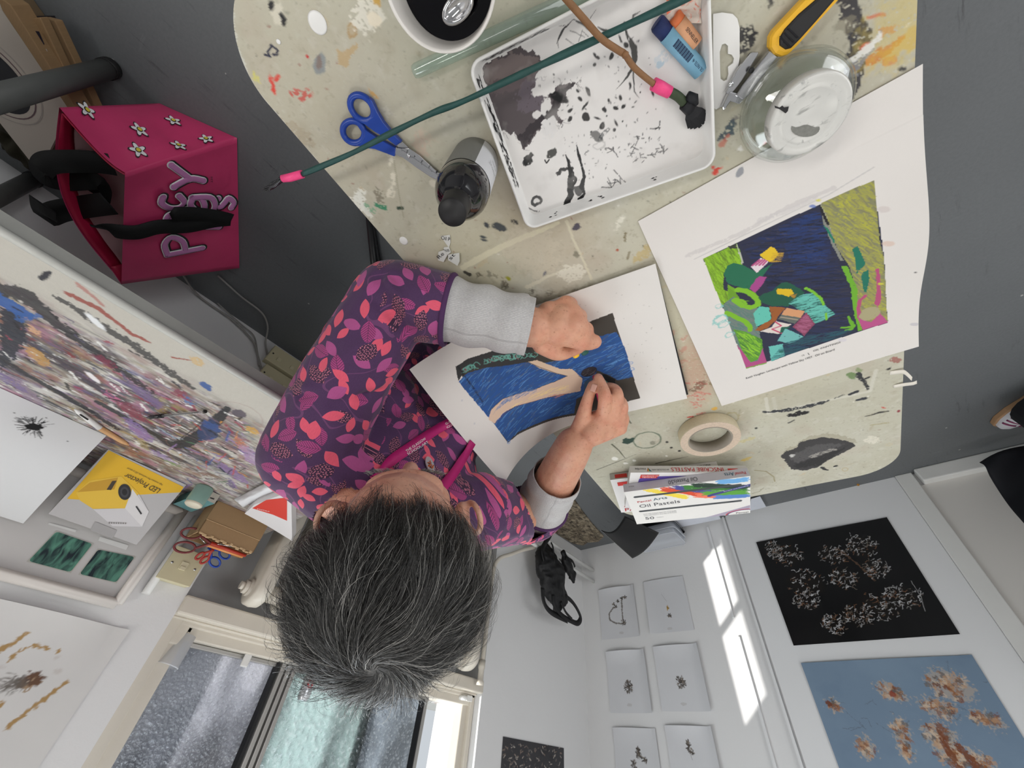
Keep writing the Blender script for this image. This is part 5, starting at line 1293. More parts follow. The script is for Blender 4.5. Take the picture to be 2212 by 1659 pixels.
P(K3((70, 1190), (110, 1240), (170, 1325), (225, 1310), (262, 1220), (290, 1325), (140, 1370)), (172, 76, 128), 1, .0008, .08); L(K3((142, 1366), (285, 1328)), .003, (110, 160, 44), .9, .001, dry=.3)
strokes(90, K3((290, 1330), (420, 1180), (600, 1120), (900, 1080), (975, 1095), (640, 1200)), (40, 84, 96), .002, .6, 1.35, .02, .3)
for c, r_ in (((1557, 690), .010), ((1562, 700), .008), ((1576, 722), .006), ((1552, 662), .004)): B(c, r_, r_ * 1.2, (130, 192, 186), .8, .3, .004, ring=.3, dry=.25)
for p, c, r_ in (((1768, 432), (206, 200, 60), .003), ((1755, 446), (80, 110, 180), .004), ((1900, 610), (206, 200, 70), .004), ((1910, 520), (214, 190, 176), .007), ((1903, 448), (206, 196, 192), .007), ((1968, 581), (40, 40, 44), .0022), ((1975, 700), (190, 186, 190), .006), ((1820, 735), (206, 200, 206), .007), ((1688, 760), (30, 90, 80), .004)):
    B(p, r_, r_ * .5, c, .8, .9, .001, dry=.2)
sheet1 = empty('paper_sheet', (*pB, PZ), 0, 'large white sheet with a blue, green and yellow pastel landscape, half off the table', 'paper')
def bulge(X, Y):
    """the overhanging side curls gently up in its middle"""
    e = np.clip((Y - .17) / .127, 0, 1); m = np.exp(-((X - .20) / .10) ** 2); z = .020 * e ** 2 * m
    z += .004 * np.clip((Y - .15) / .15, 0, 1) * np.sin(X * 14 + 1) * (X > .05) * np.clip(X / .4, 0, 1)
    return z
def _p1f(X, Y):
    q = pB + X[:, None] * pu + Y[:, None] * pv; return np.column_stack([q, PZ + bulge(X, Y)])
_o = link_mesh('sheet', cv.mesh('sheet', _p1f, flip=np.cross(pu, pv) < 0), None, M_vcpaper); wp(_o, sheet1)
def ptext_b(s, a, b, h, e, name='caption'):
    zz_ = PZ + .0006; o = ptext(s, a, b, zz_, h, M_ink, e, name)
    V = get_v(o.data); d = V[:, :2] - pB; V[:, 2] += bulge(d @ pu, d @ pv); set_v(o.data, V); return o
ptext_b('Keith Vaughan. Landscape with Yellow Sky 1957.  Oil on Board', (1612, 819), (1803, 757), .0046, sheet1)
ptext_b('OIL PAINTINGS', (1757, 760), (1816, 741), .0036, sheet1); ptext_b('12', (1733, 770), (1738, 768), .0034, sheet1, 'page_number'); ptext_b('|', (1747, 766), (1748, 765.5), .0048, sheet1, 'page_rule')

# thin black drawing board lying under the left sheet
bq = [Zp(*p, TZ + .006)[:2] for p in ((1421, 590), (1440, 660), (1468, 762), (1486, 850), (1478, 854), (1380, 700), (1300, 640))]
a0 = Zp(1417, 575, TZ + .0052)[:2]; a1 = Zp(1487, 852, TZ + .0052)[:2]; dr = (a1 - a0) / np.linalg.norm(a1 - a0); dn2 = np.array([-dr[1], dr[0]])
if dn2[0] < 0: dn2 = -dn2
bd_ = [a0 - dr * .0, a1, a1 + dn2 * .20 - dr * .01, a0 + dn2 * .24]
tag(MB().prism([tuple(q) for q in bd_], TZ + .0004, TZ + .0060).build('drawing_board', M_blackmatt, bevel=.001), 'thin black board under the pastel drawing, only one edge showing', 'drawing board')

# left sheet: lies on the board, its near end curls up towards the person
S2L, S2W = .42, .297
q_ = dict(ax=.0476, ay=.3129, phi=-.2448, s0=.2041, k=4.116, tw=2.88, z0=TZ + .0085)
_e = np.array([cos(q_['phi']), sin(q_['phi'])]); _n = np.array([-_e[1], _e[0]])
def sheet2(S, T):
    kk = q_['k'] + q_['tw'] * (T / S2W - .5); a = np.maximum(S - q_['s0'], 0)
    ka = kk * a; sn = np.where(a > 0, np.sin(ka) / kk, 0); cs = np.where(a > 0, (1 - np.cos(ka)) / kk, 0)
    d = np.minimum(S, q_['s0']) + sn
    z = q_['z0'] + cs
    # lower corner rolls a little further
    xy = np.array([q_['ax'], q_['ay']]) + d[:, None] * _e + T[:, None] * _n
    return np.column_stack([xy, z])
_gs, _gt = np.meshgrid(np.linspace(0, S2L, 106), np.linspace(0, S2W, 75)); _gs = _gs.ravel(); _gt = _gt.ravel()
_G = sheet2(_gs, _gt); _G = (_G - [0, 0, CAM_H]) @ WM.T; _G = _G[:, :2] / _G[:, 2:] * F_PX + [CX, CY]
def p2(px, py):
    """where on the curled sheet a photo point falls"""
    d = ((_G - [px, py]) ** 2).sum(1); i = d.argmin()
    j = np.argsort(d)[:6]; A = np.column_stack([_G[j], np.ones(6)])
    try:
        cs_, _, _, _ = np.linalg.lstsq(A, np.column_stack([_gs[j], _gt[j]]), rcond=None); r_ = np.array([px, py, 1]) @ cs_
        if abs(r_[0] - _gs[i]) < .03 and abs(r_[1] - _gt[i]) < .03: return (r_[0], r_[1])
    except Exception: pass
    return (_gs[i], _gt[i])
cv = Canvas(S2L, S2W, .001, (219, 215, 210), p2, 33)
cv.mottle((212, 208, 204), .1, .5, .5, 2)
L = cv.line; B = cv.blob
P([(1323, 676), (1383, 860), (1245, 897), (1160, 920), (1120, 938), (1097, 957), (1040, 872), (984, 792), (1012, 775), (1070, 757), (1160, 728), (1260, 700)], (66, 61, 55), 1, 0)
cv.scatter(120, (.0003, .0006), [(90, 84, 78)], (.02, .02, .2, .26), a=(.3, .7))
blue = [(990, 825), (1010, 806), (1060, 792), (1130, 782), (1165, 786), (1200, 780), (1262, 745), (1292, 727), (1332, 717), (1350, 752), (1366, 805), (1368, 814), (1335, 822), (1318, 812), (1290, 800), (1270, 850), (1245, 862), (1240, 893), (1160, 915), (1118, 935), (1098, 955), (1058, 905), (1020, 860)]
P(blue, (44, 82, 138), 1, .001); strokes(260, blue, (38, 84, 156), .0026, .7, .25, .022, .2); strokes(170, blue, (94, 146, 204), .0014, .8, .3, .022, .3); strokes(90, blue, (98, 100, 100), .0016, .6, .3, .016, .45)
# pale leaping shape
skin = (218, 192, 166)
P([(1135, 771), (1150, 774), (1180, 786), (1210, 797), (1236, 797), (1246, 806), (1243, 818), (1224, 812), (1196, 806), (1165, 795), (1140, 782)], skin, 1, .0008); L([(1136, 780), (1165, 793), (1200, 806), (1224, 812)], .0014, (60, 50, 44), .9)
body = [(1225, 812), (1246, 806), (1258, 818), (1254, 845), (1228, 850), (1185, 858), (1150, 868), (1112, 878), (1088, 892), (1068, 915), (1055, 905), (1062, 884), (1086, 862), (1120, 850), (1158, 840), (1195, 826)]
P(body, (214, 186, 164), 1, .001); strokes(34, [(1100, 850), (1160, 838), (1160, 850), (1090, 872), (1060, 900)], (84, 124, 176), .0018, .8, .1, .016, .25); strokes(30, [(1150, 850), (1230, 830), (1230, 845), (1130, 872), (1080, 895)], (236, 210, 146), .0018, .8, .1, .016, .25); strokes(16, [(1170, 855), (1230, 850), (1200, 860)], (196, 130, 110), .0014, .7, .1, .012, .3)
L([(1062, 884), (1086, 862), (1120, 850), (1158, 840), (1200, 824), (1226, 812)], .0012, (60, 56, 54), .8, .0004, dry=.15); L([(1070, 915), (1090, 893), (1115, 878), (1150, 868), (1188, 858), (1228, 850)], .0012, (96, 60, 54), .8, .0004, dry=.2)
B((1272, 803), .0150, .0100, (52, 46, 50), 1, .3, .001); strokes(12, [(1256, 798), (1288, 796), (1284, 812), (1258, 812)], (112, 104, 112), .001, .8, .4, .010, .2); B((1272, 803), .0155, .0105, (30, 26, 28), .9, .3, .0006, ring=.1)
L([(1250, 812), (1262, 818), (1272, 818)], .001, (40, 36, 36))
P([(1262, 826), (1280, 812), (1290, 822), (1280, 845), (1262, 850)], (60, 84, 106), 1, .001, .1); P([(1282, 812), (1306, 808), (1330, 820), (1326, 838), (1300, 836)], (24, 24, 26), 1, .001)
L([(1290, 812), (1304, 820), (1312, 826)], .002, (126, 186, 170), .9, .0005, dry=.15)
# dark corner with curling turquoise scribble
scr_ = [(984, 792), (1012, 775), (1070, 757), (1140, 744), (1160, 778), (1120, 786), (1080, 792), (1030, 795), (1000, 808), (990, 822)]
P(scr_, (56, 56, 56), 1, .001)
for k in range(46):
    c = (RNG.uniform(1000, 1155), 0); y = np.interp(c[0], [1000, 1070, 1160], [800, 774, 766]); r_ = RNG.uniform(4, 10); a0_ = RNG.uniform(0, 6.28)
    L([(c[0] + cos(a0_ + t_) * r_ * (1 - t_ * .06), y + RNG.normal() * 1 + sin(a0_ + t_) * r_ * .6) for t_ in np.linspace(0, RNG.uniform(3, 6), 9)], .0012, (112, 176, 162) if k % 6 else (140, 70, 90), .85, .0004, dry=.12)
for p, r_ in (((1099, 955), .004), ((1037, 874), .003), ((1366, 797), .004), ((1363, 784), .0035)): B(p, r_, r_, (110, 150, 206), .8, .3, .001, ring=.4, dry=.2)
for p, r_ in (((1025, 915), .002), ((998, 865), .002)): B(p, r_, r_, (190, 190, 196), .7)
sheet_b = empty('paper_sheet', (q_['ax'], q_['ay'], q_['z0']), 0, 'white sheet with blue pastel drawing of a pale figure, its near end curled up', 'paper')
_o = link_mesh('sheet', cv.mesh('sheet', sheet2), None, M_vcpaper); wp(_o, sheet_b)
a_, b_ = p2(973, 799), p2(1030, 878)
def on2(s, t, lift=.0005):
    q = sheet2(np.array([s, s + .001, s]), np.array([t, t, t + .001])); n = np.cross(q[1] - q[0], q[2] - q[0]); n /= np.linalg.norm(n); return q[0] + n * lift, (q[1] - q[0])
sc_ = .352
A_, ds_ = on2(sc_, a_[1]); B2_, _ = on2(sc_ + (b_[0] - a_[0]) * .0, b_[1])
lettering('Keith Vaughan. Bather 1959.  Oil on Canvas', A_, B2_, -ds_, .0040, M_ink, sheet_b, 'caption', depth=.0002)

# ------------------------------------------------------------------ the painted bench against the window wall
BX0, BX1, BY0, BY1 = .826, 1.585, -1.05, .470
bench = empty('workbench', ((BX0 + BX1) / 2, -.1, 0), 0, 'long workbench along the window wall, its top thick with layers of spilled paint', 'bench')
def bl(px, py): q = Zp(px, py, TZ); return (q[1] - BY0, q[0] - BX0)
cv = Canvas(BY1 - BY0, BX1 - BX0, .0024, (192, 188, 178), bl, 55)
L = cv.line; B = cv.blob; P = cv.poly
# streaky layers dragged along the bench
def layer(col, thr, a, cell=(.010, .09), edge=9):
    n = fbm((cv.ny, cv.nx), (cell[0] / cv.res, cell[1] / cv.res), 4, cv.rng); sl = (slice(None), slice(None))
    Xn = np.arange(cv.nx) * cv.res + BY0; Yn = np.arange(cv.ny) * cv.res + BX0
    band = np.clip((Yn - .90) / .05, 0, 1)[:, None] * np.clip((Yn - .90) * 8, 0, 1)[:, None]
    band = band * (1 - .55 * np.clip((Xn - .05) / .25, 0, 1)[None])
    cv._put(sl, (np.clip((n - thr) * edge, 0, 1) * a * band).astype(np.float32), col)
layer((150, 146, 132), .44, .75, (.03, .12)); layer((90, 88, 86), .52, .8, (.028, .13)); layer((150, 134, 116), .54, .75, (.03, .09)); layer((206, 204, 200), .56, .8, (.022, .06)); layer((126, 112, 140), .58, .7, (.03, .08)); layer((70, 68, 74), .60, .85, (.03, .14)); layer((118, 96, 88), .58, .7, (.012, .05)); layer((140, 84, 96), .61, .75, (.014, .06))
layer((120, 104, 146), .61, .7, (.016, .06)); layer((56, 54, 58), .60, .85, (.010, .12)); layer((222, 220, 216), .64, .9, (.010, .03)); layer((88, 92, 102), .60, .7); layer((168, 116, 138), .62, .7, (.03, .05)); layer((60, 58, 62), .60, .8, (.03, .07)); layer((146, 100, 84), .64, .7, (.03, .05))
layer((170, 148, 96), .66, .6, (.02, .04)); layer((34, 34, 38), .67, .9, (.006, .05)); layer((232, 232, 230), .70, .85, (.008, .018)); layer((120, 50, 66), .68, .8, (.006, .02)); layer((50, 74, 124), .71, .8, (.008, .02))
# big dark strokes
bk = (46, 46, 50)
L([(0, 625), (60, 640), (110, 690), (180, 740), (260, 800), (330, 850)], [.03, .04, .03, .024, .022, .014], bk, .9, .012, dry=.22)
L([(120, 640), (200, 690), (280, 740), (360, 800), (420, 840)], [.01, .02, .024, .022, .01], bk, .85, .010, dry=.30)
L([(60, 740), (140, 790), (230, 850), (300, 890)], [.012, .020, .018, .01], (70, 62, 74), .8, .010, dry=.35)
P([(0, 660), (50, 680), (55, 730), (25, 780), (0, 800)], (44, 48, 58), .95, .01); L([(-5, 640), (30, 665), (62, 680)], [.03, .04, .02], (48, 92, 158), .95, .01, dry=.2); L([(40, 690), (84, 682)], .012, (52, 96, 160), .8, .006, dry=.35)
L([(-5, 770), (60, 810), (130, 850), (190, 885), (250, 925)], [.012, .018, .02, .018, .016], bk, .95, .005, dry=.2)
L([(210, 868), (300, 918), (345, 945), (372, 962), (400, 958), (430, 940), (470, 905), (492, 882)], [.016, .018, .02, .028, .03, .028, .024, .014], (44, 46, 50), .95, .004, dry=.15)
P([(425, 930), (440, 910), (462, 905), (474, 925), (470, 945), (445, 952), (430, 950)], (52, 66, 102), .9, .006, dry=.1); B((455, 920), .022, .018, (58, 84, 140), .8, .4, .01, dry=.3)
L([(340, 922), (375, 945), (394, 948)], [.006, .008, .005], (150, 168, 184), .8, .004, dry=.3); L([(388, 948), (420, 925), (440, 905)], .003, (40, 40, 42), .9, .001)
B((516, 893), .014, .018, (84, 76, 88), .9, .3, .004)
L([(145, 634), (180, 650), (215, 668), (250, 695), (285, 722), (322, 738)], [.010, .012, .012, .010, .010, .006], (150, 70, 60), .9, .003, dry=.12); L([(165, 612), (200, 640), (222, 660)], [.008, .008, .006], (176, 118, 110), .8, .003, dry=.2)
L([(372, 772), (412, 778)], [.004, .003], (150, 60, 44), .9, .002, dry=.2); B((425, 780), .014, .012, (206, 172, 112), .7, .4, .006, dry=.3); B((444, 834), .014, .010, (40, 84, 150), .9, .5, .006, dry=.25)
L([(88, 602), (100, 592), (108, 588)], [.008, .009, .006], (26, 30, 44), .95, .002, dry=.1)
for p, c, rx, ry in (((225, 780), (130, 50, 74), .022, .014), ((80, 770), (196, 150, 80), .03, .018), ((240, 858), (206, 110, 150), .02, .014), ((285, 890), (140, 60, 80), .036, .02), ((320, 860), (120, 100, 140), .04, .02), ((150, 765), (134, 44, 48), .012, .006), ((72, 713), (216, 170, 130), .012, .008), ((385, 850), (134, 66, 84), .012, .02), ((405, 865), (70, 110, 170), .018, .01), ((300, 930), (140, 118, 170), .05, .02), ((350, 985), (150, 130, 176), .04, .012), ((310, 960), (150, 134, 90), .03, .01), ((370, 1000), (120, 150, 96), .02, .006), ((500, 1020), (140, 112, 160), .06, .02), ((520, 960), (196, 120, 84), .03, .016), ((545, 930), (206, 160, 60), .016, .012), ((540, 985), (170, 140, 180), .05, .02), ((500, 1045), (96, 80, 130), .03, .01), ((476, 1045), (196, 196, 186), .05, .012), ((60, 850), (150, 130, 150), .06, .02), ((15, 820), (120, 104, 150), .04, .016)):
    B(p, rx, ry, c, .75, RNG.random() * 1.2, .012, dry=.4)
for k in range(60):
    c = [(190, 70, 60), (60, 90, 150), (214, 206, 196), (150, 120, 170), (80, 120, 90), (40, 40, 44), (214, 150, 70)][k % 7]
    x = RNG.uniform(380, 590); y = RNG.uniform(900, 1060); L([(x, y), (x + RNG.normal() * 16, y + RNG.normal() * 9)], RNG.uniform(.002, .005), c, .85, .003, dry=.3)
for k in range(50):
    x = RNG.uniform(0, 520); y = .59 * x + 560 + RNG.uniform(20, 200); L([(x, y), (x + RNG.uniform(6, 30), y + RNG.uniform(4, 18))], RNG.uniform(.003, .007), [(236, 236, 232), (30, 30, 34), (150, 60, 80), (90, 84, 110)][k % 4], .85, .004, dry=.35)
for c, r_ in (((510, 900), .05), ((400, 960), .04), ((345, 935), .03)): B(c, r_, r_ * 1.3, (150, 110, 106), .5, .3, .002, ring=.03)
L([(465, 1020), (510, 1028)], .004, (110, 120, 130), .9, .001); L([(475, 1010), (485, 1020)], .006, (40, 50, 70), .9, .002)
B((205, 694), .020, .008, (236, 238, 240), .95, .5, .003, dry=.2); B((200, 815), .018, .008, (238, 234, 236), .95, .6, .002)
cv.a[:] = cv.a
def _bn(X, Y): return np.column_stack([Y + BX0, X + BY0, np.full(len(X), TZ)])
wp(link_mesh('bench_top', cv.mesh('bench_top', _bn, flip=True), None, mat('layered dried paint', None, .42, amt=.05, scale=90, bump=.5, bscale=120)), bench)
bw(MB().box(((BX0 + BX1) / 2, (BY0 + BY1) / 2, TZ - .0206), (BX1 - BX0 - .001, BY1 - BY0 - .001, .040)), 'bench_slab', mat('grey painted edge', srgb(176, 176, 170), .5, amt=.12, scale=20), bench)
bw(MB().tube([(BX0 - .003, BY0, TZ - .006), (BX0 - .003, BY1, TZ - .006)], .0075, 10), 'edge_lipping', mat('worn edge strip', srgb(190, 190, 184), .45, amt=.12, scale=40), bench)
for y in (-1.01, .43):
    for x in (1.02, 1.50):
        bw(MB().box((x, y, (TZ - .041) / 2), (.045, .045, TZ - .041)), 'leg', M_trim, bench, bevel=.003)

def thing(o, lab, cat, group=None): return tag(o, lab, cat, group)
# pens
pe = empty('ballpoint_pen', V3((160, 886), TZ), 0, 'four colour pen with white top and wood coloured barrel on the bench', 'pen')
a_, m_, b_ = Vector(V3((161, 884), TZ + .0075)), Vector(V3((216, 925), TZ + .0072)), Vector(V3((279, 962), TZ + .0035))
d = (b_ - a_).normalized()
bw(MB().tube([tuple(a_), tuple(a_ + d * .004), tuple(a_ + d * .012), tuple(m_)], [.0018, .0030, .0055, .0060], 14), 'upper_barrel', M_white_pl, pe)
bw(MB().tube([tuple(m_), tuple(m_ + (b_ - m_) * .75), tuple(m_ + (b_ - m_) * .9), tuple(b_)], [.0060, .0058, .0036, .0008], 14), 'lower_barrel', mat('wood coloured barrel', srgb(206, 160, 112), .5, amt=.15, scale=90, stretch=(1, 6, 1)), pe)
bw(MB().tube([tuple(a_ + d * .014 + Vector((-.003, .002, .0045))), tuple(a_ + d * .034 + Vector((-.003, .002, .0045)))], .0018, 8).tube([tuple(a_ + d * .014 + Vector((.002, -.003, .0045))), tuple(a_ + d * .034 + Vector((.002, -.003, .0045)))], .0014, 8), 'slider', M_blackmatt, pe)
pe = empty('ballpoint_pen', V3((318, 902), TZ), 0, 'clear ballpoint pen with a black cap on the paint-stained bench', 'pen')
a_, b_ = Vector(V3((319, 902), TZ + .0065)), Vector(V3((443, 889), TZ + .0045)); d = b_ - a_
bw(MB().tube([tuple(a_), tuple(a_ + d * .05), tuple(a_ + d * .27)], [.0026, .0044, .0050], 12).tube([tuple(a_ + d * .07 + Vector((0, 0, .005))), tuple(a_ + d * .30 + Vector((0, 0, .005)))], .0012, 6), 'pen_cap', M_blackgloss, pe)
bw(MB().tube([tuple(a_ + d * .27), tuple(b_)], .0038, 8), 'clear_barrel', M_film, pe); bw(MB().tube([tuple(a_ + d * .25), tuple(a_ + d * .88)], .0016, 8), 'ink_tube', M_ink, pe)
bw(MB().tube([tuple(a_ + d * .985), tuple(a_ + d * 1.01)], .0042, 10), 'end_plug', M_blackgloss, pe)

# sheet with ink splat leaning on the wall, plain sheet behind it
def leaning(name, lab, bl_, br_, ytr, ztop, xtop, ext, draw=None, sag=.02, z0=TZ + .001):
    A = Vector(V3(br_, z0)); Bq = Vector(V3(bl_, z0)); w = (Bq - A); w = w.normalized() * ext; T = Vector((xtop, ytr, ztop)) - A
    cv = Canvas(ext, T.length, .0016, (212, 213, 214), None, 5)
    if draw: draw(cv, A, w, T)
    nrm = w.cross(T).normalized()
    def f(X, Y):
        u = X / ext; v = Y / T.length
        q = np.array(A) + u[:, None] * np.array(w) + v[:, None] * np.array(T)
        return q + np.array([-1., 0, .2]) * (-(sag) * np.sin(v * pi) * (1 + .3 * np.sin(u * 5)))[:, None] * -1
    o = link_mesh(name, cv.mesh(name, f), None, M_vcpaper); return tag(o, lab, 'paper')
def splat(cv, A, w, T):
    ex = np.array(w / w.length); ey = np.array(T / T.length); An = np.array(A)
    def toloc(px, py):     # photo point on the leaning plane
        n = np.cross(ex, ey); dd = ray(px, py); t_ = (An - [0, 0, CAM_H]) @ n / (dd @ n); q = np.array([0, 0, CAM_H]) + dd * t_ - An
        return (q @ ex, q @ ey)
    cv.P2 = toloc; bk_ = (22, 22, 24)
    cv.blob((74, 927), .016, .0085, bk_, 1, .5, .004)
    for k in range(70):
        a = RNG.uniform(0, 6.28); r0 = RNG.uniform(8, 18); r1 = r0 + RNG.uniform(2, 18)
        cv.line([(74 + cos(a) * r0 * 1.3, 927 + sin(a) * r0 * .8), (74 + cos(a) * r1 * 1.3, 927 + sin(a) * r1 * .8)], RNG.uniform(.0008, .002), bk_, .85, .001, dry=.3)
    for k in range(18): cv.line([(30 + k * 1.6, 909 + RNG.normal() * 3), (44 + k * 1.6, 914 + RNG.normal() * 3)], .0015, (70, 70, 72), .6, .001, dry=.4)
    for p in ((32, 896), (145, 957), (100, 905)): cv.blob(p, .0018, .0012, bk_, .9)
_tr = Xp(50, 1131, 1.560)
leaning('paper_sheet', 'white sheet with a spiky black ink splat leaning against the wall behind the bench', (0, 838), (230, 941), _tr[1], _tr[2], 1.560, .30, splat, .035)
_q = Xp(0, 1150, 1.585)
o = MB().sheet(lambda u, v: (1.5945 + .002 * sin(v * 3), -.62 + .30 * u - .01 * v, .86 + .19 * v), 8, 8).build('paper_sheet', M_vcpaper)
set_col(o.data, np.tile(srgb(218, 216, 212), (len(o.data.vertices), 1))) if False else None
tag(o, 'plain white sheet taped to the wall beside the framed pictures', 'paper'); o.data.materials.clear(); o.data.materials.append(mat('white paper', srgb(218, 216, 212), .85))
# framed pair of green prints
fx = 1.575
frm = empty('picture_frame', (1.58, .09, TZ), 0, 'white framed board with two green leaf-shadow photographs, standing on the bench', 'picture frame')
fy0, fy1, fz0, fz1 = -.29, .216, TZ + .016, 1.030
bw(MB().box((1.589, (fy0 + fy1) / 2, (fz0 + fz1) / 2), (.006, fy1 - fy0, fz1 - fz0)), 'backing_board', mat('grey white mount', srgb(206, 204, 202), .5, amt=.01), frm)
fb = MB(); w_ = .022
for y in (fy0, fy1): fb.tube([(1.578, y, fz0), (1.578, y, fz1)], .013, 12)
for z in (fz0 + .012, fz1): fb.tube([(1.578, fy0, z), (1.578, fy1, z)], .013, 12)
bw(fb, 'frame_moulding', mat('white moulding', srgb(214, 208, 202), .35, amt=.02, scale=20), frm)
def green_print(quad, name):
    m, t, b = new_mat('dark green leaf photograph'); v = t.coord()
    n = t.noise(26, 3, .5, t.mapping(v, (1, 2.6, .8), (.9, 0, 0)), .8); c = t.mix(t.ramp(n, .36, .66), srgb(22, 40, 48), srgb(92, 148, 128)); t.link(c, b.inputs['Base Color']); b.inputs['Roughness'].default_value = .25; return m
_gm = green_print(None, '')
for q in (((122, 1148), (200, 1175), (152, 1236), (61, 1212)), ((212, 1187), (291, 1203), (251, 1258), (172, 1240))):
    q = [Xp(*p, 1.5845) for p in q]
    # slightly rounded, ragged corners
    pts = []
    for i in range(4):
        a, b2, c2 = np.array(q[i - 1]), np.array(q[i]), np.array(q[(i + 1) % 4])
        pts += [tuple(b2 + (a - b2) * .07), tuple(b2 + (a - b2) * .02 + (c2 - b2) * .02), tuple(b2 + (c2 - b2) * .07)]
    bw(MB().poly(pts), 'photograph', _gm, frm)
    cpt = sum(np.array(p) for p in q) / 4
    bw(MB().poly([tuple(cpt + (np.array(p) - cpt) * 1.05 + np.array([.0006, 0, 0])) for p in q]), 'print_border', mat('print border', srgb(190, 188, 180), .4), frm)
for q in (((106, 1129), (165, 1145), (163, 1150), (104, 1133)), ((216, 1159), (278, 1178), (272, 1188), (212, 1168))):
    bw(MB().poly([tuple(Xp(*p, 1.5842)) for p in q]), 'label_strip', mat('white label', srgb(226, 226, 224), .5), frm)
# projector box, leaning against the frame
pj = empty('projector_box', V3((320, 1008), TZ), 0, 'yellow and grey carton printed with a small projector, standing on the bench', 'box')
pA_, pB_ = Vector(V3((234, 970), TZ + .001)), Vector(V3((403, 1047), TZ + .001))        # lower edge
pC_, pD_ = Vector(Xp(302, 1181, 1.527)), Vector(Xp(104, 1110, 1.523))                    # upper edge
Ux, Uy = (pB_ - pA_), (pD_ - pA_)
Nn = Ux.cross(Uy).normalized(); 
if Nn.x > 0: Nn = -Nn
def PJ(u, v, l=0.): return pA_ + Ux * u + Uy * v + Nn * l
cb = MB(); th = .042
vs = [PJ(0, 0), PJ(1, 0), PJ(1, 1), PJ(0, 1)] + [PJ(0, 0, -th), PJ(1, 0, -th), PJ(1, 1, -th), PJ(0, 1, -th)]
for v in vs[4:6]: v.z = max(v.z, TZ + .001)
cb.add([tuple(v) for v in vs], [(0, 1, 2, 3), (5, 4, 7, 6), (1, 5, 6, 2), (0, 3, 7, 4), (3, 2, 6, 7), (0, 4, 5, 1)], srgb(182, 180, 180))
bw(cb, 'carton', M_vc, pj, bevel=.0008)
def pjl(px, py):
    """photo point -> u,v on the carton face"""
    n = np.array(Nn); dd = ray(px, py); A = np.array(pA_); t_ = (A - [0, 0, CAM_H]) @ n / (dd @ n); q = np.array([0, 0, CAM_H]) + dd * t_ - A
    u = q @ np.array(Ux) / Ux.length_squared; v = q @ np.array(Uy) / Uy.length_squared; return u, v
def pjp(pts, col, l, name, m=None):
    b = MB().poly([tuple(PJ(*pjl(*p), l)) for p in pts], srgb(*col)); return bw(b, name, m or M_vc, pj)
k6 = lambda x, y: (x / 3.456, 800 + y / 3.456)
Q6 = lambda *pts: [k6(*p) for p in pts]
pjp(Q6((812, 596), (1388, 850), (1362, 888), (1060, 910), (590, 955), (478, 950)), (224, 178, 34), .0006, 'yellow_panel')
pjp(Q6((660, 815), (905, 780), (1040, 900), (930, 1010), (680, 1018), (580, 960), (550, 905)), (226, 186, 62), .0012, 'printed_projector')
pjp(Q6((660, 830), (880, 790), (850, 875), (560, 900)), (196, 150, 40), .0016, 'printed_top'); pjp(Q6((835, 815), (870, 812), (825, 880), (790, 878)), (60, 50, 36), .0020, 'printed_dial')
pjp(Q6((680, 1020), (935, 1010), (1040, 905), (1115, 1030), (1055, 1140), (830, 1140)), (206, 204, 206), .0010, 'printed_lower_body'); pjp(Q6((990, 870), (1115, 1030), (1060, 1140), (930, 1010)), (218, 216, 216), .0013, 'printed_side')
cpx = k6(930, 892)
for r_, c, l in ((1., (34, 34, 38), .0024), (.68, (58, 58, 64), .0028), (.4, (20, 20, 24), .0032)):
    pjp([(cpx[0] + 14.5 * r_ * cos(a), cpx[1] + 16.5 * r_ * sin(a)) for a in np.linspace(0, 2 * pi, 24, endpoint=False)], c, l, 'printed_lens')
pjp(Q6((1012, 995), (1022, 990), (1062, 1045), (1052, 1052)), (40, 40, 44), .0024, 'printed_slot')
for k in range(8): pjp(Q6((800 + k * 18, 1110 + k * .4), (812 + k * 18, 1110 + k * .4), (812 + k * 18, 1122), (800 + k * 18, 1122)), (130, 126, 124), .0018, 'printed_vent')
pjp(Q6((695, 1110), (862, 1168), (826, 1228), (655, 1172)), (160, 158, 158), .0012, 'tuck_flap')
def pjt(s, a, b, h, l=.002):
    P0, P1 = PJ(*pjl(*a), l), PJ(*pjl(*b), l); x = P1 - P0; lettering(s, P0, P1, -Nn.cross(x) if (Nn.cross(x)).z < 0 else Nn.cross(x), h, M_ink, pj)
pjt('LED Projector', k6(1212, 868), k6(950, 757), .0135); pjt('High resolution Mini multimedia LED projector', k6(1228, 833), k6(955, 715), .0042)
# pale green carton with an inkwell in front, beside the projector box
gb = empty('green_carton', V3((415, 1075), TZ), 0, 'small sea green carton with a white end flap, on the bench by the projector box', 'box')
g_ = lambda x, y: (320 + x / 6.9125, 1020 + y / 6.9125)
gz = TZ + .002
q0 = [Vector(V3(g_(*p), gz + .05)) for p in ((820, 235), (1075, 350), (1040, 430), (775, 325))]
gA, gB_ = Vector(V3(g_(810, 215), gz)), Vector(V3(g_(1075, 345), gz)); gw = gB_ - gA; gup = Vector((0, 0, .028)); gl = Vector((.045, -.055, 0))
gl = Vector(V3(g_(465, 350), gz)) - gA
vs = [gA, gB_, gB_ + gl, gA + gl]; vs = vs + [v + gup for v in vs]
b = MB(); cs = [srgb(104, 152, 154), srgb(70, 112, 104)]
b.add([tuple(v) for v in vs], [(4, 5, 6, 7)], cs[0]); b.add([tuple(v) for v in vs], [(0, 3, 2, 1), (2, 3, 7, 6), (1, 2, 6, 5)], cs[0]); b.add([tuple(v) for v in vs], [(3, 0, 4, 7)], cs[1]); b.add([tuple(v) for v in vs], [(0, 1, 5, 4)], srgb(206, 202, 190))
bw(b, 'carton', mat('sea green card', None, .45, amt=.18, scale=60), gb)
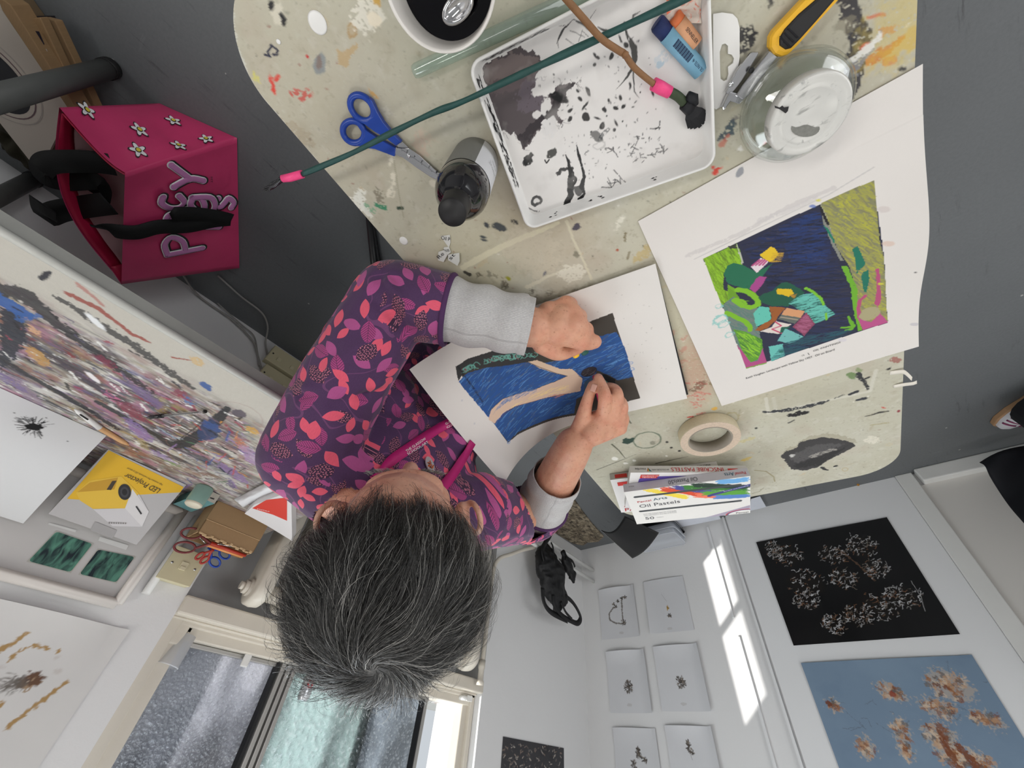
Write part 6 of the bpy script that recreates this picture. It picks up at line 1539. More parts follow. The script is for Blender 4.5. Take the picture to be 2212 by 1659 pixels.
lettering('INK', Vector(gA) + gw * .35 + Vector((-.0006, 0, .018)) , Vector(gA) + gw * .12 + Vector((-.0006, 0, .018)), (0, 0, -1), .004, M_red_ink, gb); bw(MB().box(tuple(gA + gw * .72 + Vector((-.001, 0, .018))), (.001, .014, .003), rz=.2), 'printed_bar', M_ink, gb)
ib = empty('ink_pot', V3((398, 1112), TZ), 0, 'small round sea green pot with a cream top beside the green carton', 'pot')
cI = Vector(Xp(402, 1112, 1.40))
Mi_ = Matrix.Translation((cI.x, cI.y, TZ)); 
bw(MB().lathe([(0, 0), (.022, 0), (.024, .004), (.024, .046), (.022, .052)], 32, M=Mi_), 'pot_body', mat('sea green glaze', srgb(134, 168, 158), .3, amt=.1, scale=40), ib)
bw(MB().lathe([(.0222, .052), (.0225, .056), (.019, .059), (0, .060)], 32, M=Mi_), 'pot_lid', mat('cream lid', srgb(214, 206, 186), .4), ib)

# cardboard box of scissors
cx0 = Vector(V3((470, 1080), TZ + .001)); cx1 = Vector(V3((582, 1130), TZ + .001))
cd = empty('cardboard_box', tuple(cx0), 0, 'open brown cardboard box holding scissors at the end of the bench', 'box')
ex = Vector((.03, 1, 0)).normalized(); ey = Vector((1, -.03, 0)); 
C0 = Vector((1.452, .262, TZ + .001)); CW, CD, CH = .170, .10, .098
cbx = MB(); t_ = .003
kb = mat('brown cardboard', srgb(164, 134, 98), .8, amt=.05, scale=60, bump=.15, bscale=200)
def bxq(o, a, b_, c): cbx.add([tuple(o), tuple(o + a), tuple(o + a + b_), tuple(o + b_), tuple(o + c), tuple(o + a + c), tuple(o + a + b_ + c), tuple(o + b_ + c)], [(3, 2, 1, 0), (4, 5, 6, 7), (0, 1, 5, 4), (1, 2, 6, 5), (2, 3, 7, 6), (3, 0, 4, 7)])
up = Vector((0, 0, CH))
bxq(C0, ex * CW, ey * CD, Vector((0, 0, t_)))
bxq(C0, ex * CW, ey * t_, up); bxq(C0 + ey * (CD - t_), ex * CW, ey * t_, up * 1.0); bxq(C0, ex * t_, ey * CD, up); bxq(C0 + ex * (CW - t_), ex * t_, ey * CD, up)
bxq(C0 - ey * .0012, ex * CW, ey * .001, up * .42); bxq(C0 - ey * .0016, ex * CW, ey * .001, up * .0 + Vector((0, 0, .058)) )
bw(cbx, 'carton', kb, cd)
bw(MB().box(tuple(C0 + ex * CW / 2 - ey * .0022 + Vector((0, 0, .060))), (.0014, CW, .0014), rz=-.03), 'fold_line', mat('torn card edge', srgb(206, 176, 136), .9), cd)
tf = MB()
for k in range(16): tf.box(tuple(C0 + ex * (.01 + k * .0101) + Vector((0, 0, CH + .001 + .002 * (k % 3)))), (.004, .010, .004 + .002 * (k % 2)), rz=RNG.normal() * .4)
bw(tf, 'torn_rim', mat('torn card edge', srgb(206, 176, 136), .9), cd)
def scis(name, lab, base, tipdir, mcol, gcol, s=1.):
    e = empty(name, tuple(base), 0, lab, 'scissors')
    z = Vector((0, 0, 1)); a = Vector(tipdir).normalized(); sd = a.cross(Vector((-1, 0, .35))).normalized()
    for sg in (-1, 1):
        m = MB(); c = base + a * .040 * s + sd * sg * .017 * s; pts = [tuple(c + a * cos(q) * .022 * s + sd * sin(q) * .0125 * s) for q in np.linspace(0, 2 * pi, 20, endpoint=False)]
        m.tube(pts, .0032, 8, closed=True); m.tube([tuple(c - a * .020 * s), tuple(base - a * .01 * s), tuple(base - a * .02 * s - sd * sg * .003)], [.0036, .0042, .003], 8); bw(m, 'handle', mcol if sg < 0 else gcol, e)
    bw(MB().tube([tuple(base - a * .02), tuple(base - a * .075 * s)], [.005, .0015], 6, flat=.3), 'blade', M_steel, e)
    return e
rgrip = mat('dark red grip', srgb(112, 44, 46), .5, amt=.2); 
B0 = C0 + ex * .035 + ey * .05 + up
scis('scissors', 'large scissors with dark red and black handles lying in the cardboard box', C0 + ex * .045 + ey * .035 + up + Vector((0, 0, .010)), (.16, -.9, .15), rgrip, rgrip, 1.15)
scis('scissors', 'second pair of scissors with bright red handles in the cardboard box', C0 + ex * .075 + ey * .065 + up + Vector((0, 0, .022)), (.55, -.3, .75), mat('brick red grip', srgb(160, 50, 40), .5), mat('brick red grip', srgb(160, 50, 40), .5), .55)
scis('scissors', 'small scissors with blue handles sticking out of the cardboard box', C0 + ex * .085 + ey * .085 + up + Vector((0, 0, .010)), (.35, .85, .22), M_blue_pl, M_blue_pl, .9)
for k, (c, lab) in enumerate((((178, 54, 34), 'red craft knife handle lying along the cardboard box rim'), ((226, 150, 90), 'orange paint marker lying along the cardboard box rim'))):
    o = MB().tube([tuple(C0 + ex * .055 + ey * (.03 + .022 * k) + up + Vector((0, 0, .008))), tuple(C0 + ex * .165 + ey * (.035 + .02 * k) + up + Vector((0, 0, .005)))], [.006, .0045], 8).build('craft_tool', mat('tool%d' % k, srgb(*c), .45, amt=.1)); tag(o, lab, 'tool')
# cream switch plate in film, on the wall beside the recess
sw = empty('wall_switch', (1.575, .303, .91), 0, 'cream switched outlet plate half wrapped in clear film on the wall', 'switch')
Mc = mat('cream plastic', srgb(206, 198, 164), .4, amt=.03, scale=20)
bw(MB().box((1.585, .302, .905), (.03, .088, .088)), 'back_box', Mc, sw, bevel=.002); bw(MB().box((1.567, .302, .905), (.006, .092, .092)), 'front_plate', Mc, sw, bevel=.002)
bw(MB().box((1.563, .302, .905), (.004, .020, .022)).box((1.5605, .302, .912), (.004, .014, .010)), 'rocker', mat('ivory rocker', srgb(216, 208, 176), .35), sw, bevel=.001)
for dy in (-.032, .032): bw(MB().lathe([(0, 0), (.0034, 0), (.0034, .0006), (0, .0008)], 14, M=Matrix.Translation((1.5638, .302 + dy, .905)) @ Matrix.Rotation(-pi / 2, 4, 'Y')), 'screw', M_steel, sw)
# white strip conduit running down the wall edge by the recess
bw(MB().tube([(1.588, .262, .76), (1.588, .262, .99)], .011, 12), 'conduit', M_trim, sw)
# white tissue, red topped box and mesh at the bench end, partly behind the person
tb_ = empty('red_box', V3((600, 1080), TZ), 0, 'white box with a red printed label behind the person at the bench end', 'box')
a0 = Vector(V3((568, 1072), TZ + .002)); 
bq = MB(); vs = [V3(p, TZ + .002) for p in ((540, 1090), (562, 1070), (640, 1040), (640, 1150), (590, 1118))]
n_ = len(vs); vs2 = [(x, y, z + .03) for x, y, z in vs]; bq.add(vs + vs2, [tuple(range(n_))[::-1], tuple(range(n_, 2 * n_))] + [(i, (i + 1) % n_, n_ + (i + 1) % n_, n_ + i) for i in range(n_)], srgb(216, 212, 212)); bw(bq, 'carton', M_vc, tb_)
bw(MB().poly([V3(p, TZ + .0325) for p in ((545, 1098), (575, 1080), (620, 1075), (620, 1125), (590, 1112))], srgb(206, 58, 46)), 'red_label', M_vc, tb_)
lettering('PASTELS', V3((556, 1100), TZ + .033), V3((582, 1106), TZ + .033), (-.3, -1, 0), .006, mat('white print', srgb(240, 240, 240), .5), tb_)
o = MB().sheet(lambda u, v: tuple(Vector(V3((505 + 75 * u + 20 * v, 1078 - 38 * u + 18 * v), TZ + .004 + .022 * sin(v * 3.1) + .006 * mnoise.noise((u * 5, v * 5, 0))))), 14, 10).build('tissue', mat('white tissue', srgb(220, 220, 222), .9, bump=.3, bscale=50), solid=.0008); tag(o, 'crumpled white tissue on the bench beside the person', 'tissue')
# sockets low on the wall with their cables, seen under the bench edge
for k, (yc, zc, lab) in enumerate(((.205, .072, 'double switched socket nearest the floor, low on the white wall'), (.222, .176, 'double switched socket above the other, low on the white wall'))):
    e = empty('wall_socket', (1.58, yc, zc), 0, lab, 'socket', 'sockets low on the wall under the bench')
    bw(MB().box((1.584, yc, zc), (.032, .150, .088)), 'socket_box', Mc, e, bevel=.003)
    for dy in (-.03, .03): bw(MB().box((1.566, yc + dy, zc + .012), (.004, .016, .018)), 'rocker', mat('ivory rocker', srgb(216, 208, 176), .35), e, bevel=.001)
    for dy in (-.062, .062): bw(MB().box((1.5675, yc + dy, zc), (.002, .006, .006)), 'screw', M_blackmatt, e)
for k, pts in enumerate(([(396, 595), (430, 640), (500, 690), (545, 735), (556, 765), (566, 800), (572, 815)], [(470, 595), (520, 640), (565, 675), (578, 705), (574, 740), (580, 775)], [(470, 655), (520, 700), (548, 725), (556, 760), (560, 790)])):
    P3 = []
    for p in pts:
        q = Zp(*p, .006); 
        if q[0] > 1.585: q = Xp(*p, 1.585)
        P3.append(tuple(q))
    o = MB().tube(catmull(P3, 6), .0036 if k < 2 else .0028, 8).build('cable', mat('grey cable', srgb(150, 148, 144), .5)); tag(o, ('thickest grey cable running from behind the pink bag to the sockets', 'grey cable looping widest over the dark floor to the upper socket', 'thin grey cable hugging the foot of the white wall')[k], 'cable', 'cables running over the floor to the sockets')

# ------------------------------------------------------------------ prints and specimen sheets on the wall
PY_ = 2.6205
def wall_canvas(quad, res, col, ypl, seed):
    """quad: photo points; returns canvas, x of left side, z of lower side (x falls to the right in the photo)"""
    Q = np.array([Yp(*p, ypl) for p in quad]); x1, x0 = Q[:, 0].max(), Q[:, 0].min(); z0, z1 = Q[:, 2].min(), Q[:, 2].max()
    return x0, x1, z0, z1
def wall_sheet(name, lab, x0, x1, z0, z1, res, col, ypl, seed, draw, curl=(0, 0, 0, 0), m=None, group=None, cat='paper', skew=0.):
    w, h = x1 - x0, z1 - z0
    cv = Canvas(w, h, res, col, lambda px, py: (x1 - Yp(px, py, ypl)[0], Yp(px, py, ypl)[2] - z0), seed)
    draw(cv)
    def f(X, Y):
        u = X / w; v = Y / h
        d = curl[0] * np.clip(1 - v * 3.5, 0, 1) ** 2 * np.abs(np.sin(u * 3 + .4)) + curl[1] * np.clip(1 - u * 4, 0, 1) ** 2 * v + curl[2] * np.clip(1 - (1 - u) * 4, 0, 1) ** 2 + curl[3] * np.clip(1 - (1 - v) * 4, 0, 1) ** 2 * (1 - u)
        return np.column_stack([x1 - X + skew * Y, ypl - .0015 - d, z0 + Y])
    o = link_mesh(name, cv.mesh(name, f, flip=False), None, m or M_vcpaper); tag(o, lab, cat, group); return o
M_gloss_print = mat('glossy print', None, .22, amt=.01, coat=.3)
def draw_black(cv):
    cv.mottle((26, 25, 26), .1, .5, .6, 3)
    blobs = [((1700, 1200), .075, .06), ((1740, 1260), .09, .07), ((1800, 1200), .07, .05), ((1860, 1180), .06, .06), ((1820, 1250), .06, .05), ((1890, 1230), .05, .05), ((1950, 1290), .07, .05), ((1900, 1310), .08, .06), ((1850, 1330), .06, .05), ((1800, 1350), .05, .04), ((1740, 1300), .06, .04), ((1670, 1190), .04, .05)]
    for c, rx, ry in blobs:
        cv.blob(c, rx * .9, ry * .8, (30, 26, 23), .8, .4, .03, dry=.15); p = cv.loc([c])[0]
        for k in range(75):
            a = RNG.uniform(0, 6.28); r_ = RNG.uniform(0, 1) ** .5; q = p + [cos(a) * r_ * rx, sin(a) * r_ * ry]; an = RNG.normal() * .5 - .5; l = RNG.uniform(.004, .020)
            mid = q + [cos(an) * l * .5 + RNG.normal() * .004, sin(an) * l * .5 + RNG.normal() * .004]
            c3 = [(214, 214, 216), (170, 168, 166), (120, 110, 100), (134, 96, 70)][min(3, int(RNG.random() ** 1.6 * 4))]
            cv.line([q, mid, q + [cos(an) * l, sin(an) * l]], RNG.uniform(.0014, .0022), c3, RNG.uniform(.6, 1), .002, dry=.1, raw=True)
    cv.line([(1810, 1185), (1860, 1225), (1890, 1255)], .008, (110, 84, 66), .6, .006, dry=.4); cv.line([(1968, 1255), (1990, 1290), (1998, 1320)], .0016, (190, 190, 190), .8, .002, dry=.2)
q = wall_canvas([(1640, 1170), (1919, 1118), (2070, 1370), (1714, 1395)], 0, 0, PY_, 1); x0, x1, z0, z1 = .407 - .0, 0, 0, 0
a, b, c, d = [Yp(*p, PY_) for p in ((1634, 1171), (1919, 1118), (2070, 1370), (1714, 1395))]
wall_sheet('print', 'large black print with white vein-like specks on the white board', (b[0] + c[0]) / 2, (a[0] + d[0]) / 2, (a[2] + b[2]) / 2, (c[2] + d[2]) / 2, .0016, (20, 20, 21), PY_, 3, draw_black, (.004, 0, 0, 0), M_gloss_print, cat='print')
def draw_blue(cv):
    cv.mottle((128, 150, 170), .15, .45, .5, 3); cv.mottle((104, 126, 150), .1, .58, .4, 4)
    br = [(150, 96, 52), (188, 150, 116), (120, 66, 36), (206, 184, 160), (96, 88, 84)]
    def rust(c, rx, ry, n=26, s=1.):
        p = cv.loc([c])[0]; cv.blob(c, rx, ry, (190, 172, 150), .55, .4, .03, dry=.3)
        for k in range(n):
            a = RNG.uniform(0, 6.28); r_ = RNG.uniform(.1, 1); q = p + [cos(a) * r_ * rx, sin(a) * r_ * ry]
            cv.blob(tuple(q), RNG.uniform(.004, .014) * s, RNG.uniform(.003, .010) * s, br[k % 5], .7, a, .010, dry=.35, raw=True)
    for c, rx, ry, n in (((1800, 1524), .025, .020, 20), ((1925, 1495), .05, .026, 34), ((2050, 1480), .07, .05, 60), ((2025, 1530), .05, .035, 44), ((1945, 1575), .025, .04, 26), ((1870, 1615), .03, .035, 24), ((2130, 1555), .045, .022, 28), ((2030, 1590), .05, .04, 50), ((2060, 1630), .05, .04, 46), ((2110, 1645), .05, .03, 40), ((1955, 1620), .02, .03, 16)):
        rust(c, rx, ry, n)
    cv.blob((1928, 1500), .010, .012, (140, 60, 40), .9, .2, .006); cv.blob((1790, 1520), .012, .010, (110, 56, 36), .9, .4, .006)
    for a in ([(2030, 1570), (2048, 1620), (2070, 1659)], [(2070, 1610), (2110, 1659)]): cv.line(a, [.02, .026, .018], (116, 60, 30), .8, .014, dry=.25)
    for k in range(14):
        x, y = RNG.uniform(1780, 2150), RNG.uniform(1440, 1640); cv.line([(x, y), (x + RNG.normal() * 16, y + RNG.normal() * 16), (x + RNG.normal() * 26, y + RNG.normal() * 26)], .0018, (84, 88, 92), .6, .004, dry=.35)
a, b = Yp(1731, 1434, PY_), Yp(2098, 1413, PY_)
wall_sheet('print', 'large blue print with rusty brown blotches on the white board', b[0], a[0], (a[2] + b[2]) / 2, (a[2] + b[2]) / 2 + .52, .0021, (116, 138, 160), PY_, 5, draw_blue, (.006, 0, 0, 0), mat('satin print', None, .5, amt=.01), cat='print')
SY = 2.6375
SPEC = [(((1290, 1275), (1367, 1265), (1384, 1370), (1304, 1383)), 'crinkled sheet with a looped dark plant stain, top row nearest the corner'), (((1391, 1257), (1475, 1244), (1500, 1362), (1406, 1371)), 'sheet with one small yellow and brown sprig'),
        (((1310, 1410), (1392, 1401), (1411, 1537), (1318, 1538)), 'sheet with a dense leaf-shaped dark rosette nearest the corner, middle row'), (((1411, 1397), (1508, 1390), (1537, 1535), (1431, 1537)), 'sheet with a round dark rosette beside the sunlit wall, middle row'),
        (((1323, 1573), (1415, 1572), (1434, 1700), (1335, 1700)), 'sheet with a branching dark stain nearest the corner, lowest in the photo'), (((1437, 1569), (1543, 1567), (1560, 1700), (1455, 1700)), 'sheet with a narrow dark plant stain beside the sunlit wall, lowest in the photo')]
dk = [(96, 88, 80), (70, 64, 60), (126, 116, 106), (58, 54, 52)]
def draw_spec(i):
    def dr(cv):
        cv.mottle((206, 207, 210), .12, .5, .5, 2.5)
        def cl(c, r_, n, ry=1., cols=dk):
            p = cv.loc([c])[0]
            for k in range(n):
                a = RNG.uniform(0, 6.28); q = p + np.array([cos(a), sin(a) * ry]) * r_ * 1.25 * RNG.uniform(0, 1) ** .7
                cv.blob(tuple(q), RNG.uniform(.003, .008), RNG.uniform(.0018, .004), cols[k % len(cols)], .9, a, .003, raw=True)
            for k in range(n // 3):
                a = RNG.uniform(0, 6.28); q = p + np.array([cos(a), sin(a) * ry]) * r_ * .8; cv.line([q, q + np.array([cos(a), sin(a)]) * r_ * .45], .0016, cols[0], .8, .001, raw=True)
        if i == 0:
            for c in ((1326, 1305), (1334, 1298), (1344, 1292), (1350, 1290), (1330, 1312)): cl(c, .008, 12)
            for pth in ([(1326, 1312), (1316, 1326), (1318, 1340), (1330, 1346), (1340, 1347)], [(1343, 1296), (1344, 1320), (1346, 1338)]): cv.line(pth, .009, (104, 96, 88), .85, .005, dry=.15)
            cl((1347, 1345), .014, 26)
        if i == 1: cl((1443, 1313), .007, 10, 1, [(180, 140, 60), (150, 120, 60)]); cl((1446, 1330), .008, 16); cv.line([(1429, 1284), (1440, 1299)], .0014, (130, 130, 132), .7)
        if i == 2: cl((1358, 1484), .022, 70, 1.1)
        if i == 3: cl((1471, 1474), .022, 60)
        if i == 4: cl((1380, 1630), .014, 26); cl((1393, 1641), .012, 18); cl((1370, 1650), .014, 20); cl((1379, 1620), .008, 10)
        if i == 5: cl((1488, 1612), .011, 26, 1.8); cl((1494, 1625), .008, 10); cv.line([(1488, 1620), (1496, 1642)], .0016, (90, 84, 78), .8)
        c = [(1343, 1367), (1447, 1358), (1360, 1523), (1477, 1521), (1380, 1690), (1500, 1690)][i]; cv.blob(c, .016, .007, (192, 190, 190), .7, 0, .003, dry=.2)
    return dr
for i, (Q, lab) in enumerate(SPEC):
    q = [Yp(*p, SY) for p in Q]; xl = (q[0][0] + q[3][0]) / 2; xr = (q[1][0] + q[2][0]) / 2; zl = (q[0][2] + q[1][2]) / 2; zh = zl + .297
    wall_sheet('specimen_sheet', lab, xr, xl, zl, zh, .0018, (213, 214, 217), SY, 30 + i, draw_spec(i), [(.018, 0, .008, 0), (.006, .014, 0, 0), (.020, 0, .014, 0), (.014, .004, .016, 0), (.012, 0, .006, 0), (.014, .004, .016, 0)][i], group='plant stain sheets pinned to the wall')
# dark print on the window wall
def draw_dark(cv):
    cv.mottle((44, 42, 46), .1, .5, .5, 3)
    for k in range(150):
        x, y = RNG.uniform(1086, 1212), RNG.uniform(1606, 1680); l = RNG.uniform(2, 7); a = RNG.uniform(0, 3.1)
        cv.line([(x, y), (x + cos(a) * l, y + sin(a) * l)], RNG.uniform(.0015, .004), [(200, 190, 178), (150, 130, 116), (90, 84, 80)][k % 3], .8, .002, dry=.2)
yA, yB = Xp(1086, 1591, WX)[1], Xp(1217, 1617, WX)[1]; zA = Xp(1086, 1591, WX)[2]
cv = Canvas(yB - yA, .45, .003, (34, 32, 36), lambda px, py: (Xp(px, py, WX)[1] - yA, Xp(px, py, WX)[2] - zA), 4); draw_dark(cv)
o = link_mesh('print', cv.mesh('print', lambda X, Y: np.column_stack([np.full(len(X), WX - .003), yA + X, zA + Y]), flip=True), None, M_gloss_print); tag(o, 'small dark print of pale scratches on the wall right of the window', 'print')
# big rust-marked sheet on the window wall, left
yA, yB, zA, zB = -.45, Xp(279, 1361, WX)[1], Xp(279, 1361, WX)[2], 1.62
cv = Canvas(yB - yA, zB - zA, .003, (216, 215, 213), lambda px, py: (Xp(px, py, WX - .003)[1] - yA, Xp(px, py, WX - .003)[2] - zA), 8)
cv.mottle((206, 205, 206), .2, .5, .6, 2.5); oc = (166, 128, 62)
for pth, w in (([(0, 1405), (20, 1393), (36, 1385), (52, 1372)], .009), ([(14, 1432), (30, 1415), (50, 1402), (75, 1394), (95, 1398), (108, 1402)], .006), ([(18, 1572), (45, 1548), (75, 1527), (110, 1500), (145, 1473)], .008), ([(-10, 1530), (5, 1520)], .01), ([(124, 1407), (128, 1409)], .006)): cv.line(pth, w, oc, .9, .006, dry=.25)
cv.poly([(35, 1477), (60, 1458), (86, 1452), (92, 1474), (62, 1490), (40, 1488)], (150, 118, 78), .85, .008, dry=.1); cv.blob((74, 1466), .018, .014, (96, 66, 50), .9, .5, .008, dry=.3); cv.blob((45, 1474), .014, .010, (90, 80, 76), .8, .4, .008, dry=.3)
for k in range(60): x, y = 38 + RNG.normal() * 10, 1476 + RNG.normal() * 8; cv.line([(x, y), (x - RNG.uniform(10, 34), y + RNG.uniform(-4, 22))], .0012, (104, 98, 92), .7, .002, dry=.3)
for p, r_ in (((124, 1450), .008), ((124, 1420), .005), ((4, 1441), .005)): cv.blob(p, r_, r_ * .7, (196, 190, 186), .6, jit=.004)
o = link_mesh('paper_sheet', cv.mesh('paper_sheet', lambda X, Y: np.column_stack([WX - .003 - .020 * np.clip(1 - Y / .12, 0, 1) ** 2 * np.abs(np.sin(X * 9)), yA + X, zA + Y]), flip=True), None, M_vcpaper); tag(o, 'very large white sheet with ochre strokes and a rust stain, left of the window', 'paper')

# ------------------------------------------------------------------ window sill things seen through the glass
cA = Xp(655, 1490, 1.76); can = empty('drink_can', (1.655, .872, 1.07), 0, 'small silver drink can with a red letter on the rail of the green pane', 'can')
Mcn = Matrix.Translation((1.652, .868, 1.0755)) @ Matrix.Scale(.62, 4)
bw(MB().lathe([(0, 0), (.024, 0), (.033, .012), (.033, .100), (.027, .112), (.026, .116), (0, .113)], 32, M=Mcn), 'can_body', mat('silver can', srgb(196, 198, 202), .3, metal=.7), can)
bw(MB().tube([(1.632, .862, 1.092), (1.631, .856, 1.102), (1.631, .862, 1.112), (1.632, .872, 1.110), (1.632, .874, 1.096), (1.632, .864, 1.090)], .0034, 8, closed=True), 'red_letter', M_red_ink, can)
cup2 = Matrix.Translation((1.655, .44, 1.046)) @ Matrix.Rotation(R(8), 4, 'X')
pc_ = empty('plastic_cup', (1.655, .44, 1.046), 0, 'frosted plastic cup on the sill in the corner of the grey pane', 'cup')
M_frost = bpy.data.materials.new('frosted plastic'); M_frost.use_nodes = True; _clear(M_frost, (.86, .88, .92), .3, .82, .45)
bw(MB().lathe([(0, .002), (.020, .002), (.028, .078), (.030, .079), (.030, .082), (.0275, .082)], 32, M=cup2), 'cup_wall', M_frost, pc_)

# ------------------------------------------------------------------ black bag hung on the pipe rails
bag = empty('black_backpack', (1.48, 2.1, .3), 0, 'crumpled black strappy bag slung over the white pipe rails in the corner', 'bag')
def X5(px, py, x=1.46): return tuple(Xp(px, py, x))
body_ = MB()
ring = []
import itertools
cps = [((1178, 1172), .020, 1.47), ((1180, 1192), .075, 1.47), ((1182, 1214), .108, 1.47), ((1190, 1238), .120, 1.47), ((1197, 1262), .112, 1.475), ((1204, 1285), .092, 1.475), ((1212, 1308), .070, 1.48)]
body_.tube([X5(*p, x) for p, r_, x in cps], [r_ for p, r_, x in cps], 22, flat=.45, up=(1, 0, 0))
body_.tube([X5(1215, 1190), X5(1222, 1215), X5(1236, 1240), X5(1240, 1262)], [.02, .035, .038, .02], 12, flat=.5, up=(1, 0, 0))
bk_o = remesh(body_, 'bag_body', .007, 4)
V = get_v(bk_o.data); N_ = get_n(bk_o.data)
dv = np.array([mnoise.fractal(Vector(p) * 11, 1., 2., 4) for p in V]); rd = np.array([1 - abs(mnoise.noise(Vector(p) * Vector((9, 9, 26)))) * 2 for p in V])
V += N_ * (dv * .016 + np.clip(rd - .3, 0, 1) * .007)[:, None]; V[:, 0] = np.minimum(V[:, 0], 1.592); set_v(bk_o.data, V)
M_bagblk = mat('black nylon', srgb(14, 14, 16), .55, amt=.3, scale=60, bump=.3, bscale=60); bk_o.data.materials.append(M_bagblk); wp(bk_o, bag)
def ribbon(pts, w, nrm=None, name='strap', m=None, parent=None, solid=.002):
    mb = MB(); pts = [Vector(p) for p in pts]; n = len(pts); vs = []
    for i, p in enumerate(pts):
        t = (pts[min(i + 1, n - 1)] - pts[max(i - 1, 0)]).normalized(); q = t.cross(Vector(nrm)).normalized(); ww_ = w[i] if isinstance(w, (list, tuple)) else w
        vs += [tuple(p - q * ww_ / 2), tuple(p + q * ww_ / 2)]
    mb.add(vs, [(2 * i, 2 * i + 1, 2 * i + 3, 2 * i + 2) for i in range(n - 1)], smooth=True)
    return bw(mb, name, m, parent, solid=solid)
for pts, w in (([(1196, 1285), (1200, 1310), (1215, 1330), (1235, 1342), (1248, 1346), (1254, 1335), (1248, 1318), (1236, 1300), (1222, 1288)], .030), ([(1172, 1270), (1175, 1300), (1190, 1322), (1225, 1340)], .034), ([(1212, 1300), (1222, 1322), (1236, 1338)], .018), ([(1176, 1212), (1172, 1190), (1178, 1172), (1186, 1160), (1190, 1152)], .030), ([(1196, 1200), (1194, 1180), (1190, 1172)], .016), ([(1222, 1205), (1236, 1212), (1242, 1225)], .022)):
    ribbon(catmull([X5(*p, 1.44) for p in pts], 5), w, (1, 0, .2), 'strap', M_bagblk, bag, .003)
# black trays / glossy sheet with clear wallets, leaning under the table end
zq = .30
def F3(px, py, z): return V3((px, py), z)
g_ = empty('black_sheet', F3(1360, 1150, .2), 0, 'glossy black plastic sheet curling beside the clear tubs under the table end', 'plastic sheet')
c00, c10, c11, c01 = [np.array(F3(*p)) for p in ((1298, 1145, .22), (1350, 1115, .24), (1425, 1158, .20), (1366, 1206, .16))]
def gsf(u, v):
    p = c00 * (1 - u) * (1 - v) + c10 * u * (1 - v) + c11 * u * v + c01 * (1 - u) * v; return tuple(p + np.array([0, 0, .045 * sin(pi * u) * (1 - .5 * v) - .02 * v * u]))
bw(MB().sheet(gsf, 20, 20), 'sheet_face', mat('deep black sheet', srgb(10, 10, 11), .45, spec=.2), g_, solid=.0025)
bw(MB().tube([gsf(0, t_ / 10) for t_ in range(11)] , .0015, 6).tube([gsf(t_ / 10, 1) for t_ in range(11)], .0015, 6), 'worn_edge', M_white_pl, g_)
# boxes/tubs next to it against the wall
ct = empty('clear_tub', (1.0, 2.50, 0), 0, 'stack of clear plastic trays against the right wall by the black sheet', 'tub')
for k in range(3):
    z = .004 + k * .035; w, d_ = .30, .20; cx, cy = .93 + k * .006, 2.515
    m = MB(); n = 28; rr = [round_rect(w - i * .02, d_ - i * .02, .03, 6) for i in (1, 0)]; zz_ = [z, z + .05]
    vs = [(x + cx, y + cy, zz_[0]) for x, y in rr[0]] + [(x + cx, y + cy, zz_[1]) for x, y in rr[1]]; n = len(rr[0])
    m.add(vs, [(j, (j + 1) % n, n + (j + 1) % n, n + j) for j in range(n)] + [tuple(range(n))[::-1]], smooth=True)
    m.tube([(x + cx, y + cy, zz_[1]) for x, y in rr[1]], .0028, 6, closed=True); bw(m, 'tray', M_frost if k else M_blackgloss, ct)
for k, (q, lab) in enumerate(((((1430, 1116), (1540, 1092), (1556, 1118), (1440, 1142)), 'white sheet lying on the floor along the right wall, beside the clear trays'), (((1622, 1078), (1642, 1072), (1655, 1095), (1618, 1104)), 'pale sheet put in for a spot of sunlight on the floor beside the pastel boxes'))):
    pts = [Zp(*p, .012 + .01 * k) for p in q]; o = MB().poly([(min(p[0], 1.3), min(p[1], 2.612), .012 + .01 * k) for p in pts]).build('floor_paper_and_sun_spot', mat('bluish white', srgb(214, 218, 228), .8), solid=.001 if k else .02); tag(o, lab, 'paper')  # the second sheet stands in for sunlight falling on the floor
tag(MB().tube([(-.18, 2.600, .008), (-.182, 2.604, .008)], .006, 8).build('cork', mat('orange crumb', srgb(196, 140, 60), .8)), 'tiny orange crumb at the foot of the white board', 'crumb')

# ------------------------------------------------------------------ pink shopping bag on the floor
pk = empty('shopping_bag', V3((512, 298), 0), 0, 'pink reusable shopping bag with daisies and bubble lettering, open on the floor', 'bag')
Hb = .30
FA, FB = np.array(V3((512, 298), .003)), np.array(V3((517, 579), .003)); FD = np.array(V3((344, 223), .003)); FC = FB + (FD - FA) * .8
TA, TB = np.array(V3((270, 373), Hb)), np.array(V3((262, 614), Hb)); TD = np.array(V3((128, 232), Hb + .02)); TC = np.array(V3((238, 628), Hb - .01)) * 1.0
TC = TB + (TD - TA) * .25; TC[2] = Hb - .01
Mpk = mat('pink woven plastic', srgb(206, 62, 112), .42, amt=.10, scale=14, bump=.35, bscale=30)
Mpk_in = mat('pale pink bag lining', srgb(222, 180, 184), .6, amt=.12, scale=14, bump=.3, bscale=30); Mpk_rim = mat('deep pink band', srgb(178, 24, 66), .5, amt=.1, scale=30)
def crum(p, s=.012, f=9): 
    return np.array(p) + np.array([mnoise.noise(Vector(p) * f), mnoise.noise(Vector(p) * f + Vector((5, 5, 5))), mnoise.noise(Vector(p) * f + Vector((9, 1, 3)))]) * s
def quadf(a, b, c, d, bow=None):
    def f(u, v):
        p = a * (1 - u) * (1 - v) + b * u * (1 - v) + c * u * v + d * (1 - u) * v
        if bow is not None: p = p + np.array(bow(u, v))
        e = min(u, 1 - u, v, 1 - v) * 6; return tuple(p + (crum(p) - p) * min(1, e))
    return f
shell = MB()
gsid = lambda u, v: ((0, 0, 0))
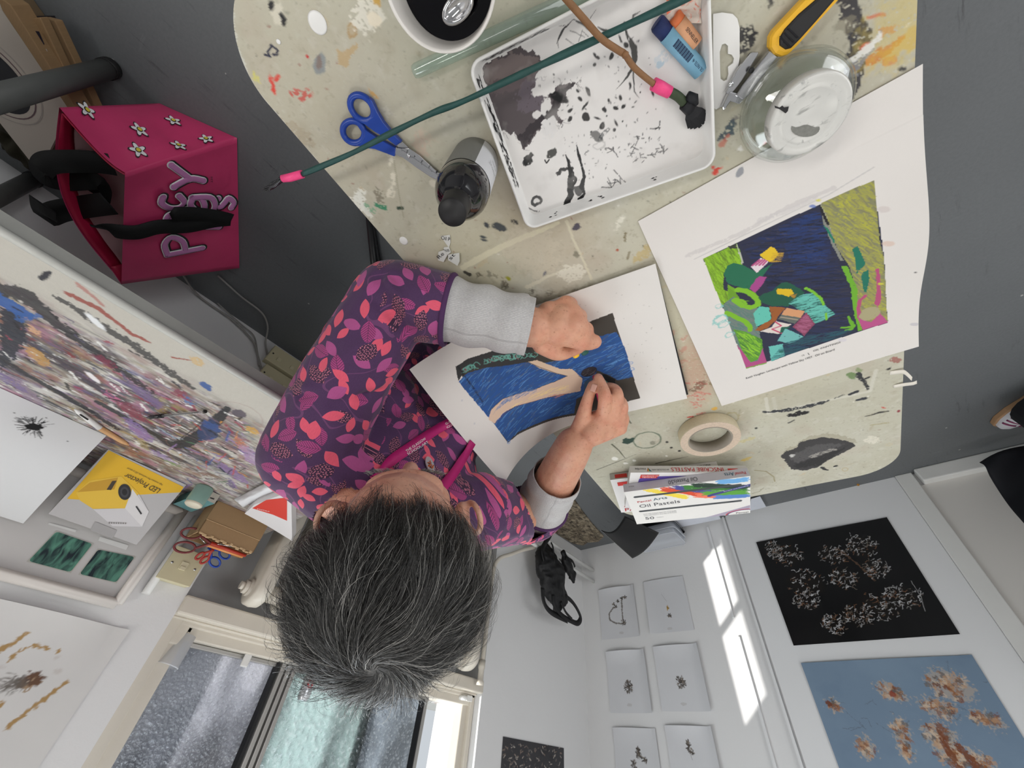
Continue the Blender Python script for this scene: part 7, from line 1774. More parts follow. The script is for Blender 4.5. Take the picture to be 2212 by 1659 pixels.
fF = quadf(FA, FB, TB, TA, lambda u, v: (-.02 * sin(pi * u) * sin(pi * v), .0, .0))
fS = quadf(FD, FA, TA, TD, lambda u, v: np.array([.0, -.0, 0]) + np.array([.03, .03, 0]) * (sin(pi * u) * v * .6))
fBk = quadf(FC, FD, TD, TC, lambda u, v: np.array([.05, -.05, 0]) * (sin(pi * u) * v))
fO = quadf(FB, FC, TC, TB, lambda u, v: np.array([-.02, -.02, 0]) * (sin(pi * u) * v))
for f in (fF, fS, fBk, fO): shell.sheet(f, 26, 22)
shell.add([tuple(FA), tuple(FB), tuple(FC), tuple(FD)], [(0, 1, 2, 3)])
o = bw(shell, 'bag_wall', Mpk, pk); 
lin = MB()
cen_ = (TA + TB + TC + TD) / 4
for f in (fF, fS, fBk, fO):
    lin.sheet(lambda u, v, f=f: tuple(np.array(f(u, v)) + (np.array([cen_[0], cen_[1], f(u, v)[2]]) - np.array(f(u, v))) * (.035 if v < .93 else .02) - np.array([0, 0, .004])), 20, 18)
bw(lin, 'lining', Mpk_in, pk)
for k, (f, nm) in enumerate(((fF, 'f'), (fS, 's'), (fBk, 'b'), (fO, 'o'))):
    if f is fF: continue
    rim_ = MB().sheet(lambda u, v, f=f: tuple(np.array(f(u, .88 + .12 * v)) + (np.array([cen_[0], cen_[1], f(u, .9)[2]]) - np.array(f(u, .88 + .12 * v))) * .045 + np.array([0, 0, .001])), 20, 3)
    bw(rim_, 'rim_band', Mpk_rim, pk, solid=.001)
# daisies on the gusset, lettering on the front
def on(f, u, v, l):
    p = np.array(f(u, v)); a = np.array(f(min(u + .02, 1), v)) - p; b = np.array(f(u, min(v + .02, 1))) - p; n = np.cross(a, b); n /= np.linalg.norm(n)
    s_ = -1 if n @ (p - np.array([cen_[0], cen_[1], p[2]])) < 0 else 1
    return p + n * s_ * l, a / np.linalg.norm(a), b / np.linalg.norm(b)
def finduv(f, px, py):
    best = None
    for i in range(33):
        for j in range(33):
            q = np.array(f(i / 32, j / 32)); c = WM @ (q - [0, 0, CAM_H]); d_ = (c[0] / c[2] * F_PX + CX - px) ** 2 + (c[1] / c[2] * F_PX + CY - py) ** 2
            if best is None or d_ < best[0]: best = (d_, i / 32, j / 32)
    return best[1], best[2]
M_wp = mat('white print', srgb(240, 240, 240), .5); M_yel = mat('yellow print', srgb(226, 206, 70), .5)
for (px, py) in ((185, 238), (298, 281), (298, 327), (372, 263), (388, 316), (446, 303)):
    u, v = finduv(fS, px, py); p, a, b = on(fS, u, v, .0035); b = b - a * (a @ b); b /= np.linalg.norm(b)
    for r_, m, l, nm in ((1.28, M_ink, 0., 'daisy_outline'), (1., M_wp, .0010, 'daisy_petals')):
        pts = []; n = np.cross(a, b); n *= np.sign(n @ (p - np.array([cen_[0], cen_[1], p[2]])))
        for k in range(40):
            an = 2 * pi * k / 40; rad = (.0125 + .0048 * cos(5 * an)) * (1 if r_ == 1 else 1.18); pts.append(tuple(p + n * l + a * cos(an) * rad + b * sin(an) * rad))
        bw(MB().poly(pts), nm, m, pk)
    for r_, m, l in ((.0062, M_ink, .002), (.0045, M_yel, .003)):
        bw(MB().poly([tuple(p + n * l + a * cos(t_) * r_ + b * sin(t_) * r_) for t_ in np.linspace(0, 2 * pi, 18, endpoint=False)]), 'daisy_eye', m, pk)
M_bub = mat('mauve bubble lettering', srgb(204, 132, 188), .5)
def bubble(ch, p0, p1, h, lift):
    """letters on the front of the bag between two photo points, thick and outlined"""
    u0, v0 = finduv(fF, *p0); u1, v1 = finduv(fF, *p1); P0, a, b = on(fF, u0, v0, lift); P1, _, _ = on(fF, u1, v1, lift)
    x = Vector(P1 - P0); n = Vector(np.cross(a, b)); n = n if n.dot(Vector(P0) - Vector((cen_[0], cen_[1], P0[2]))) > 0 else -n
    up_ = n.cross(x)
    for off, m, l, nm in ((.13, M_ink, 0, 'letter_shadow'), (.075, M_wp, .0015, 'letter_outline'), (.03, M_bub, .0030, 'letter_fill')):
        cu = bpy.data.curves.new('t', 'FONT'); cu.body = ch; cu.size = 1; cu.offset = off; cu.resolution_u = 4
        t = bpy.data.objects.new('t', cu); COL.objects.link(t); dg = bpy.context.evaluated_depsgraph_get(); dg.update()
        me = bpy.data.meshes.new_from_object(t.evaluated_get(dg)); bpy.data.objects.remove(t); bpy.data.curves.remove(cu); me.materials.clear()
        o = link_mesh(nm, me, None, m); V = get_v(me); w = max(.4, V[:, 0].max() - V[:, 0].min() - 2 * off)
        M = np.array(frame(Vector(P0) + n.normalized() * l, x, up_)); k = x.length / w; W2 = np.column_stack([(V[:, 0] - off) * k, V[:, 1] * h / .7, V[:, 2] * 0]); set_v(me, W2 @ M[:3, :3].T + M[:3, 3]); wp(o, pk)
GLY = {'P': [[(.15, 0), (.15, 1)], [(.15, 1), (.6, 1), (.85, .78), (.6, .52), (.15, .5)]], 'E': [[(.8, 1), (.15, 1), (.15, 0), (.8, 0)], [(.15, .5), (.7, .5)]], 'R': [[(.15, 0), (.15, 1), (.6, 1), (.8, .76), (.6, .52), (.2, .5), (.85, 0)]],
       'C': [[(.9, .85), (.5, 1), (.15, .75), (.12, .3), (.45, 0), (.9, .15)]], 'Y': [[(.5, 0), (.5, .45), (.08, 1)], [(.5, .45), (.95, 1)]], 'I': [[(.5, 0), (.5, .72)], [(.5, 1.0), (.52, 1.02)]],
       'G': [[(.85, .75), (.5, .9), (.2, .62), (.35, .3), (.8, .4), (.85, .75)], [(.85, .8), (.85, 0), (.5, -.2), (.15, -.08)]], 'S': [[(.85, .8), (.5, .95), (.18, .75), (.5, .5), (.85, .28), (.5, .02), (.12, .16)]]}
def fplane(px, py):
    u, v = finduv(fF, px, py); return Vector(np.array(fF(u, v)))
fn_ = Vector(nfr := (on(fF, .5, .5, 1.)[0] - np.array(fF(.5, .5)))).normalized()
for ch, o_, up_v, rt_v in (('P', (436, 541), (-74, 12), (-10, -50)), ('E', (414, 486), (-50, 8), (-6, -22)), ('R', (406, 464), (-48, 8), (-6, -20)), ('C', (396, 448), (-44, 4), (-6, -34)), ('Y', (432, 410), (-58, -8), (-2, -46)), ('I', (470, 492), (-56, 2), (-2, -14)), ('G', (450, 462), (-44, 2), (-4, -46)), ('S', (500, 452), (-38, 2), (-2, -34))):
    O_ = fplane(*o_); Uv = fplane(o_[0] + up_v[0], o_[1] + up_v[1]) - O_; Rv = fplane(o_[0] + rt_v[0], o_[1] + rt_v[1]) - O_
    for rad, m, l, nm, sh_ in ((.0132, M_ink, .006, 'letter_shadow', .004), (.0106, M_wp, .0078, 'letter_outline', 0), (.0082, M_bub, .0096, 'letter_fill', 0)):
        b = MB()
        for st_ in GLY[ch]:
            pts = catmull([np.array(O_ + Rv * x + Uv * y + fn_ * l - Uv.normalized() * sh_) for x, y in st_], 4)
            b.tube([tuple(p) for p in pts], rad, 10, flat=.12, up=tuple(fn_))
            for e_ in (pts[0], pts[-1]): ball_ = [tuple(Vector(e_) + (Rv.normalized() * cos(t_) + fn_.cross(Rv.normalized()) * sin(t_)) * rad + fn_ * .0004) for t_ in np.linspace(0, 2 * pi, 14, endpoint=False)]; b.poly(ball_)
        bw(b, nm, m, pk, merge=False)
u, v = finduv(fF, 450, 388); P0, a, b = on(fF, u, v, .005); 
lettering('TM', P0, P0 + a * -.018, b, .006, M_ink, pk) if False else lettering('TM', P0 + a * .012, P0 - a * .006, -b if True else b, .006, M_ink, pk)
Mst = mat('black webbing', srgb(12, 12, 13), .7, amt=.2, scale=200)
def bagpt(px, py, z): return V3((px, py), z)
ribbon(catmull([bagpt(*p) for p in ((243, 356, .30), (200, 350, .31), (150, 349, .32), (105, 352, .31), (90, 368, .30), (98, 384, .30), (140, 390, .29), (200, 388, .28), (216, 400, .27), (214, 425, .27))], 6), .050, (0, 0, 1), 'strap', Mst, pk)
ribbon(catmull([bagpt(*p) for p in ((236, 440, .29), (190, 446, .28), (130, 456, .28), (98, 466, .29), (92, 440, .31))], 6), .056, (0, 0, 1), 'strap', Mst, pk)
def fp(px, py, l):
    u, v = finduv(fF, px, py); return tuple(on(fF, u, v, l)[0])
nf = on(fF, .5, .5, 1.)[0] - np.array(fF(.5, .5))
ribbon(catmull([bagpt(236, 432, .315), fp(262, 438, .02), fp(300, 448, .022), fp(350, 452, .022), fp(410, 456, .022), fp(460, 461, .022), fp(487, 472, .020)], 6), .042, nf, 'strap', Mst, pk)
ribbon(catmull([fp(487, 472, .018), fp(455, 474, .018), fp(400, 480, .014), fp(340, 486, .014), fp(290, 496, .014), bagpt(240, 498, .315), bagpt(216, 490, .31)], 6), .046, nf, 'strap', Mst, pk)

# ------------------------------------------------------------------ left edge: trestle legs, boards and cartons on the floor
M_pipe = mat('grey painted steel', srgb(86, 88, 86), .5, amt=.12, scale=30)
for k, (a, b, za, zb, lab) in enumerate((((240, 147), (-60, 228), .012, .50, 'thick grey tubular leg with a black rubber foot, nearer of the two'), ((78, 385), (-60, 455), .012, .30, 'grey tubular leg behind the pink bag, farther of the two'))):
    e = empty('trestle_leg', V3(a, za), 0, lab, 'trestle leg', 'tubular trestle legs at the edge')
    A, B2 = Vector(V3(a, za)), Vector(V3(b, zb)); A.z = .02
    bw(MB().tube([tuple(A), tuple(B2)], .0225, 20), 'tube', M_pipe, e); bw(MB().tube([tuple(A - (B2 - A) * .02), tuple(A + (B2 - A) * .035)], .0245, 20), 'rubber_foot', M_blackmatt, e)
wb = MB(); pts = [Zp(*p, .10)[:2] for p in ((-60, -60), (12, 34), (152, 236), (84, 372), (-60, 190))]
o = MB().prism([tuple(p) for p in pts], .092, .100, srgb(206, 196, 184)); 
e = empty('canvas_board', (*pts[2], 0), 0, 'cream board with part of a black circle drawing, propped among cartons on the floor', 'board'); bw(o, 'board', M_vc, e); bw(MB().prism([tuple(p) for p in pts], .002, .0915), 'support_block', mat('brown cardboard dark', srgb(110, 92, 70), .8), e)
cc = np.array(Zp(-22, 165, .1006)); 
for r_, c, l in ((.105, (190, 182, 174), 0), (.1025, (206, 196, 184), .0004), (.092, (120, 96, 100), .0008), (.089, (206, 196, 184), .0012), (.080, (36, 36, 42), .0016)):
    bw(MB().poly([(cc[0] + r_ * cos(t_), cc[1] + r_ * sin(t_) * 1.05, .1006 + l) for t_ in np.linspace(0, 2 * pi, 40, endpoint=False)], srgb(*c)), 'drawn_circle', M_vc, e)
Mfr = mat('brown wood', srgb(146, 118, 84), .7, amt=.15, scale=40, stretch=(1, 8, 1))
for k, (q, z, lab) in enumerate((([(-8, -10), (22, 10), (168, 240), (150, 240), (4, 22)], .150, 'brown wooden stretcher bar closest to the cream board'), ([(62, 40), (86, 37), (180, 234), (162, 236)], .118, 'second brown stretcher bar in the leaning stack'), ([(90, 37), (118, 44), (210, 236), (184, 234)], .085, 'outermost brown stretcher bar in the leaning stack'))):
    P_ = [tuple(Zp(*p, z)[:2]) for p in q]; e = MB().prism(P_, z - .022 if k else .104, z).build('stretcher_frame', Mfr, bevel=.002); tag(e, lab, 'frame', 'brown frames stacked at the edge')
o = MB().prism([tuple(Zp(*p, .055)[:2]) for p in ((44, 36), (76, 36), (176, 236), (160, 238), (60, 70))], .002, .055).build('dark_canvas', mat('dark canvas', srgb(38, 34, 38), .7)); tag(o, 'dark canvas lying between the brown frames on the floor', 'canvas')
for k, (q, c, lab) in enumerate((([(46, 48), (64, 46), (78, 70), (84, 100), (60, 76)], (206, 202, 200), 'white slip of paper between the brown frames, topmost'), ([(70, 66), (84, 68), (96, 96), (86, 100)], (28, 26, 44), 'dark blue slip between the brown frames'), ([(84, 102), (100, 106), (118, 146), (104, 140)], (190, 186, 186), 'white slip of paper between the brown frames, lower'))):
    o = MB().poly([V3(p, .128 + .002 * k) for p in q]).build('paper_slip', mat('slip%d' % k, srgb(*c), .6), solid=.001); tag(o, lab, 'paper')
o = MB().sheet(lambda u, v: tuple(np.array(V3((-20 + 70 * u + 26 * v, 262 + 60 * v - 12 * u * (1 - v) + 56 * u * v), .06)) + np.array([0, 0, .03 * mnoise.noise((u * 3, v * 3, 2.))])), 12, 12).build('dark_cloth', mat('olive cloth', srgb(58, 54, 40), .8, amt=.2, scale=40), solid=.003); tag(o, 'dark olive cloth on the floor below the cream board', 'cloth')

# ------------------------------------------------------------------ the standing person at the right edge: one trainer and black trousers
sp2 = empty('person', (-.80, 2.33, 0), 0, 'standing person, only a striped trainer and black trouser hem in view', 'person')
toe, heel = Vector(V3((2164, 922), .0)), None
tdir = Vector(Zp(2260, 850, 0) - Zp(2164, 922, 0)); tdir.z = 0; tdir.normalize(); sd = Vector((0, 0, 1)).cross(tdir)
def shoe(nm, O, fwd, parent):
    """fwd points from toe to heel"""
    s = Vector((0, 0, 1)).cross(fwd); out = [(0, 0), (.012, .034), (.05, .049), (.11, .050), (.17, .036), (.22, .033), (.262, .034), (.278, .018), (.280, 0)]
    ol = out + [(a, -b) for a, b in out[-2:0:-1]]
    P_ = [O + fwd * a + s * b for a, b in ol]; bw(MB().prism([(p.x, p.y) for p in P_], .0, .024), 'rubber_sole', mat('tan sole', srgb(168, 132, 98), .6), parent, bevel=.004)
    m = MB(); rings = []
    for a, w, h in ((.006, .010, .034), (.02, .032, .045), (.06, .043, .058), (.10, .044, .072), (.14, .038, .090), (.18, .032, .100), (.22, .031, .100), (.26, .030, .095), (.275, .018, .09)):
        rings.append([tuple(O + fwd * a + s * (w * cos(t_)) + Vector((0, 0, .022 + (h - .022) * max(0, sin(t_)) ** .8))) for t_ in np.linspace(0, pi, 15)])
    n = 15; vs = [p for r_ in rings for p in r_]; m.add(vs, [(i * n + j, i * n + j + 1, (i + 1) * n + j + 1, (i + 1) * n + j) for i in range(len(rings) - 1) for j in range(n - 1)], smooth=True)
    bw(m, 'shoe_upper', mat('white canvas shoe', srgb(206, 204, 208), .7, amt=.04, scale=90, bump=.3, bscale=300), parent)
    for k in range(4):
        a = .052 + k * .020; rr = []
        st = MB(); 
        for sg in (1,):
            pts = []
            for t_ in np.linspace(.12 * pi, .46 * pi, 7):
                w, h = np.interp(a, [.06, .10, .14], [.043, .044, .038]), np.interp(a, [.06, .10, .14], [.058, .072, .090])
                pts.append(tuple(O + fwd * (a + .012 * (t_ / pi)) + s * ((w + .0012) * cos(t_)) + Vector((0, 0, .022 + (h + .001 - .022) * sin(t_) ** .8))))
            ribbon(pts, .0075, (O + s * .1 + Vector((0, 0, .1)) - O), 'shoe_stripe', mat('plum stripe', srgb(122, 44, 84), .6), parent, .0012)
            pts = [tuple(Vector(p) - s * 2 * (Vector(p) - O).dot(s)) for p in pts]; ribbon(pts, .0075, (Vector((0, 0, .1)) - s * .1), 'shoe_stripe', mat('plum stripe', srgb(122, 44, 84), .6), parent, .0012)
    for k in range(4):
        a = .11 + k * .016; z = np.interp(a, [.10, .14, .18], [.074, .092, .102]); bw(MB().tube([tuple(O + fwd * a + s * -.018 + Vector((0, 0, z - .008))), tuple(O + fwd * (a + .004) + Vector((0, 0, z + .002))), tuple(O + fwd * a + s * .018 + Vector((0, 0, z - .008)))], .0026, 6), 'lace', M_white_pl, parent)
shoe('s', Vector(V3((2150, 916), 0)), tdir, sp2)
O2 = Vector(V3((2300, 900), 0)); shoe('s', O2, tdir, sp2)
ank1 = Vector(V3((2150, 916), 0)) + tdir * .22; ank2 = O2 + tdir * .22; hip = (ank1 + ank2) / 2 + Vector((-.05, -.12, 0))
hm = Vector(V3((2126, 1002), .30))
legs = MB()
for an_, sg in ((ank1, -1), (ank2, 1)):
    legs.tube([tuple(an_ + Vector((0, 0, .05))), tuple(an_ + Vector((0, 0, .45))), tuple(hip + sd * .09 * sg * -1 + Vector((0, 0, .85)))], [.040, .055, .085], 16)
legs.tube([tuple(hip + Vector((0, 0, .85))), tuple(hip + Vector((0, 0, 1.0))), tuple(hip + Vector((0, 0, 1.15)))], [.15, .13, .12], 18)
o = remesh(legs, 'lower_body', .012, 3); o.data.materials.append(mat('skin2', srgb(206, 160, 134), .5)); wp(o, sp2)
M_trous = mat('black trouser cloth', srgb(18, 19, 26), .8, amt=.2, scale=60, bump=.3, bscale=40)
tr_ = MB()
for an_, sg in ((ank1, -1), (ank2, 1)):
    base = an_ + Vector((0, 0, .07)); 
    tr_.tube([tuple(base), tuple(base + Vector((0, 0, .2))), tuple(an_ + Vector((0, 0, .5))), tuple(hip + sd * -.09 * sg + Vector((0, 0, .86)))], [.13, .105, .10, .12], 22)
tr_.tube([tuple(hip + Vector((0, 0, .84))), tuple(hip + Vector((0, 0, 1.1)))], [.19, .16], 22)
wp(tr_.build('trousers', M_trous), sp2)
# jacket tail hanging in front of the wall
jt = MB(); A0 = np.array(Yp(2117, 1000, 2.42)); 
def jf(u, v):
    a = np.array(Yp(2117 + 22 * u, 1000 + 28 * u, 2.47)); b = np.array(Yp(2330 - 40 * u, 915 + 330 * u, 2.42)); p = a + (b - a) * v; return tuple(p + np.array([0, -.03 * sin(v * 7 + u * 3), 0]))
jt.sheet(jf, 12, 16); wp(jt.build('coat_tail', M_trous, solid=.006), sp2)

# ------------------------------------------------------------------ the seated person, bent over the drawing
man = empty('person', (.66, .26, 0), 0, 'person with short greying hair and pink leaf-print top, bent over a pastel drawing', 'person')
A3 = lambda *p: np.array(p, float)
S_R, E_R, W_R = A3(.572, .172, .952), Dp(852, 646, .580), Dp(1152, 708, .585)
S_L, E_L, W_L = A3(.500, .465, .935), A3(.520, .672, .845), Dp(1240, 962, .732)
wS = (S_L - S_R); wS[2] = 0; wS /= np.linalg.norm(wS); dS = np.cross([0, 0, 1], wS); dS = -dS if dS[0] > 0 else dS     # dS: forward
HC, HF, He, HU = A3(.426, .276, 1.080), A3(-.082, -.272, -.959), A3(-.680, .718, -.146), A3(-.729, -.640, .243)
HM = np.column_stack([HF, He, HU]); u_, s_, v_ = np.linalg.svd(HM); HM = u_ @ v_; HF, He, HU = HM.T
def H(f, e, u): return HC + HM @ np.array([f, e, u])

def ball(mb, c, r, M=None, seg=20):
    """ellipsoid: r = three radii along the columns of M"""
    r = (r, r, r) if np.isscalar(r) else r; A = np.eye(3) if M is None else M; vs = []; n = seg // 2
    for i in range(n + 1):
        t = pi * i / n
        for k in range(seg):
            a = 2 * pi * k / seg; vs.append(tuple(c + A @ np.array([r[0] * sin(t) * cos(a), r[1] * sin(t) * sin(a), r[2] * cos(t)])))
    fs = [(i * seg + k, (i + 1) * seg + k, (i + 1) * seg + (k + 1) % seg, i * seg + (k + 1) % seg) for i in range(n) for k in range(seg)]
    mb.add(vs, fs, smooth=True)
def limb(mb, pts, rs, seg=18, flat=1., up=(0, 0, 1)):
    """tapered round-ended limb along a smooth path"""
    P = catmull(pts, 6); R_ = np.interp(np.linspace(0, len(rs) - 1, len(P)), range(len(rs)), rs)
    mb.tube([tuple(p) for p in P], list(R_), seg, flat=flat, up=up)
    ball(mb, P[0], R_[0] * .99); ball(mb, P[-1], R_[-1] * .99)
def torso(mb, grow=0.):
    secs = [(A3(.700, .300, .47), .170, .125), (A3(.695, .300, .56), .178, .132), (A3(.672, .308, .66), .170, .128), (A3(.645, .315, .76), .170, .122), (A3(.615, .318, .85), .172, .112), (A3(.590, .316, .92), .158, .098), (A3(.570, .312, .975), .122, .078), (A3(.550, .310, 1.005), .080, .058)]
    vs = []; n = 30
    cs = catmull([np.array([*c, w, d]) for c, w, d in secs], 5)
    for q in cs:
        c, w, d = q[:3], q[3] + grow, q[4] + grow
        for k in range(n):
            a = 2 * pi * k / n; ca, sa = cos(a), sin(a)
            vs.append(tuple(c + wS * w * np.sign(ca) * abs(ca) ** .85 + dS * d * np.sign(sa) * abs(sa) ** .9 + np.array([0, 0, .0])))
    m = len(cs); fs = [(i * n + k, i * n + (k + 1) % n, (i + 1) * n + (k + 1) % n, (i + 1) * n + k) for i in range(m - 1) for k in range(n)]
    fs += [tuple(range(n))[::-1], tuple(range((m - 1) * n, m * n))]
    mb.add(vs, fs, smooth=True)
    for s_ in (-1, 1): ball(mb, A3(.590, .318, .80) + wS * .075 * s_ + dS * .040, .066 + grow)
    ball(mb, A3(.685, .30, .67) + dS * .05, (.11 + grow, .11 + grow, .09 + grow))
    for S_ in (S_R, S_L):
        limb(mb, [A3(.555, .308, .985), (A3(.555, .308, .985) + S_) / 2 + [0, 0, .006], S_], [.050 + grow, .054 + grow, .054 + grow])

KN_R, KN_L = A3(.29, .22, .46), A3(.31, .39, .46)
body = MB(); torso(body)
for S_, E_, W_, sg in ((S_R, E_R, W_R, 1), (S_L, E_L, W_L, -1)):
    limb(body, [S_, S_ * .5 + E_ * .5, E_], [.050, .043, .037]); limb(body, [E_, E_ * .6 + W_ * .4, W_], [.037, .040, .030] if sg > 0 else [.040, .045, .0345])
for K_, hp, ft in ((KN_R, A3(.70, .22, .50), A3(.30, .20, .07)), (KN_L, A3(.71, .37, .50), A3(.33, .40, .07))):
    limb(body, [hp, hp * .5 + K_ * .5, K_], [.085, .072, .056]); limb(body, [K_, K_ * .6 + ft * .4, ft], [.054, .052, .034]); limb(body, [ft, ft + [-.10, 0, -.035], ft + [-.15, 0, -.045]], [.034, .030, .018])
# neck and head
limb(body, [A3(.550, .308, 1.0), A3(.530, .320, 1.035), H(-.035, 0, -.075)], [.056, .052, .050])
ball(body, H(-.016, 0, .010), (.098, .077, .100), HM); ball(body, H(.030, 0, -.060), (.058, .052, .060), HM)
ball(body, H(.052, 0, -.088), (.030, .030, .022), HM)                                      # chin
ball(body, H(.066, 0, .004), (.026, .052, .016), HM)                                        # brow ridge
for s_ in (-1, 1): ball(body, H(.060, .036 * s_, -.042), (.026, .024, .022), HM)             # cheeks
limb(body, [H(.088, 0, -.008), H(.100, 0, -.030), H(.106, 0, -.044)], [.008, .010, .012]); 
for s_ in (-1, 1): ball(body, H(.096, .010 * s_, -.048), .008)
for u_z in (-.066, -.073): limb(body, [H(.080, -.020, u_z), H(.090, 0, u_z), H(.080, .020, u_z)], [.004, .0058, .004])
# ears: curled rim round a shallow bowl
for s_ in (-1, 1):
    c = H(.036, .078 * s_, -.018); out_ = He * s_; 
    fx_, ux_ = HF, HU
    rim = [c + fx_ * (cos(t) * .019 - .004) + ux_ * (sin(t) * .031) + out_ * (.013 + .009 * cos(t - 2.4)) for t in np.linspace(-.5, 5.0, 14)]
    body.tube([tuple(p) for p in rim], [.0045] * 14, 10); ball(body, c - out_ * .002, (.017, .011, .028), np.column_stack([fx_, out_, ux_])); ball(body, rim[-1] + ux_ * -.002, .0062); ball(body, c + fx_ * .014 + out_ * .006 - ux_ * .002, .0055)
# hands
def finger(mb, pts, rs):
    limb(mb, [Dp(*p) for p in pts], rs, 14)
def palm(mb, Wp, mcps, r):
    for m in mcps: limb(mb, [Wp, (Wp + m) / 2, m], [r * 1.35, r * 1.25, r])
hd = MB()
mL = [Dp(1301, 896, .703), Dp(1322, 897, .705), Dp(1336, 910, .718), Dp(1341, 926, .733)]
palm(hd, W_L, mL, .0115)
ball(hd, (W_L + mL[1]) / 2, .026); limb(hd, [mL[0], mL[1], mL[2], mL[3]], [.0140, .0140, .0135, .0120]); ball(hd, W_L * .3 + mL[2] * .7, .020)
finger(hd, [(1303, 896, .703), (1307, 860, .678), (1300, 835, .685), (1292, 816, .692)], [.0128, .0120, .0104, .0086])
finger(hd, [(1324, 897, .705), (1333, 860, .688), (1328, 842, .698), (1313, 836, .706)], [.0128, .0120, .0106, .009])
finger(hd, [(1336, 908, .716), (1344, 880, .704), (1338, 864, .716), (1324, 858, .724)], [.0122, .0114, .010, .0085])
finger(hd, [(1341, 926, .733), (1349, 905, .722), (1342, 890, .733), (1328, 882, .740)], [.0102, .0092, .0082, .0072])
finger(hd, [(1243, 945, .735), (1258, 905, .712), (1268, 868, .698), (1280, 832, .692)], [.0175, .0140, .0110, .0088])
limb(hd, [Dp(1262, 905, .715), Dp(1285, 900, .715), Dp(1301, 896, .705)], [.011, .011, .0115])
mR = [Dp(1256, 738, .592), Dp(1252, 708, .584), Dp(1240, 680, .586), Dp(1222, 657, .594)]
palm(hd, W_R, mR, .0125); ball(hd, (W_R + mR[1]) / 2, .026); ball(hd, (W_R + mR[3]) / 2 + [0, 0, -.004], .020); ball(hd, (W_R + mR[0]) / 2 + [0, 0, -.004], .022)
ball(hd, (W_R + mR[1]) / 2 * .35 + mR[1] * .65, .024); ball(hd, (W_R * .3 + mR[2] * .7), .022); ball(hd, Dp(1284, 738, .606), .0115)
limb(hd, [mR[0], mR[1], mR[2], mR[3]], [.0145, .0150, .0145, .0130])
for m_, (a, b, c_) in zip(mR, (((1275, 740, .608), (1262, 740, .630), (1240, 737, .630)), ((1266, 712, .608), (1256, 712, .630), (1234, 712, .628)), ((1252, 684, .608), (1242, 686, .628), (1222, 690, .626)), ((1232, 659, .612), (1224, 664, .628), (1208, 670, .626)))):
    limb(hd, [m_, Dp(*a), Dp(*b), Dp(*c_)], [.0135, .0122, .0105, .009], 14)
finger(hd, [(1170, 745, .600), (1205, 762, .610), (1235, 756, .622), (1258, 748, .626)], [.0150, .0130, .0110, .0095])
for v, f, c_, m_, s_ in zip([0], [0], [0], [0], [0]): pass
body.add(hd.v, hd.f, smooth=True)
b_o = remesh(body, 'body', .0026, 5); wp(b_o, man)

def skin_material():
    m, t, b = new_mat('skin'); v = t.coord()
    at = t.new('ShaderNodeAttribute', attribute_name='Col').outputs['Color']
    n1 = t.noise(38, 4, .6, v); n2 = t.noise(150, 3, .6, v); sp = t.new('ShaderNodeTexVoronoi'); sp.inputs['Scale'].default_value = 120; t.link(v, sp.inputs['Vector'])
    c = t.mix(t.math('MULTIPLY', t.ramp(n1, .42, .68), .45), at, srgb(196, 118, 94)); c = t.mix(t.math('MULTIPLY', t.ramp(n2, .5, .75), .22), c, srgb(150, 96, 74))
    fr_ = t.math('LESS_THAN', sp.outputs['Distance'], .16); c = t.mix(t.math('MULTIPLY', fr_, .35), c, srgb(150, 92, 66))
    t.link(c, b.inputs['Base Color']); b.inputs['Roughness'].default_value = .46; b.inputs['Subsurface Weight'].default_value = .12
    b.inputs['Subsurface Radius'].default_value = (.01, .004, .002)
    wr = t.new('ShaderNodeTexVoronoi'); wr.inputs['Scale'].default_value = 700; t.link(v, wr.inputs['Vector'])
    h = t.math('ADD', wr.outputs['Distance'], t.math('MULTIPLY', t.noise(260, 3, .6, v), .8)); t.link(t.bump(h, .35, .0008), b.inputs['Normal']); return m
V = get_v(b_o.data); Nn_ = get_n(b_o.data)
base_c = np.tile(srgb(212, 158, 130), (len(V), 1))
def near(P, Q, r):
    return np.clip(1 - np.linalg.norm(P - Q, axis=1) / r, 0, 1)
kn = np.zeros(len(V))
for m_ in mL + mR: kn = np.maximum(kn, near(V, m_, .020))
for p in ((1309, 858, .676), (1343, 862, .688), (1349, 883, .703), (1268, 868, .698), (1283, 740, .606)): kn = np.maximum(kn, near(V, Dp(*p), .016))
base_c = base_c * (1 - kn[:, None] * .5) + np.array(srgb(206, 124, 100)) * kn[:, None] * .5
hd_m = np.linalg.norm(V - HC, axis=1) < .15
base_c[hd_m] = srgb(222, 170, 146)
set_col(b_o.data, base_c)
# knuckle creases and tendons as shallow relief
def groove(V, a, b, r, d):
    ab = b - a; t = np.clip(((V - a) @ ab) / (ab @ ab), 0, 1); q = np.linalg.norm(V - (a + t[:, None] * ab), axis=1); return d * np.clip(1 - q / r, 0, 1) ** 2
dsp = np.zeros(len(V))
for m_, M2 in [(m, W_L) for m in mL] + [(m, W_R) for m in mR]: dsp += groove(V, m_ + [0, 0, .012], M2 * .55 + m_ * .45 + [0, 0, .016], .006, .0012)
for k in range(3):
    for c_ in (Dp(1309, 860 + k * 4 - 4, .676), Dp(1343, 864 + k * 4 - 4, .688)): dsp -= groove(V, c_ + [-.01, .004, .008], c_ + [.01, -.004, .008], .0022, .0010)
V = V + Nn_ * dsp[:, None]; set_v(b_o.data, V)
b_o.data.materials.append(skin_material())
M_nail = mat('fingernail', srgb(196, 150, 134), .25, amt=.05)
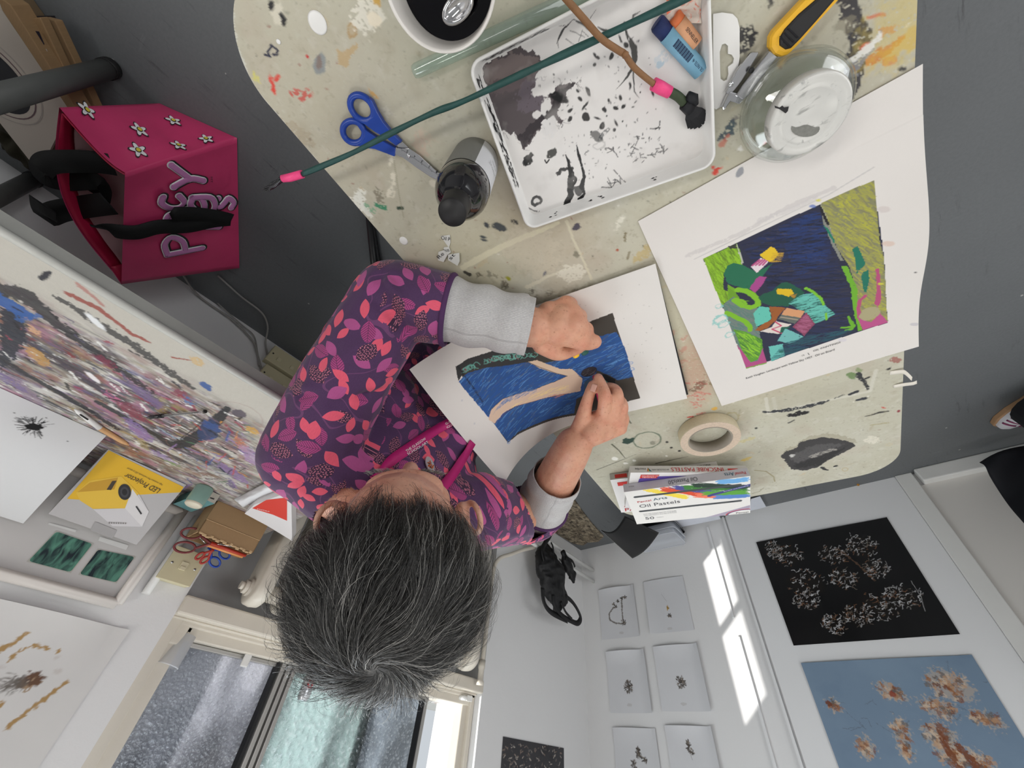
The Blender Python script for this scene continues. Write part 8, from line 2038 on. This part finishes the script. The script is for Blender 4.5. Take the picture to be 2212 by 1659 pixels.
for a, b_, r in (((1276, 843, .690), (1281, 830, .689), .0062),):
    P0, P1 = Dp(*a), Dp(*b_); cam_n = (np.array([0, 0, CAM_H]) - P0); cam_n /= np.linalg.norm(cam_n); ax_ = (P1 - P0) / np.linalg.norm(P1 - P0); sd_ = np.cross(cam_n, ax_)
    m = MB(); c = (P0 + P1) / 2 - sd_ * .003
    m.sheet(lambda u, v: tuple(c + ax_ * (v - .5) * .013 + sd_ * sin((u - .5) * 1.9) * r + cam_n * (.0068 + .0024 * cos((u - .5) * 1.9))), 8, 6); bw(m, 'thumbnail', M_nail, man, solid=.0004)
# eyes and eyebrows
M_eye = mat('eye white', srgb(226, 222, 218), .2); 
for s_ in (-1, 1):
    m = MB(); ball(m, H(.076, .031 * s_, -.018), .0118); bw(m, 'eye', M_eye, man)
    m = MB(); ball(m, H(.0868, .031 * s_, -.018), (.0016, .0052, .0052), HM, 14); bw(m, 'iris', mat('iris', srgb(70, 86, 90), .15), man)
M_hairc = mat('hair strands', None, .42, amt=.05, scale=300, spec=.6)
for s_ in (-1, 1):
    eb = MB()
    for k in range(70):
        e = .012 + .036 * RNG.random(); p = H(.088 - (e - .02) ** 2 * 7, e * s_, .004 + RNG.normal() * .002); q = p + He * s_ * .007 + HU * .003 * RNG.normal() + HF * .003
        g = RNG.uniform(110, 170); eb.tube([tuple(p), tuple((p + q) / 2 + HF * .001), tuple(q)], [.0003, .00028, .0001], 3, srgb(g, g, g - 6))
    bw(eb, 'eyebrow', M_hairc, man)

# --- hair: dark volume under thousands of strands combed away from the crown
hr = np.array([.091, .098, .112]); hoff = np.array([-.052, 0, .026])
def hairmask(n):
    f, e, u = n[..., 0], n[..., 1], n[..., 2]
    lim = np.interp(f, [-1, .0, .20, .42, .60, .82, 1.], [-.62, -.58, -.34, .02, .16, .26, .50])
    return u > lim
hm = MB(); vs = []; fs = []; nth, nph = 60, 90; ok = {}
for i in range(nth + 1):
    for k in range(nph):
        t = pi * i / nth; a = 2 * pi * k / nph; n = np.array([sin(t) * cos(a), sin(t) * sin(a), cos(t)])
        vs.append(n)
vs = np.array(vs); msk = hairmask(vs)
fade = np.clip((vs[:, 2] - np.interp(vs[:, 0], [-1, .0, .20, .42, .60, .82, 1.], [-.62, -.58, -.34, .02, .16, .26, .50])) / .35, 0, 1)
wob = np.array([mnoise.noise(Vector(n) * 3.2) * .004 + mnoise.noise(Vector(n) * 9) * .002 for n in vs])
Pv = HC + ((vs * hr + hoff) * (1 - .10 * (1 - fade))[:, None] * (1 - .018) + vs * wob[:, None]) @ HM.T
for i in range(nth):
    for k in range(nph):
        q = (i * nph + k, (i + 1) * nph + k, (i + 1) * nph + (k + 1) % nph, i * nph + (k + 1) % nph)
        if all(msk[j] for j in q): fs.append(q)
hm.add([tuple(p) for p in Pv], fs, srgb(26, 25, 24), smooth=True); hair_o = bw(hm, 'hair', M_hairc, man, solid=.004)
def strands(N_s, seed, name):
    rg = np.random.default_rng(seed); n = rg.normal(size=(N_s * 3, 3)); n /= np.linalg.norm(n, axis=1)[:, None]; n = n[hairmask(n)][:N_s]; N_s = len(n)
    w0 = np.array([-.74, .02, .67]); w0 /= np.linalg.norm(w0)
    ph_ = rg.uniform(0, 6.28, 12)
    def field(q, f): return (np.sin(q[:, 0] * f + 1.7 * np.sin(q[:, 1] * f * .8 + 1) + 2.1) * np.cos(q[:, 2] * f * .9 + 1.3 * np.sin(q[:, 0] * f * .7)) + np.sin(q[:, 1] * f * 1.1 + q[:, 2] * f * .6))
    def flow(n):
        d = n - w0; t = d - n * (d * n).sum(1)[:, None]; t /= np.linalg.norm(t, axis=1)[:, None] + 1e-9
        sw = np.cross(n, t); dist = np.linalg.norm(d, axis=1)[:, None]; k = .9 * np.exp(-dist * 1.6) + .10 - .42 * np.clip(dist - .5, 0, 1) + (.34 * field(n, 4.2) + .22 * field(n, 12))[:, None]
        v = t + sw * k; return v / np.linalg.norm(v, axis=1)[:, None]
    cell = np.floor(n * 9 + rg.normal(size=3)); hsh = np.abs(np.sin(cell @ np.array([12.9, 78.2, 37.7])) * 43758.5) % 1     # locks
    jit = rg.normal(size=(N_s, 3)) * (.10 + .30 * (rg.random((N_s, 1)) > .86)) + (np.stack([np.sin(hsh * 40), np.cos(hsh * 57), np.sin(hsh * 91)], 1)) * .26
    front = np.clip(n[:, 0], 0, 1); fadev = np.clip((n[:, 2] - np.interp(n[:, 0], [-1, .0, .20, .42, .60, .82, 1.], [-.62, -.58, -.34, .02, .16, .26, .50])) / .5, 0, 1)
    Ls = (.020 + .046 * fadev) * rg.uniform(.7, 1.2, N_s); lift = rg.uniform(.0, 1, N_s) ** 2.2 * (.010 + .008 * (hsh > .7)) * (.4 + fadev)
    K = 8; q = n.copy(); pts = []
    for k in range(K):
        s = k / (K - 1); off = (.0005 + lift * np.sin(s * 2.2)) ; base = (q * hr + hoff) * (1 - .10 * (1 - fadev))[:, None]
        pts.append(base + q * off[:, None])
        v = flow(q) + jit * (.5 + s * .8); q = q + v * (Ls / (K - 1) / .107)[:, None]; q /= np.linalg.norm(q, axis=1)[:, None]
    P = np.stack(pts, 1)                     # N,K,3
    P = HC + P @ HM.T
    d = np.diff(P, axis=1); d = np.concatenate([d, d[:, -1:]], 1); d /= np.linalg.norm(d, axis=2)[..., None] + 1e-9
    nw = (n @ HM.T)[:, None, :]; side = np.cross(d, nw + rg.normal(size=(N_s, 1, 3)) * .5); side /= np.linalg.norm(side, axis=2)[..., None] + 1e-9
    wd = (rg.uniform(.00022, .00042, N_s)[:, None] * np.interp(np.linspace(0, 1, K), [0, .6, 1], [1, .85, .15])[None])[..., None]
    A = P - side * wd / 2; B_ = P + side * wd / 2; VV = np.stack([A, B_], 2).reshape(-1, 3)
    i0 = (np.arange(N_s) * K * 2)[:, None] + (np.arange(K - 1) * 2)[None]; F = np.stack([i0, i0 + 1, i0 + 3, i0 + 2], -1).reshape(-1, 4)
    silver = .15 + .55 * np.clip(np.abs(n[:, 1]) - .72, 0, .25) / .25 + .25 * (n[:, 2] < .1)
    g = np.where(rg.random(N_s) < silver, rg.uniform(96, 176, N_s), rg.uniform(20, 52, N_s))
    lin = ((g / 255 + .055) / 1.055) ** 2.4; C = np.stack([lin * 1.03, lin, lin * .93], 1); C = np.repeat(C, K * 2, axis=0)
    return wp(link_mesh(name, np_mesh(name, VV, F, C), None, M_hairc), man)
st = strands(38000, 5, 'hair_strands'); st['kind'] = 'stuff'
st.parent = hair_o; st.matrix_parent_inverse = Matrix.Translation(man.location).inverted() @ Matrix.Identity(4)
st.matrix_parent_inverse = hair_o.matrix_parent_inverse.inverted() @ Matrix.Translation(man.location).inverted() if False else Matrix.Identity(4)

# --- clothing
def fabric():
    m, t, b = new_mat('purple leaf print jersey')
    uv = t.new('ShaderNodeAttribute', attribute_name='cloth').outputs['Vector']
    wv = t.noise(26, 2, .5, uv)
    col = t.mix(t.noise(600, 2, .5, uv), srgb(66, 38, 76), srgb(82, 50, 92))
    nz = t.noise(13, 1, .4, uv); line = t.math('LESS_THAN', t.math('ABSOLUTE', t.math('SUBTRACT', nz, .5)), .006); col = t.mix(t.math('MULTIPLY', line, .8), col, srgb(112, 64, 108))
    def layer(col, scale, off, Lr, thr, seed):
        mp = t.mapping(uv, (1, 1, 0), (0, 0, seed), off)
        vo = t.new('ShaderNodeTexVoronoi'); vo.voronoi_dimensions = '2D'; vo.inputs['Scale'].default_value = scale; vo.inputs['Randomness'].default_value = .62; t.link(mp, vo.inputs['Vector'])
        d = t.new('ShaderNodeVectorMath'); d.operation = 'SUBTRACT'; t.link(mp, d.inputs[0]); t.link(vo.outputs['Position'], d.inputs[1])
        sc_ = t.new('ShaderNodeSeparateColor'); t.link(vo.outputs['Color'], sc_.inputs[0]); r, g, bb = sc_.outputs
        rot = t.new('ShaderNodeVectorRotate'); rot.rotation_type = 'Z_AXIS'; t.link(d.outputs[0], rot.inputs['Vector']); t.link(t.math('MULTIPLY', r, 6.283), rot.inputs['Angle'])
        sx = t.new('ShaderNodeSeparateXYZ'); t.link(rot.outputs[0], sx.inputs[0]); x, y = sx.outputs[0], sx.outputs[1]
        L_ = t.math('MULTIPLY_ADD', g, Lr * .45, Lr * .78); xn = t.math('DIVIDE', x, L_)
        xs = t.math('SUBTRACT', xn, .15)
        prof = t.math('SUBTRACT', 1, t.math('MULTIPLY', xn, xn)); wid = t.math('MULTIPLY', t.math('MULTIPLY', prof, L_), t.math('MULTIPLY_ADD', bb, .16, .48))
        ins = t.math('LESS_THAN', t.math('ABSOLUTE', y), wid); ins = t.math('MULTIPLY', ins, t.math('GREATER_THAN', prof, 0.))
        show = t.math('MULTIPLY', ins, t.math('LESS_THAN', bb, thr))
        # kinds of leaf chosen by r
        k1 = t.math('LESS_THAN', g, .36); k2 = t.math('MULTIPLY', t.math('GREATER_THAN', g, .36), t.math('LESS_THAN', g, .56)); k3 = t.math('MULTIPLY', t.math('GREATER_THAN', g, .56), t.math('LESS_THAN', g, .80)); k4 = t.math('GREATER_THAN', g, .80)
        c = t.mix(k2, srgb(224, 88, 112), srgb(172, 78, 136)); c = t.mix(k3, c, srgb(170, 66, 126))
        ch = t.math('SINE', t.math('MULTIPLY', t.math('SUBTRACT', x, t.math('MULTIPLY', t.math('ABSOLUTE', y), .9)), 1900)); vein = t.math('MAXIMUM', t.math('GREATER_THAN', ch, .45), t.math('LESS_THAN', t.math('ABSOLUTE', y), .0004))
        c = t.mix(t.math('MULTIPLY', t.math('MULTIPLY', vein, k3), .75), c, srgb(62, 32, 66))
        dv = t.new('ShaderNodeTexVoronoi'); dv.voronoi_dimensions = '2D'; dv.inputs['Scale'].default_value = 520; dv.inputs['Randomness'].default_value = .6; t.link(t.mapping(rot.outputs[0], (.55, 1, 1)), dv.inputs['Vector'])
        dot = t.math('LESS_THAN', dv.outputs['Distance'], .30); c4 = t.mix(dot, srgb(56, 30, 60), srgb(186, 112, 132)); c = t.mix(k4, c, c4)
        return t.mix(show, col, c)
    col = layer(col, 33, (.31, .27, 0), .0135, .62, .7); col = layer(col, 34, (.013, .004, 0), .0150, .90, 0.)
    hv = t.noise(900, 2, .5, t.mapping(uv, (1, .2, 1)))
    hs = t.new('ShaderNodeHueSaturation'); t.link(col, hs.inputs['Color']); t.link(t.math('MULTIPLY_ADD', hv, .3, .85), hs.inputs['Value'])
    t.link(hs.outputs[0], b.inputs['Base Color']); b.inputs['Roughness'].default_value = .85; b.inputs['Sheen Weight'].default_value = .15
    t.link(t.bump(t.noise(700, 2, .5, uv), .15, .0006), b.inputs['Normal']); return m
M_fab = fabric()
def seg_dist(V, a, b):
    ab = b - a; t = ((V - a) @ ab) / (ab @ ab); tc = np.clip(t, 0, 1); return np.linalg.norm(V - (a + tc[:, None] * ab), axis=1), t
def folds(V, N, spec):
    d = np.zeros(len(V))
    for a, b, r, h in spec:
        q, t = seg_dist(V, np.array(a), np.array(b)); d += h * np.exp(-(q / r) ** 2) * np.clip(1 - np.abs(t - .5) * .9, 0, 1)
    return d
CR0, CR1 = E_R + (W_R - E_R) * .40, E_R + (W_R - E_R) * .975      # right sleeve end, grey cuff end
CL0, CL1 = E_L + (W_L - E_L) * .16, E_L + (W_L - E_L) * .60
sh = MB(); torso(sh, .012)
limb(sh, [S_R, S_R * .5 + E_R * .5 + [0, -.004, 0], E_R], [.070, .064, .057]); limb(sh, [E_R, E_R * .6 + CR0 * .4, CR0 + (W_R - E_R) * .05], [.058, .056, .052])
limb(sh, [S_L, S_L * .5 + E_L * .5, E_L], [.070, .064, .059]); limb(sh, [E_L, CL0 + (W_L - E_L) * .08], [.059, .0575])
s_o = remesh(sh, 'shirt', .0032, 8); me = s_o.data
V = get_v(me); N_ = get_n(me)
f_ = np.array([mnoise.noise(Vector(p) * 14) for p in V]) * .0034 + np.array([mnoise.noise(Vector(p) * 34) for p in V]) * .0010
spec = []
eR = E_R + [.0, .0, .045]
def pin(px, py, dep): return Dp(px, py, dep)
# creases at the right elbow and armpit, drag lines over the belly, gathers at the left cuff
for a, b, r, h in (((815, 590), (865, 690), .010, -.008), ((830, 600), (905, 700), .007, .006), ((800, 640), (880, 720), .008, -.007), ((850, 590), (890, 680), .006, -.005), ((640, 850), (800, 858), .007, -.009), ((650, 838), (830, 832), .008, .006), ((720, 872), (830, 850), .006, -.006), ((700, 800), (850, 700), .010, .005)):
    best = None; spec.append((a, b, r, h))
def surf_at(px, py, V=V):
    d = V - [0, 0, CAM_H]; c = d @ WM.T; X_ = c[:, 0] / c[:, 2] * F_PX + CX; Y_ = c[:, 1] / c[:, 2] * F_PX + CY
    q = (X_ - px) ** 2 + (Y_ - py) ** 2; m = q < 60
    if not m.any(): return V[q.argmin()]
    idx = np.where(m)[0]; return V[idx[np.argmin(c[idx, 2])]]
f_ += folds(V, N_, [(surf_at(*a), surf_at(*b), r, h * 1.35) for a, b, r, h in spec])
for k in range(7):          # gathers round the left elbow
    q, t = seg_dist(V, E_L - (W_L - E_L) * .2, E_L + (W_L - E_L) * .35); c_ = E_L + (W_L - E_L) * (-.05 + .06 * k); ax_ = (W_L - E_L) / np.linalg.norm(W_L - E_L); s = (V - c_) @ ax_
    f_ += .0022 * np.cos((V - E_L) @ ax_ * 480 + 2 * np.array(0)) * (q < .09) * np.clip(1 - np.abs(t - .5) * 1.8, 0, 1) / 7
# gathers round the right elbow fold
V = V + N_ * f_[:, None]; set_v(me, V)
# pattern coordinates along each piece of cloth
dR1, tR1 = seg_dist(V, S_R, E_R); dR2, tR2 = seg_dist(V, E_R, W_R); dL1, tL1 = seg_dist(V, S_L, E_L); dL2, tL2 = seg_dist(V, E_L, W_L)
axT = A3(.58, .298, .8); dT = np.linalg.norm((V - axT) * [1, 1, .25], axis=1)
# cut away everything beyond the sleeve ends, the neck opening and below the hem
nk = A3(.530, .322, 1.045); nkn = np.array([-.35, .12, .93]); nkn /= np.linalg.norm(nkn)
kill = (((V - CR0) @ (W_R - E_R) > 0) & (dR2 < .09)) | (((V - CL0) @ (W_L - E_L) > 0) & (dL2 < .09)) | (((V - (nk - nkn * .040)) @ nkn > 0) & (np.linalg.norm(V - nk, axis=1) < .11)) | (V[:, 2] < .50)
bm_ = bmesh.new(); bm_.from_mesh(me); bm_.verts.ensure_lookup_table(); bmesh.ops.delete(bm_, geom=[bm_.verts[i] for i in np.where(kill)[0]], context='VERTS'); bm_.to_mesh(me); bm_.free()
me.polygons.foreach_set('use_smooth', [True] * len(me.polygons)); me.materials.append(M_fab); wp(s_o, man)
def cloth_coords(me):
    """flat pattern coordinates per face corner: torso wrapped round its axis, each sleeve piece round its bone"""
    V = get_v(me); rel_ = V - [.64, .305, 0]; rad = np.hypot(rel_ @ wS, rel_ @ dS)
    maps = [(np.arctan2(rel_ @ wS, rel_ @ dS) * .17, V[:, 2] - rad * .9, .17 * 2 * pi)]
    reg = np.zeros(len(V), int)
    for k, (a, b, off, lim, rr) in enumerate(((S_R, E_R, (2, 2), .090, .062), (E_R, W_R, (3, 2.4), .070, .055), (S_L, E_L, (5, 5), .088, .062), (E_L, W_L, (6, 5.3), .075, .058))):
        ax_ = (b - a) / np.linalg.norm(b - a); ref = np.array([0, 0, 1.]) - ax_ * ax_[2]; ref /= np.linalg.norm(ref); r2 = np.cross(ax_, ref); q = V - a
        maps.append((np.arctan2(q @ r2, q @ ref) * rr + off[0], q @ ax_ + off[1], 2 * pi * rr))
        d_, t_ = seg_dist(V, a, b); reg[(d_ < lim) & (q @ ax_ > 0)] = k + 1
    nl = len(me.loops); lv = np.empty(nl, np.int32); me.loops.foreach_get('vertex_index', lv)
    ls = np.empty(len(me.polygons), np.int32); me.polygons.foreach_get('loop_start', ls); lt = np.empty(len(me.polygons), np.int32); me.polygons.foreach_get('loop_total', lt)
    first = np.repeat(lv[ls], lt); fr_ = reg[first]; out = np.zeros((nl, 3), np.float32)
    for k, (u, v, per) in enumerate(maps):
        m_ = fr_ == k; uu = u[lv[m_]]; u0 = u[first[m_]]; out[m_, 0] = uu - per * np.round((uu - u0) / per); out[m_, 1] = v[lv[m_]]
    at_ = me.attributes.new('cloth', 'FLOAT_VECTOR', 'CORNER'); at_.data.foreach_set('vector', out.ravel())
cloth_coords(me)
md = s_o.modifiers.new('s', 'SOLIDIFY'); md.thickness = .0022; md.offset = -1
def rib():
    m, t, b = new_mat('grey marl rib'); uv = t.new('ShaderNodeAttribute', attribute_name='cloth').outputs['Vector']
    w = t.new('ShaderNodeTexWave'); w.inputs['Scale'].default_value = 130; w.inputs['Distortion'].default_value = .3; t.link(uv, w.inputs['Vector'])
    n = t.noise(850, 2, .6, t.mapping(uv, (1, .35, 1))); c = t.mix(n, srgb(158, 156, 158), srgb(224, 222, 220)); c = t.mix(t.math('MULTIPLY', t.ramp(w.outputs['Fac'], .5, .1), .28), c, srgb(120, 118, 120))
    t.link(c, b.inputs['Base Color']); b.inputs['Roughness'].default_value = .9; t.link(t.bump(w.outputs['Fac'], .5, .0006), b.inputs['Normal']); return m
M_rib = rib()
def cuff(a, b, r0, r1, name, seed):
    ax_ = (b - a); Lc = np.linalg.norm(ax_); ax_ /= Lc; ref = np.array([0, 0, 1.]) - ax_ * ax_[2]; ref /= np.linalg.norm(ref); r2 = np.cross(ax_, ref); n, m_ = 90, 60; Vc = []; U = []
    for i in range(m_ + 1):
        s = i / m_
        for k in range(n):
            t = 2 * pi * k / n; r = r0 + (r1 - r0) * s + .0022 * sin(s * 17 + 1.2 * sin(t + seed)) * (1 if s < .93 else .2) + .0012 * mnoise.noise(Vector((cos(t) * 3, sin(t) * 3, s * 9 + seed)))
            Vc.append(a + ax_ * Lc * s + ref * cos(t) * r + r2 * sin(t) * r); U.append((t * r0, s * Lc, 0))
    F = [((i * n + k), (i + 1) * n + k, (i + 1) * n + (k + 1) % n, i * n + (k + 1) % n) for i in range(m_) for k in range(n)]
    mm_ = np_mesh(name, np.array(Vc), np.array(F)); at = mm_.attributes.new('cloth', 'FLOAT_VECTOR', 'POINT'); at.data.foreach_set('vector', np.array(U, np.float32).ravel())
    o = wp(link_mesh(name, mm_, None, M_rib), man); q = o.modifiers.new('s', 'SOLIDIFY'); q.thickness = .002; q.offset = -1; return o
cuff(CR0 - (W_R - E_R) * .12, CR1, .0475, .0415, 'cuff', 1.); cuff(CL0 - (W_L - E_L) * .10, CL1, .0560, .0490, 'cuff', 4.)
def hem(c, ax_, r, name):
    ax_ = ax_ / np.linalg.norm(ax_); ref = np.array([0, 0, 1.]) - ax_ * ax_[2]; ref /= np.linalg.norm(ref); r2 = np.cross(ax_, ref)
    wp(MB().tube([tuple(c + (ref * cos(t) + r2 * sin(t)) * r) for t in np.linspace(0, 2 * pi, 60, endpoint=False)], .0042, 8, closed=True).build(name, mat('purple hem', srgb(74, 42, 84), .85, amt=.15)), man)
hem(CR0 + (W_R - E_R) * -.01, W_R - E_R, .0512, 'sleeve_hem'); hem(CL0, W_L - E_L, .0585, 'sleeve_hem')
# trousers and shoes (mostly hidden by the table and the body)
tz = MB()
for K_, hp, ft in ((KN_R, A3(.70, .22, .50), A3(.30, .20, .10)), (KN_L, A3(.71, .37, .50), A3(.33, .40, .10))):
    limb(tz, [hp, hp * .5 + K_ * .5, K_], [.095, .082, .066]); limb(tz, [K_, K_ * .6 + ft * .4, ft], [.066, .062, .056])
limb(tz, [A3(.71, .23, .52), A3(.71, .35, .52)], [.112, .112]); t_o = remesh(tz, 'trousers', .007, 4); t_o.data.materials.append(mat('charcoal trousers', srgb(44, 46, 54), .85, amt=.1, bump=.2)); wp(t_o, man)
for ft in (A3(.30, .20, .0), A3(.33, .40, .0)):
    m = MB(); limb(m, [ft + [.04, 0, .05], ft + [-.06, 0, .045], ft + [-.17, 0, .035]], [.046, .044, .030]); vv = [(x, y, max(z, .002)) for x, y, z in m.v]; m.v = vv; bw(m, 'shoe', mat('dark shoe', srgb(34, 32, 34), .5), man)
# grey rib collar of the undershirt
nc = A3(.540, .318, 1.016); cw = np.cross(nkn, wS); cw /= np.linalg.norm(cw); rg_ = []
m = MB()
for (h_, rr) in ((-.004, .070), (.006, .066), (.016, .062)):
    rg_.append([tuple(nc + nkn * h_ + wS * cos(t) * rr + cw * sin(t) * rr * .95) for t in np.linspace(0, 2 * pi, 60, endpoint=False)])
vs = [p for r_ in rg_ for p in r_]; n = 60; m.add(vs, [(i * n + k, i * n + (k + 1) % n, (i + 1) * n + (k + 1) % n, (i + 1) * n + k) for i in range(2) for k in range(n)], smooth=True)
bw(m, 'undershirt_collar', mat('pale grey rib', srgb(190, 192, 194), .9, amt=.1, scale=400, bump=.8, bscale=300), man, solid=.003)

# --- lanyard and brooch on the chest: follow the shirt
dg = bpy.context.evaluated_depsgraph_get(); dg.update()
from mathutils.bvhtree import BVHTree
Vs = get_v(s_o.data); bv = BVHTree.FromPolygons([tuple(p) for p in Vs], [tuple(p.vertices) for p in s_o.data.polygons])
def hit(px, py, lift=.003, dflt=.62):
    d = ray(px, py); d = d / np.linalg.norm(d); loc, nr, i, _ = bv.ray_cast(Vector((0, 0, CAM_H)), Vector(d))
    if loc is None: return Vector(Dp(px, py, dflt)), Vector(-d)
    if nr.dot(Vector(d)) > 0: nr = -nr
    return loc + nr * lift, nr
lan = empty('lanyard', tuple(Dp(900, 960, .6)), 0, 'magenta lanyard with white lettering hanging round the seated person\'s neck', 'lanyard')
M_lan = mat('magenta ribbon', srgb(178, 26, 106), .6, amt=.06, scale=200, bump=.2, bscale=900)
def laystrap(pts, w, tw=None):
    pp = [hit(*p) for p in catmull([np.array(p) for p in pts], 5)]; mb = MB(); vs = []; n = len(pp)
    Q = [p for p, _ in pp]; Q = [sum((Q[max(0, min(n - 1, i + k))] for k in (-2, -1, 0, 1, 2)), Vector()) / 5 for i in range(n)]
    for i in range(n):
        t = (Q[min(i + 1, n - 1)] - Q[max(i - 1, 0)]).normalized(); nr = sum((pp[max(0, min(n - 1, i + k))][1] for k in (-2, -1, 0, 1, 2)), Vector()).normalized(); s = t.cross(nr).normalized(); ww_ = w * (tw(i / (n - 1)) if tw else 1)
        vs += [tuple(Q[i] + nr * .003 - s * ww_ / 2), tuple(Q[i] + nr * .003 + s * ww_ / 2)]
    mb.add(vs, [(2 * i, 2 * i + 1, 2 * i + 3, 2 * i + 2) for i in range(n - 1)], smooth=True); return bw(mb, 'ribbon', M_lan, lan, solid=.0012)
laystrap([(752, 1085), (775, 1062), (810, 1030), (846, 995), (880, 972), (930, 938), (975, 912), (1004, 896)], .017, lambda s: 1 - .65 * math.exp(-((s - .30) / .07) ** 2))
laystrap([(948, 1062), (963, 1042), (985, 1010), (1005, 975), (1018, 952)], .017)
for a, b, s, off in (((874, 982), (915, 955), 'THE GLASGOW', -3.5), ((877, 988), (920, 962), 'SCHOOL:ART', 3.0), ((950, 929), (986, 907), 'THE GLASGOW', -3), ((954, 936), (990, 914), 'SCHOOL:ART', 3)):
    P0, n0 = hit(a[0], a[1], .0085); P1, n1 = hit(b[0], b[1], .0085); x = P1 - P0; up_ = n0.cross(x); lettering(s, P0, P1, up_, .0042, M_wp, lan)
bp_, bn_ = hit(925, 1006, .004); br_ = empty('brooch', tuple(bp_), 0, 'small orange and silver glittering brooch pinned on the chest beside the lanyard', 'brooch')
ax_ = (hit(932, 1022, .004)[0] - hit(922, 992, .004)[0]).normalized(); sd_ = ax_.cross(bn_).normalized()
bw(MB().poly([tuple(bp_ + ax_ * cos(t) * .014 + sd_ * sin(t) * .0075 + bn_ * .001) for t in np.linspace(0, 2 * pi, 20, endpoint=False)], srgb(206, 190, 186)), 'brooch_plate', mat('silvery enamel', srgb(206, 196, 196), .25, metal=.5), br_, solid=.002)
for k in range(26):
    a = RNG.uniform(0, 6.28); q = bp_ + ax_ * (cos(a) * .010 * RNG.random() + .003) + sd_ * sin(a) * .006 * RNG.random() + bn_ * .003; bw(MB().box(tuple(q), (.0018, .0018, .0012), rz=RNG.random() * 3), 'glitter', mat('orange glitter', srgb(214, 106, 50), .2, metal=.4) if k % 3 else M_chrome, br_)

# --- pastels held in the hands
def held(a, b, r, col, lab):
    A_, B3 = Vector(Dp(*a)), Vector(Dp(*b)); o = MB().tube([tuple(A_), tuple(A_ + (B3 - A_) * .06), tuple(B3)], [r * .7, r, r], 14).build('oil_pastel', mat('pastel ' + lab[:18], srgb(*col), .55, amt=.12, scale=120)); tag(o, lab, 'oil pastel')
held((1284, 811, .699), (1297, 868, .690), .0042, (176, 34, 84), 'crimson oil pastel pinched between thumb and forefinger over the drawing')
held((1247, 771, .628), (1222, 735, .622), .0058, (236, 186, 40), 'yellow oil pastel poking out of the closed fist')
held((1266, 765, .628), (1244, 730, .622), .0062, (30, 84, 76), 'dark green oil pastel poking out of the closed fist, beside the yellow one')

# --- black tubular stool under the person
stl = empty('stool', (.64, .22, 0), 0, 'black tubular stool under the seated person, one corner of its foot frame showing', 'stool')
K0 = np.array(Zp(818, 574, .011)); d1 = np.array([-.70, -.714, 0]); d2 = np.array([-.60, .80, 0]); Ls_ = .32
cs = [K0, K0 + d1 * Ls_, K0 + d1 * Ls_ + d2 * Ls_, K0 + d2 * Ls_]
def rounded(cs, z, r=.03):
    P = []
    for i in range(4):
        c = np.array([*cs[i][:2], z]); p = np.array([*cs[i - 1][:2], z]); q = np.array([*cs[(i + 1) % 4][:2], z]); a = (p - c) / np.linalg.norm(p - c); b = (q - c) / np.linalg.norm(q - c)
        for t in np.linspace(0, 1, 6): P.append(tuple((1 - t) ** 2 * (c + a * r) + 2 * t * (1 - t) * c + t * t * (c + b * r)))
    return P
bw(MB().tube(rounded(cs, .0115), .011, 12, closed=True), 'foot_frame', M_black_metal, stl)
cm = sum(cs) / 4
cm = np.array([.700, .270, 0])
for i, c in enumerate(cs): q = cm + (c - sum(cs) / 4) * .45; bw(MB().tube([(c[0] * .97 + cm[0] * .03, c[1] * .97 + cm[1] * .03, .02), (q[0], q[1], .375)], .010, 10), 'leg', M_black_metal, stl)
bw(MB().lathe([(0, .372), (.13, .372), (.135, .378), (.130, .390), (0, .392)], 32, M=Matrix.Translation((cm[0], cm[1], 0))), 'seat', mat('grey seat', srgb(70, 72, 76), .6), stl)
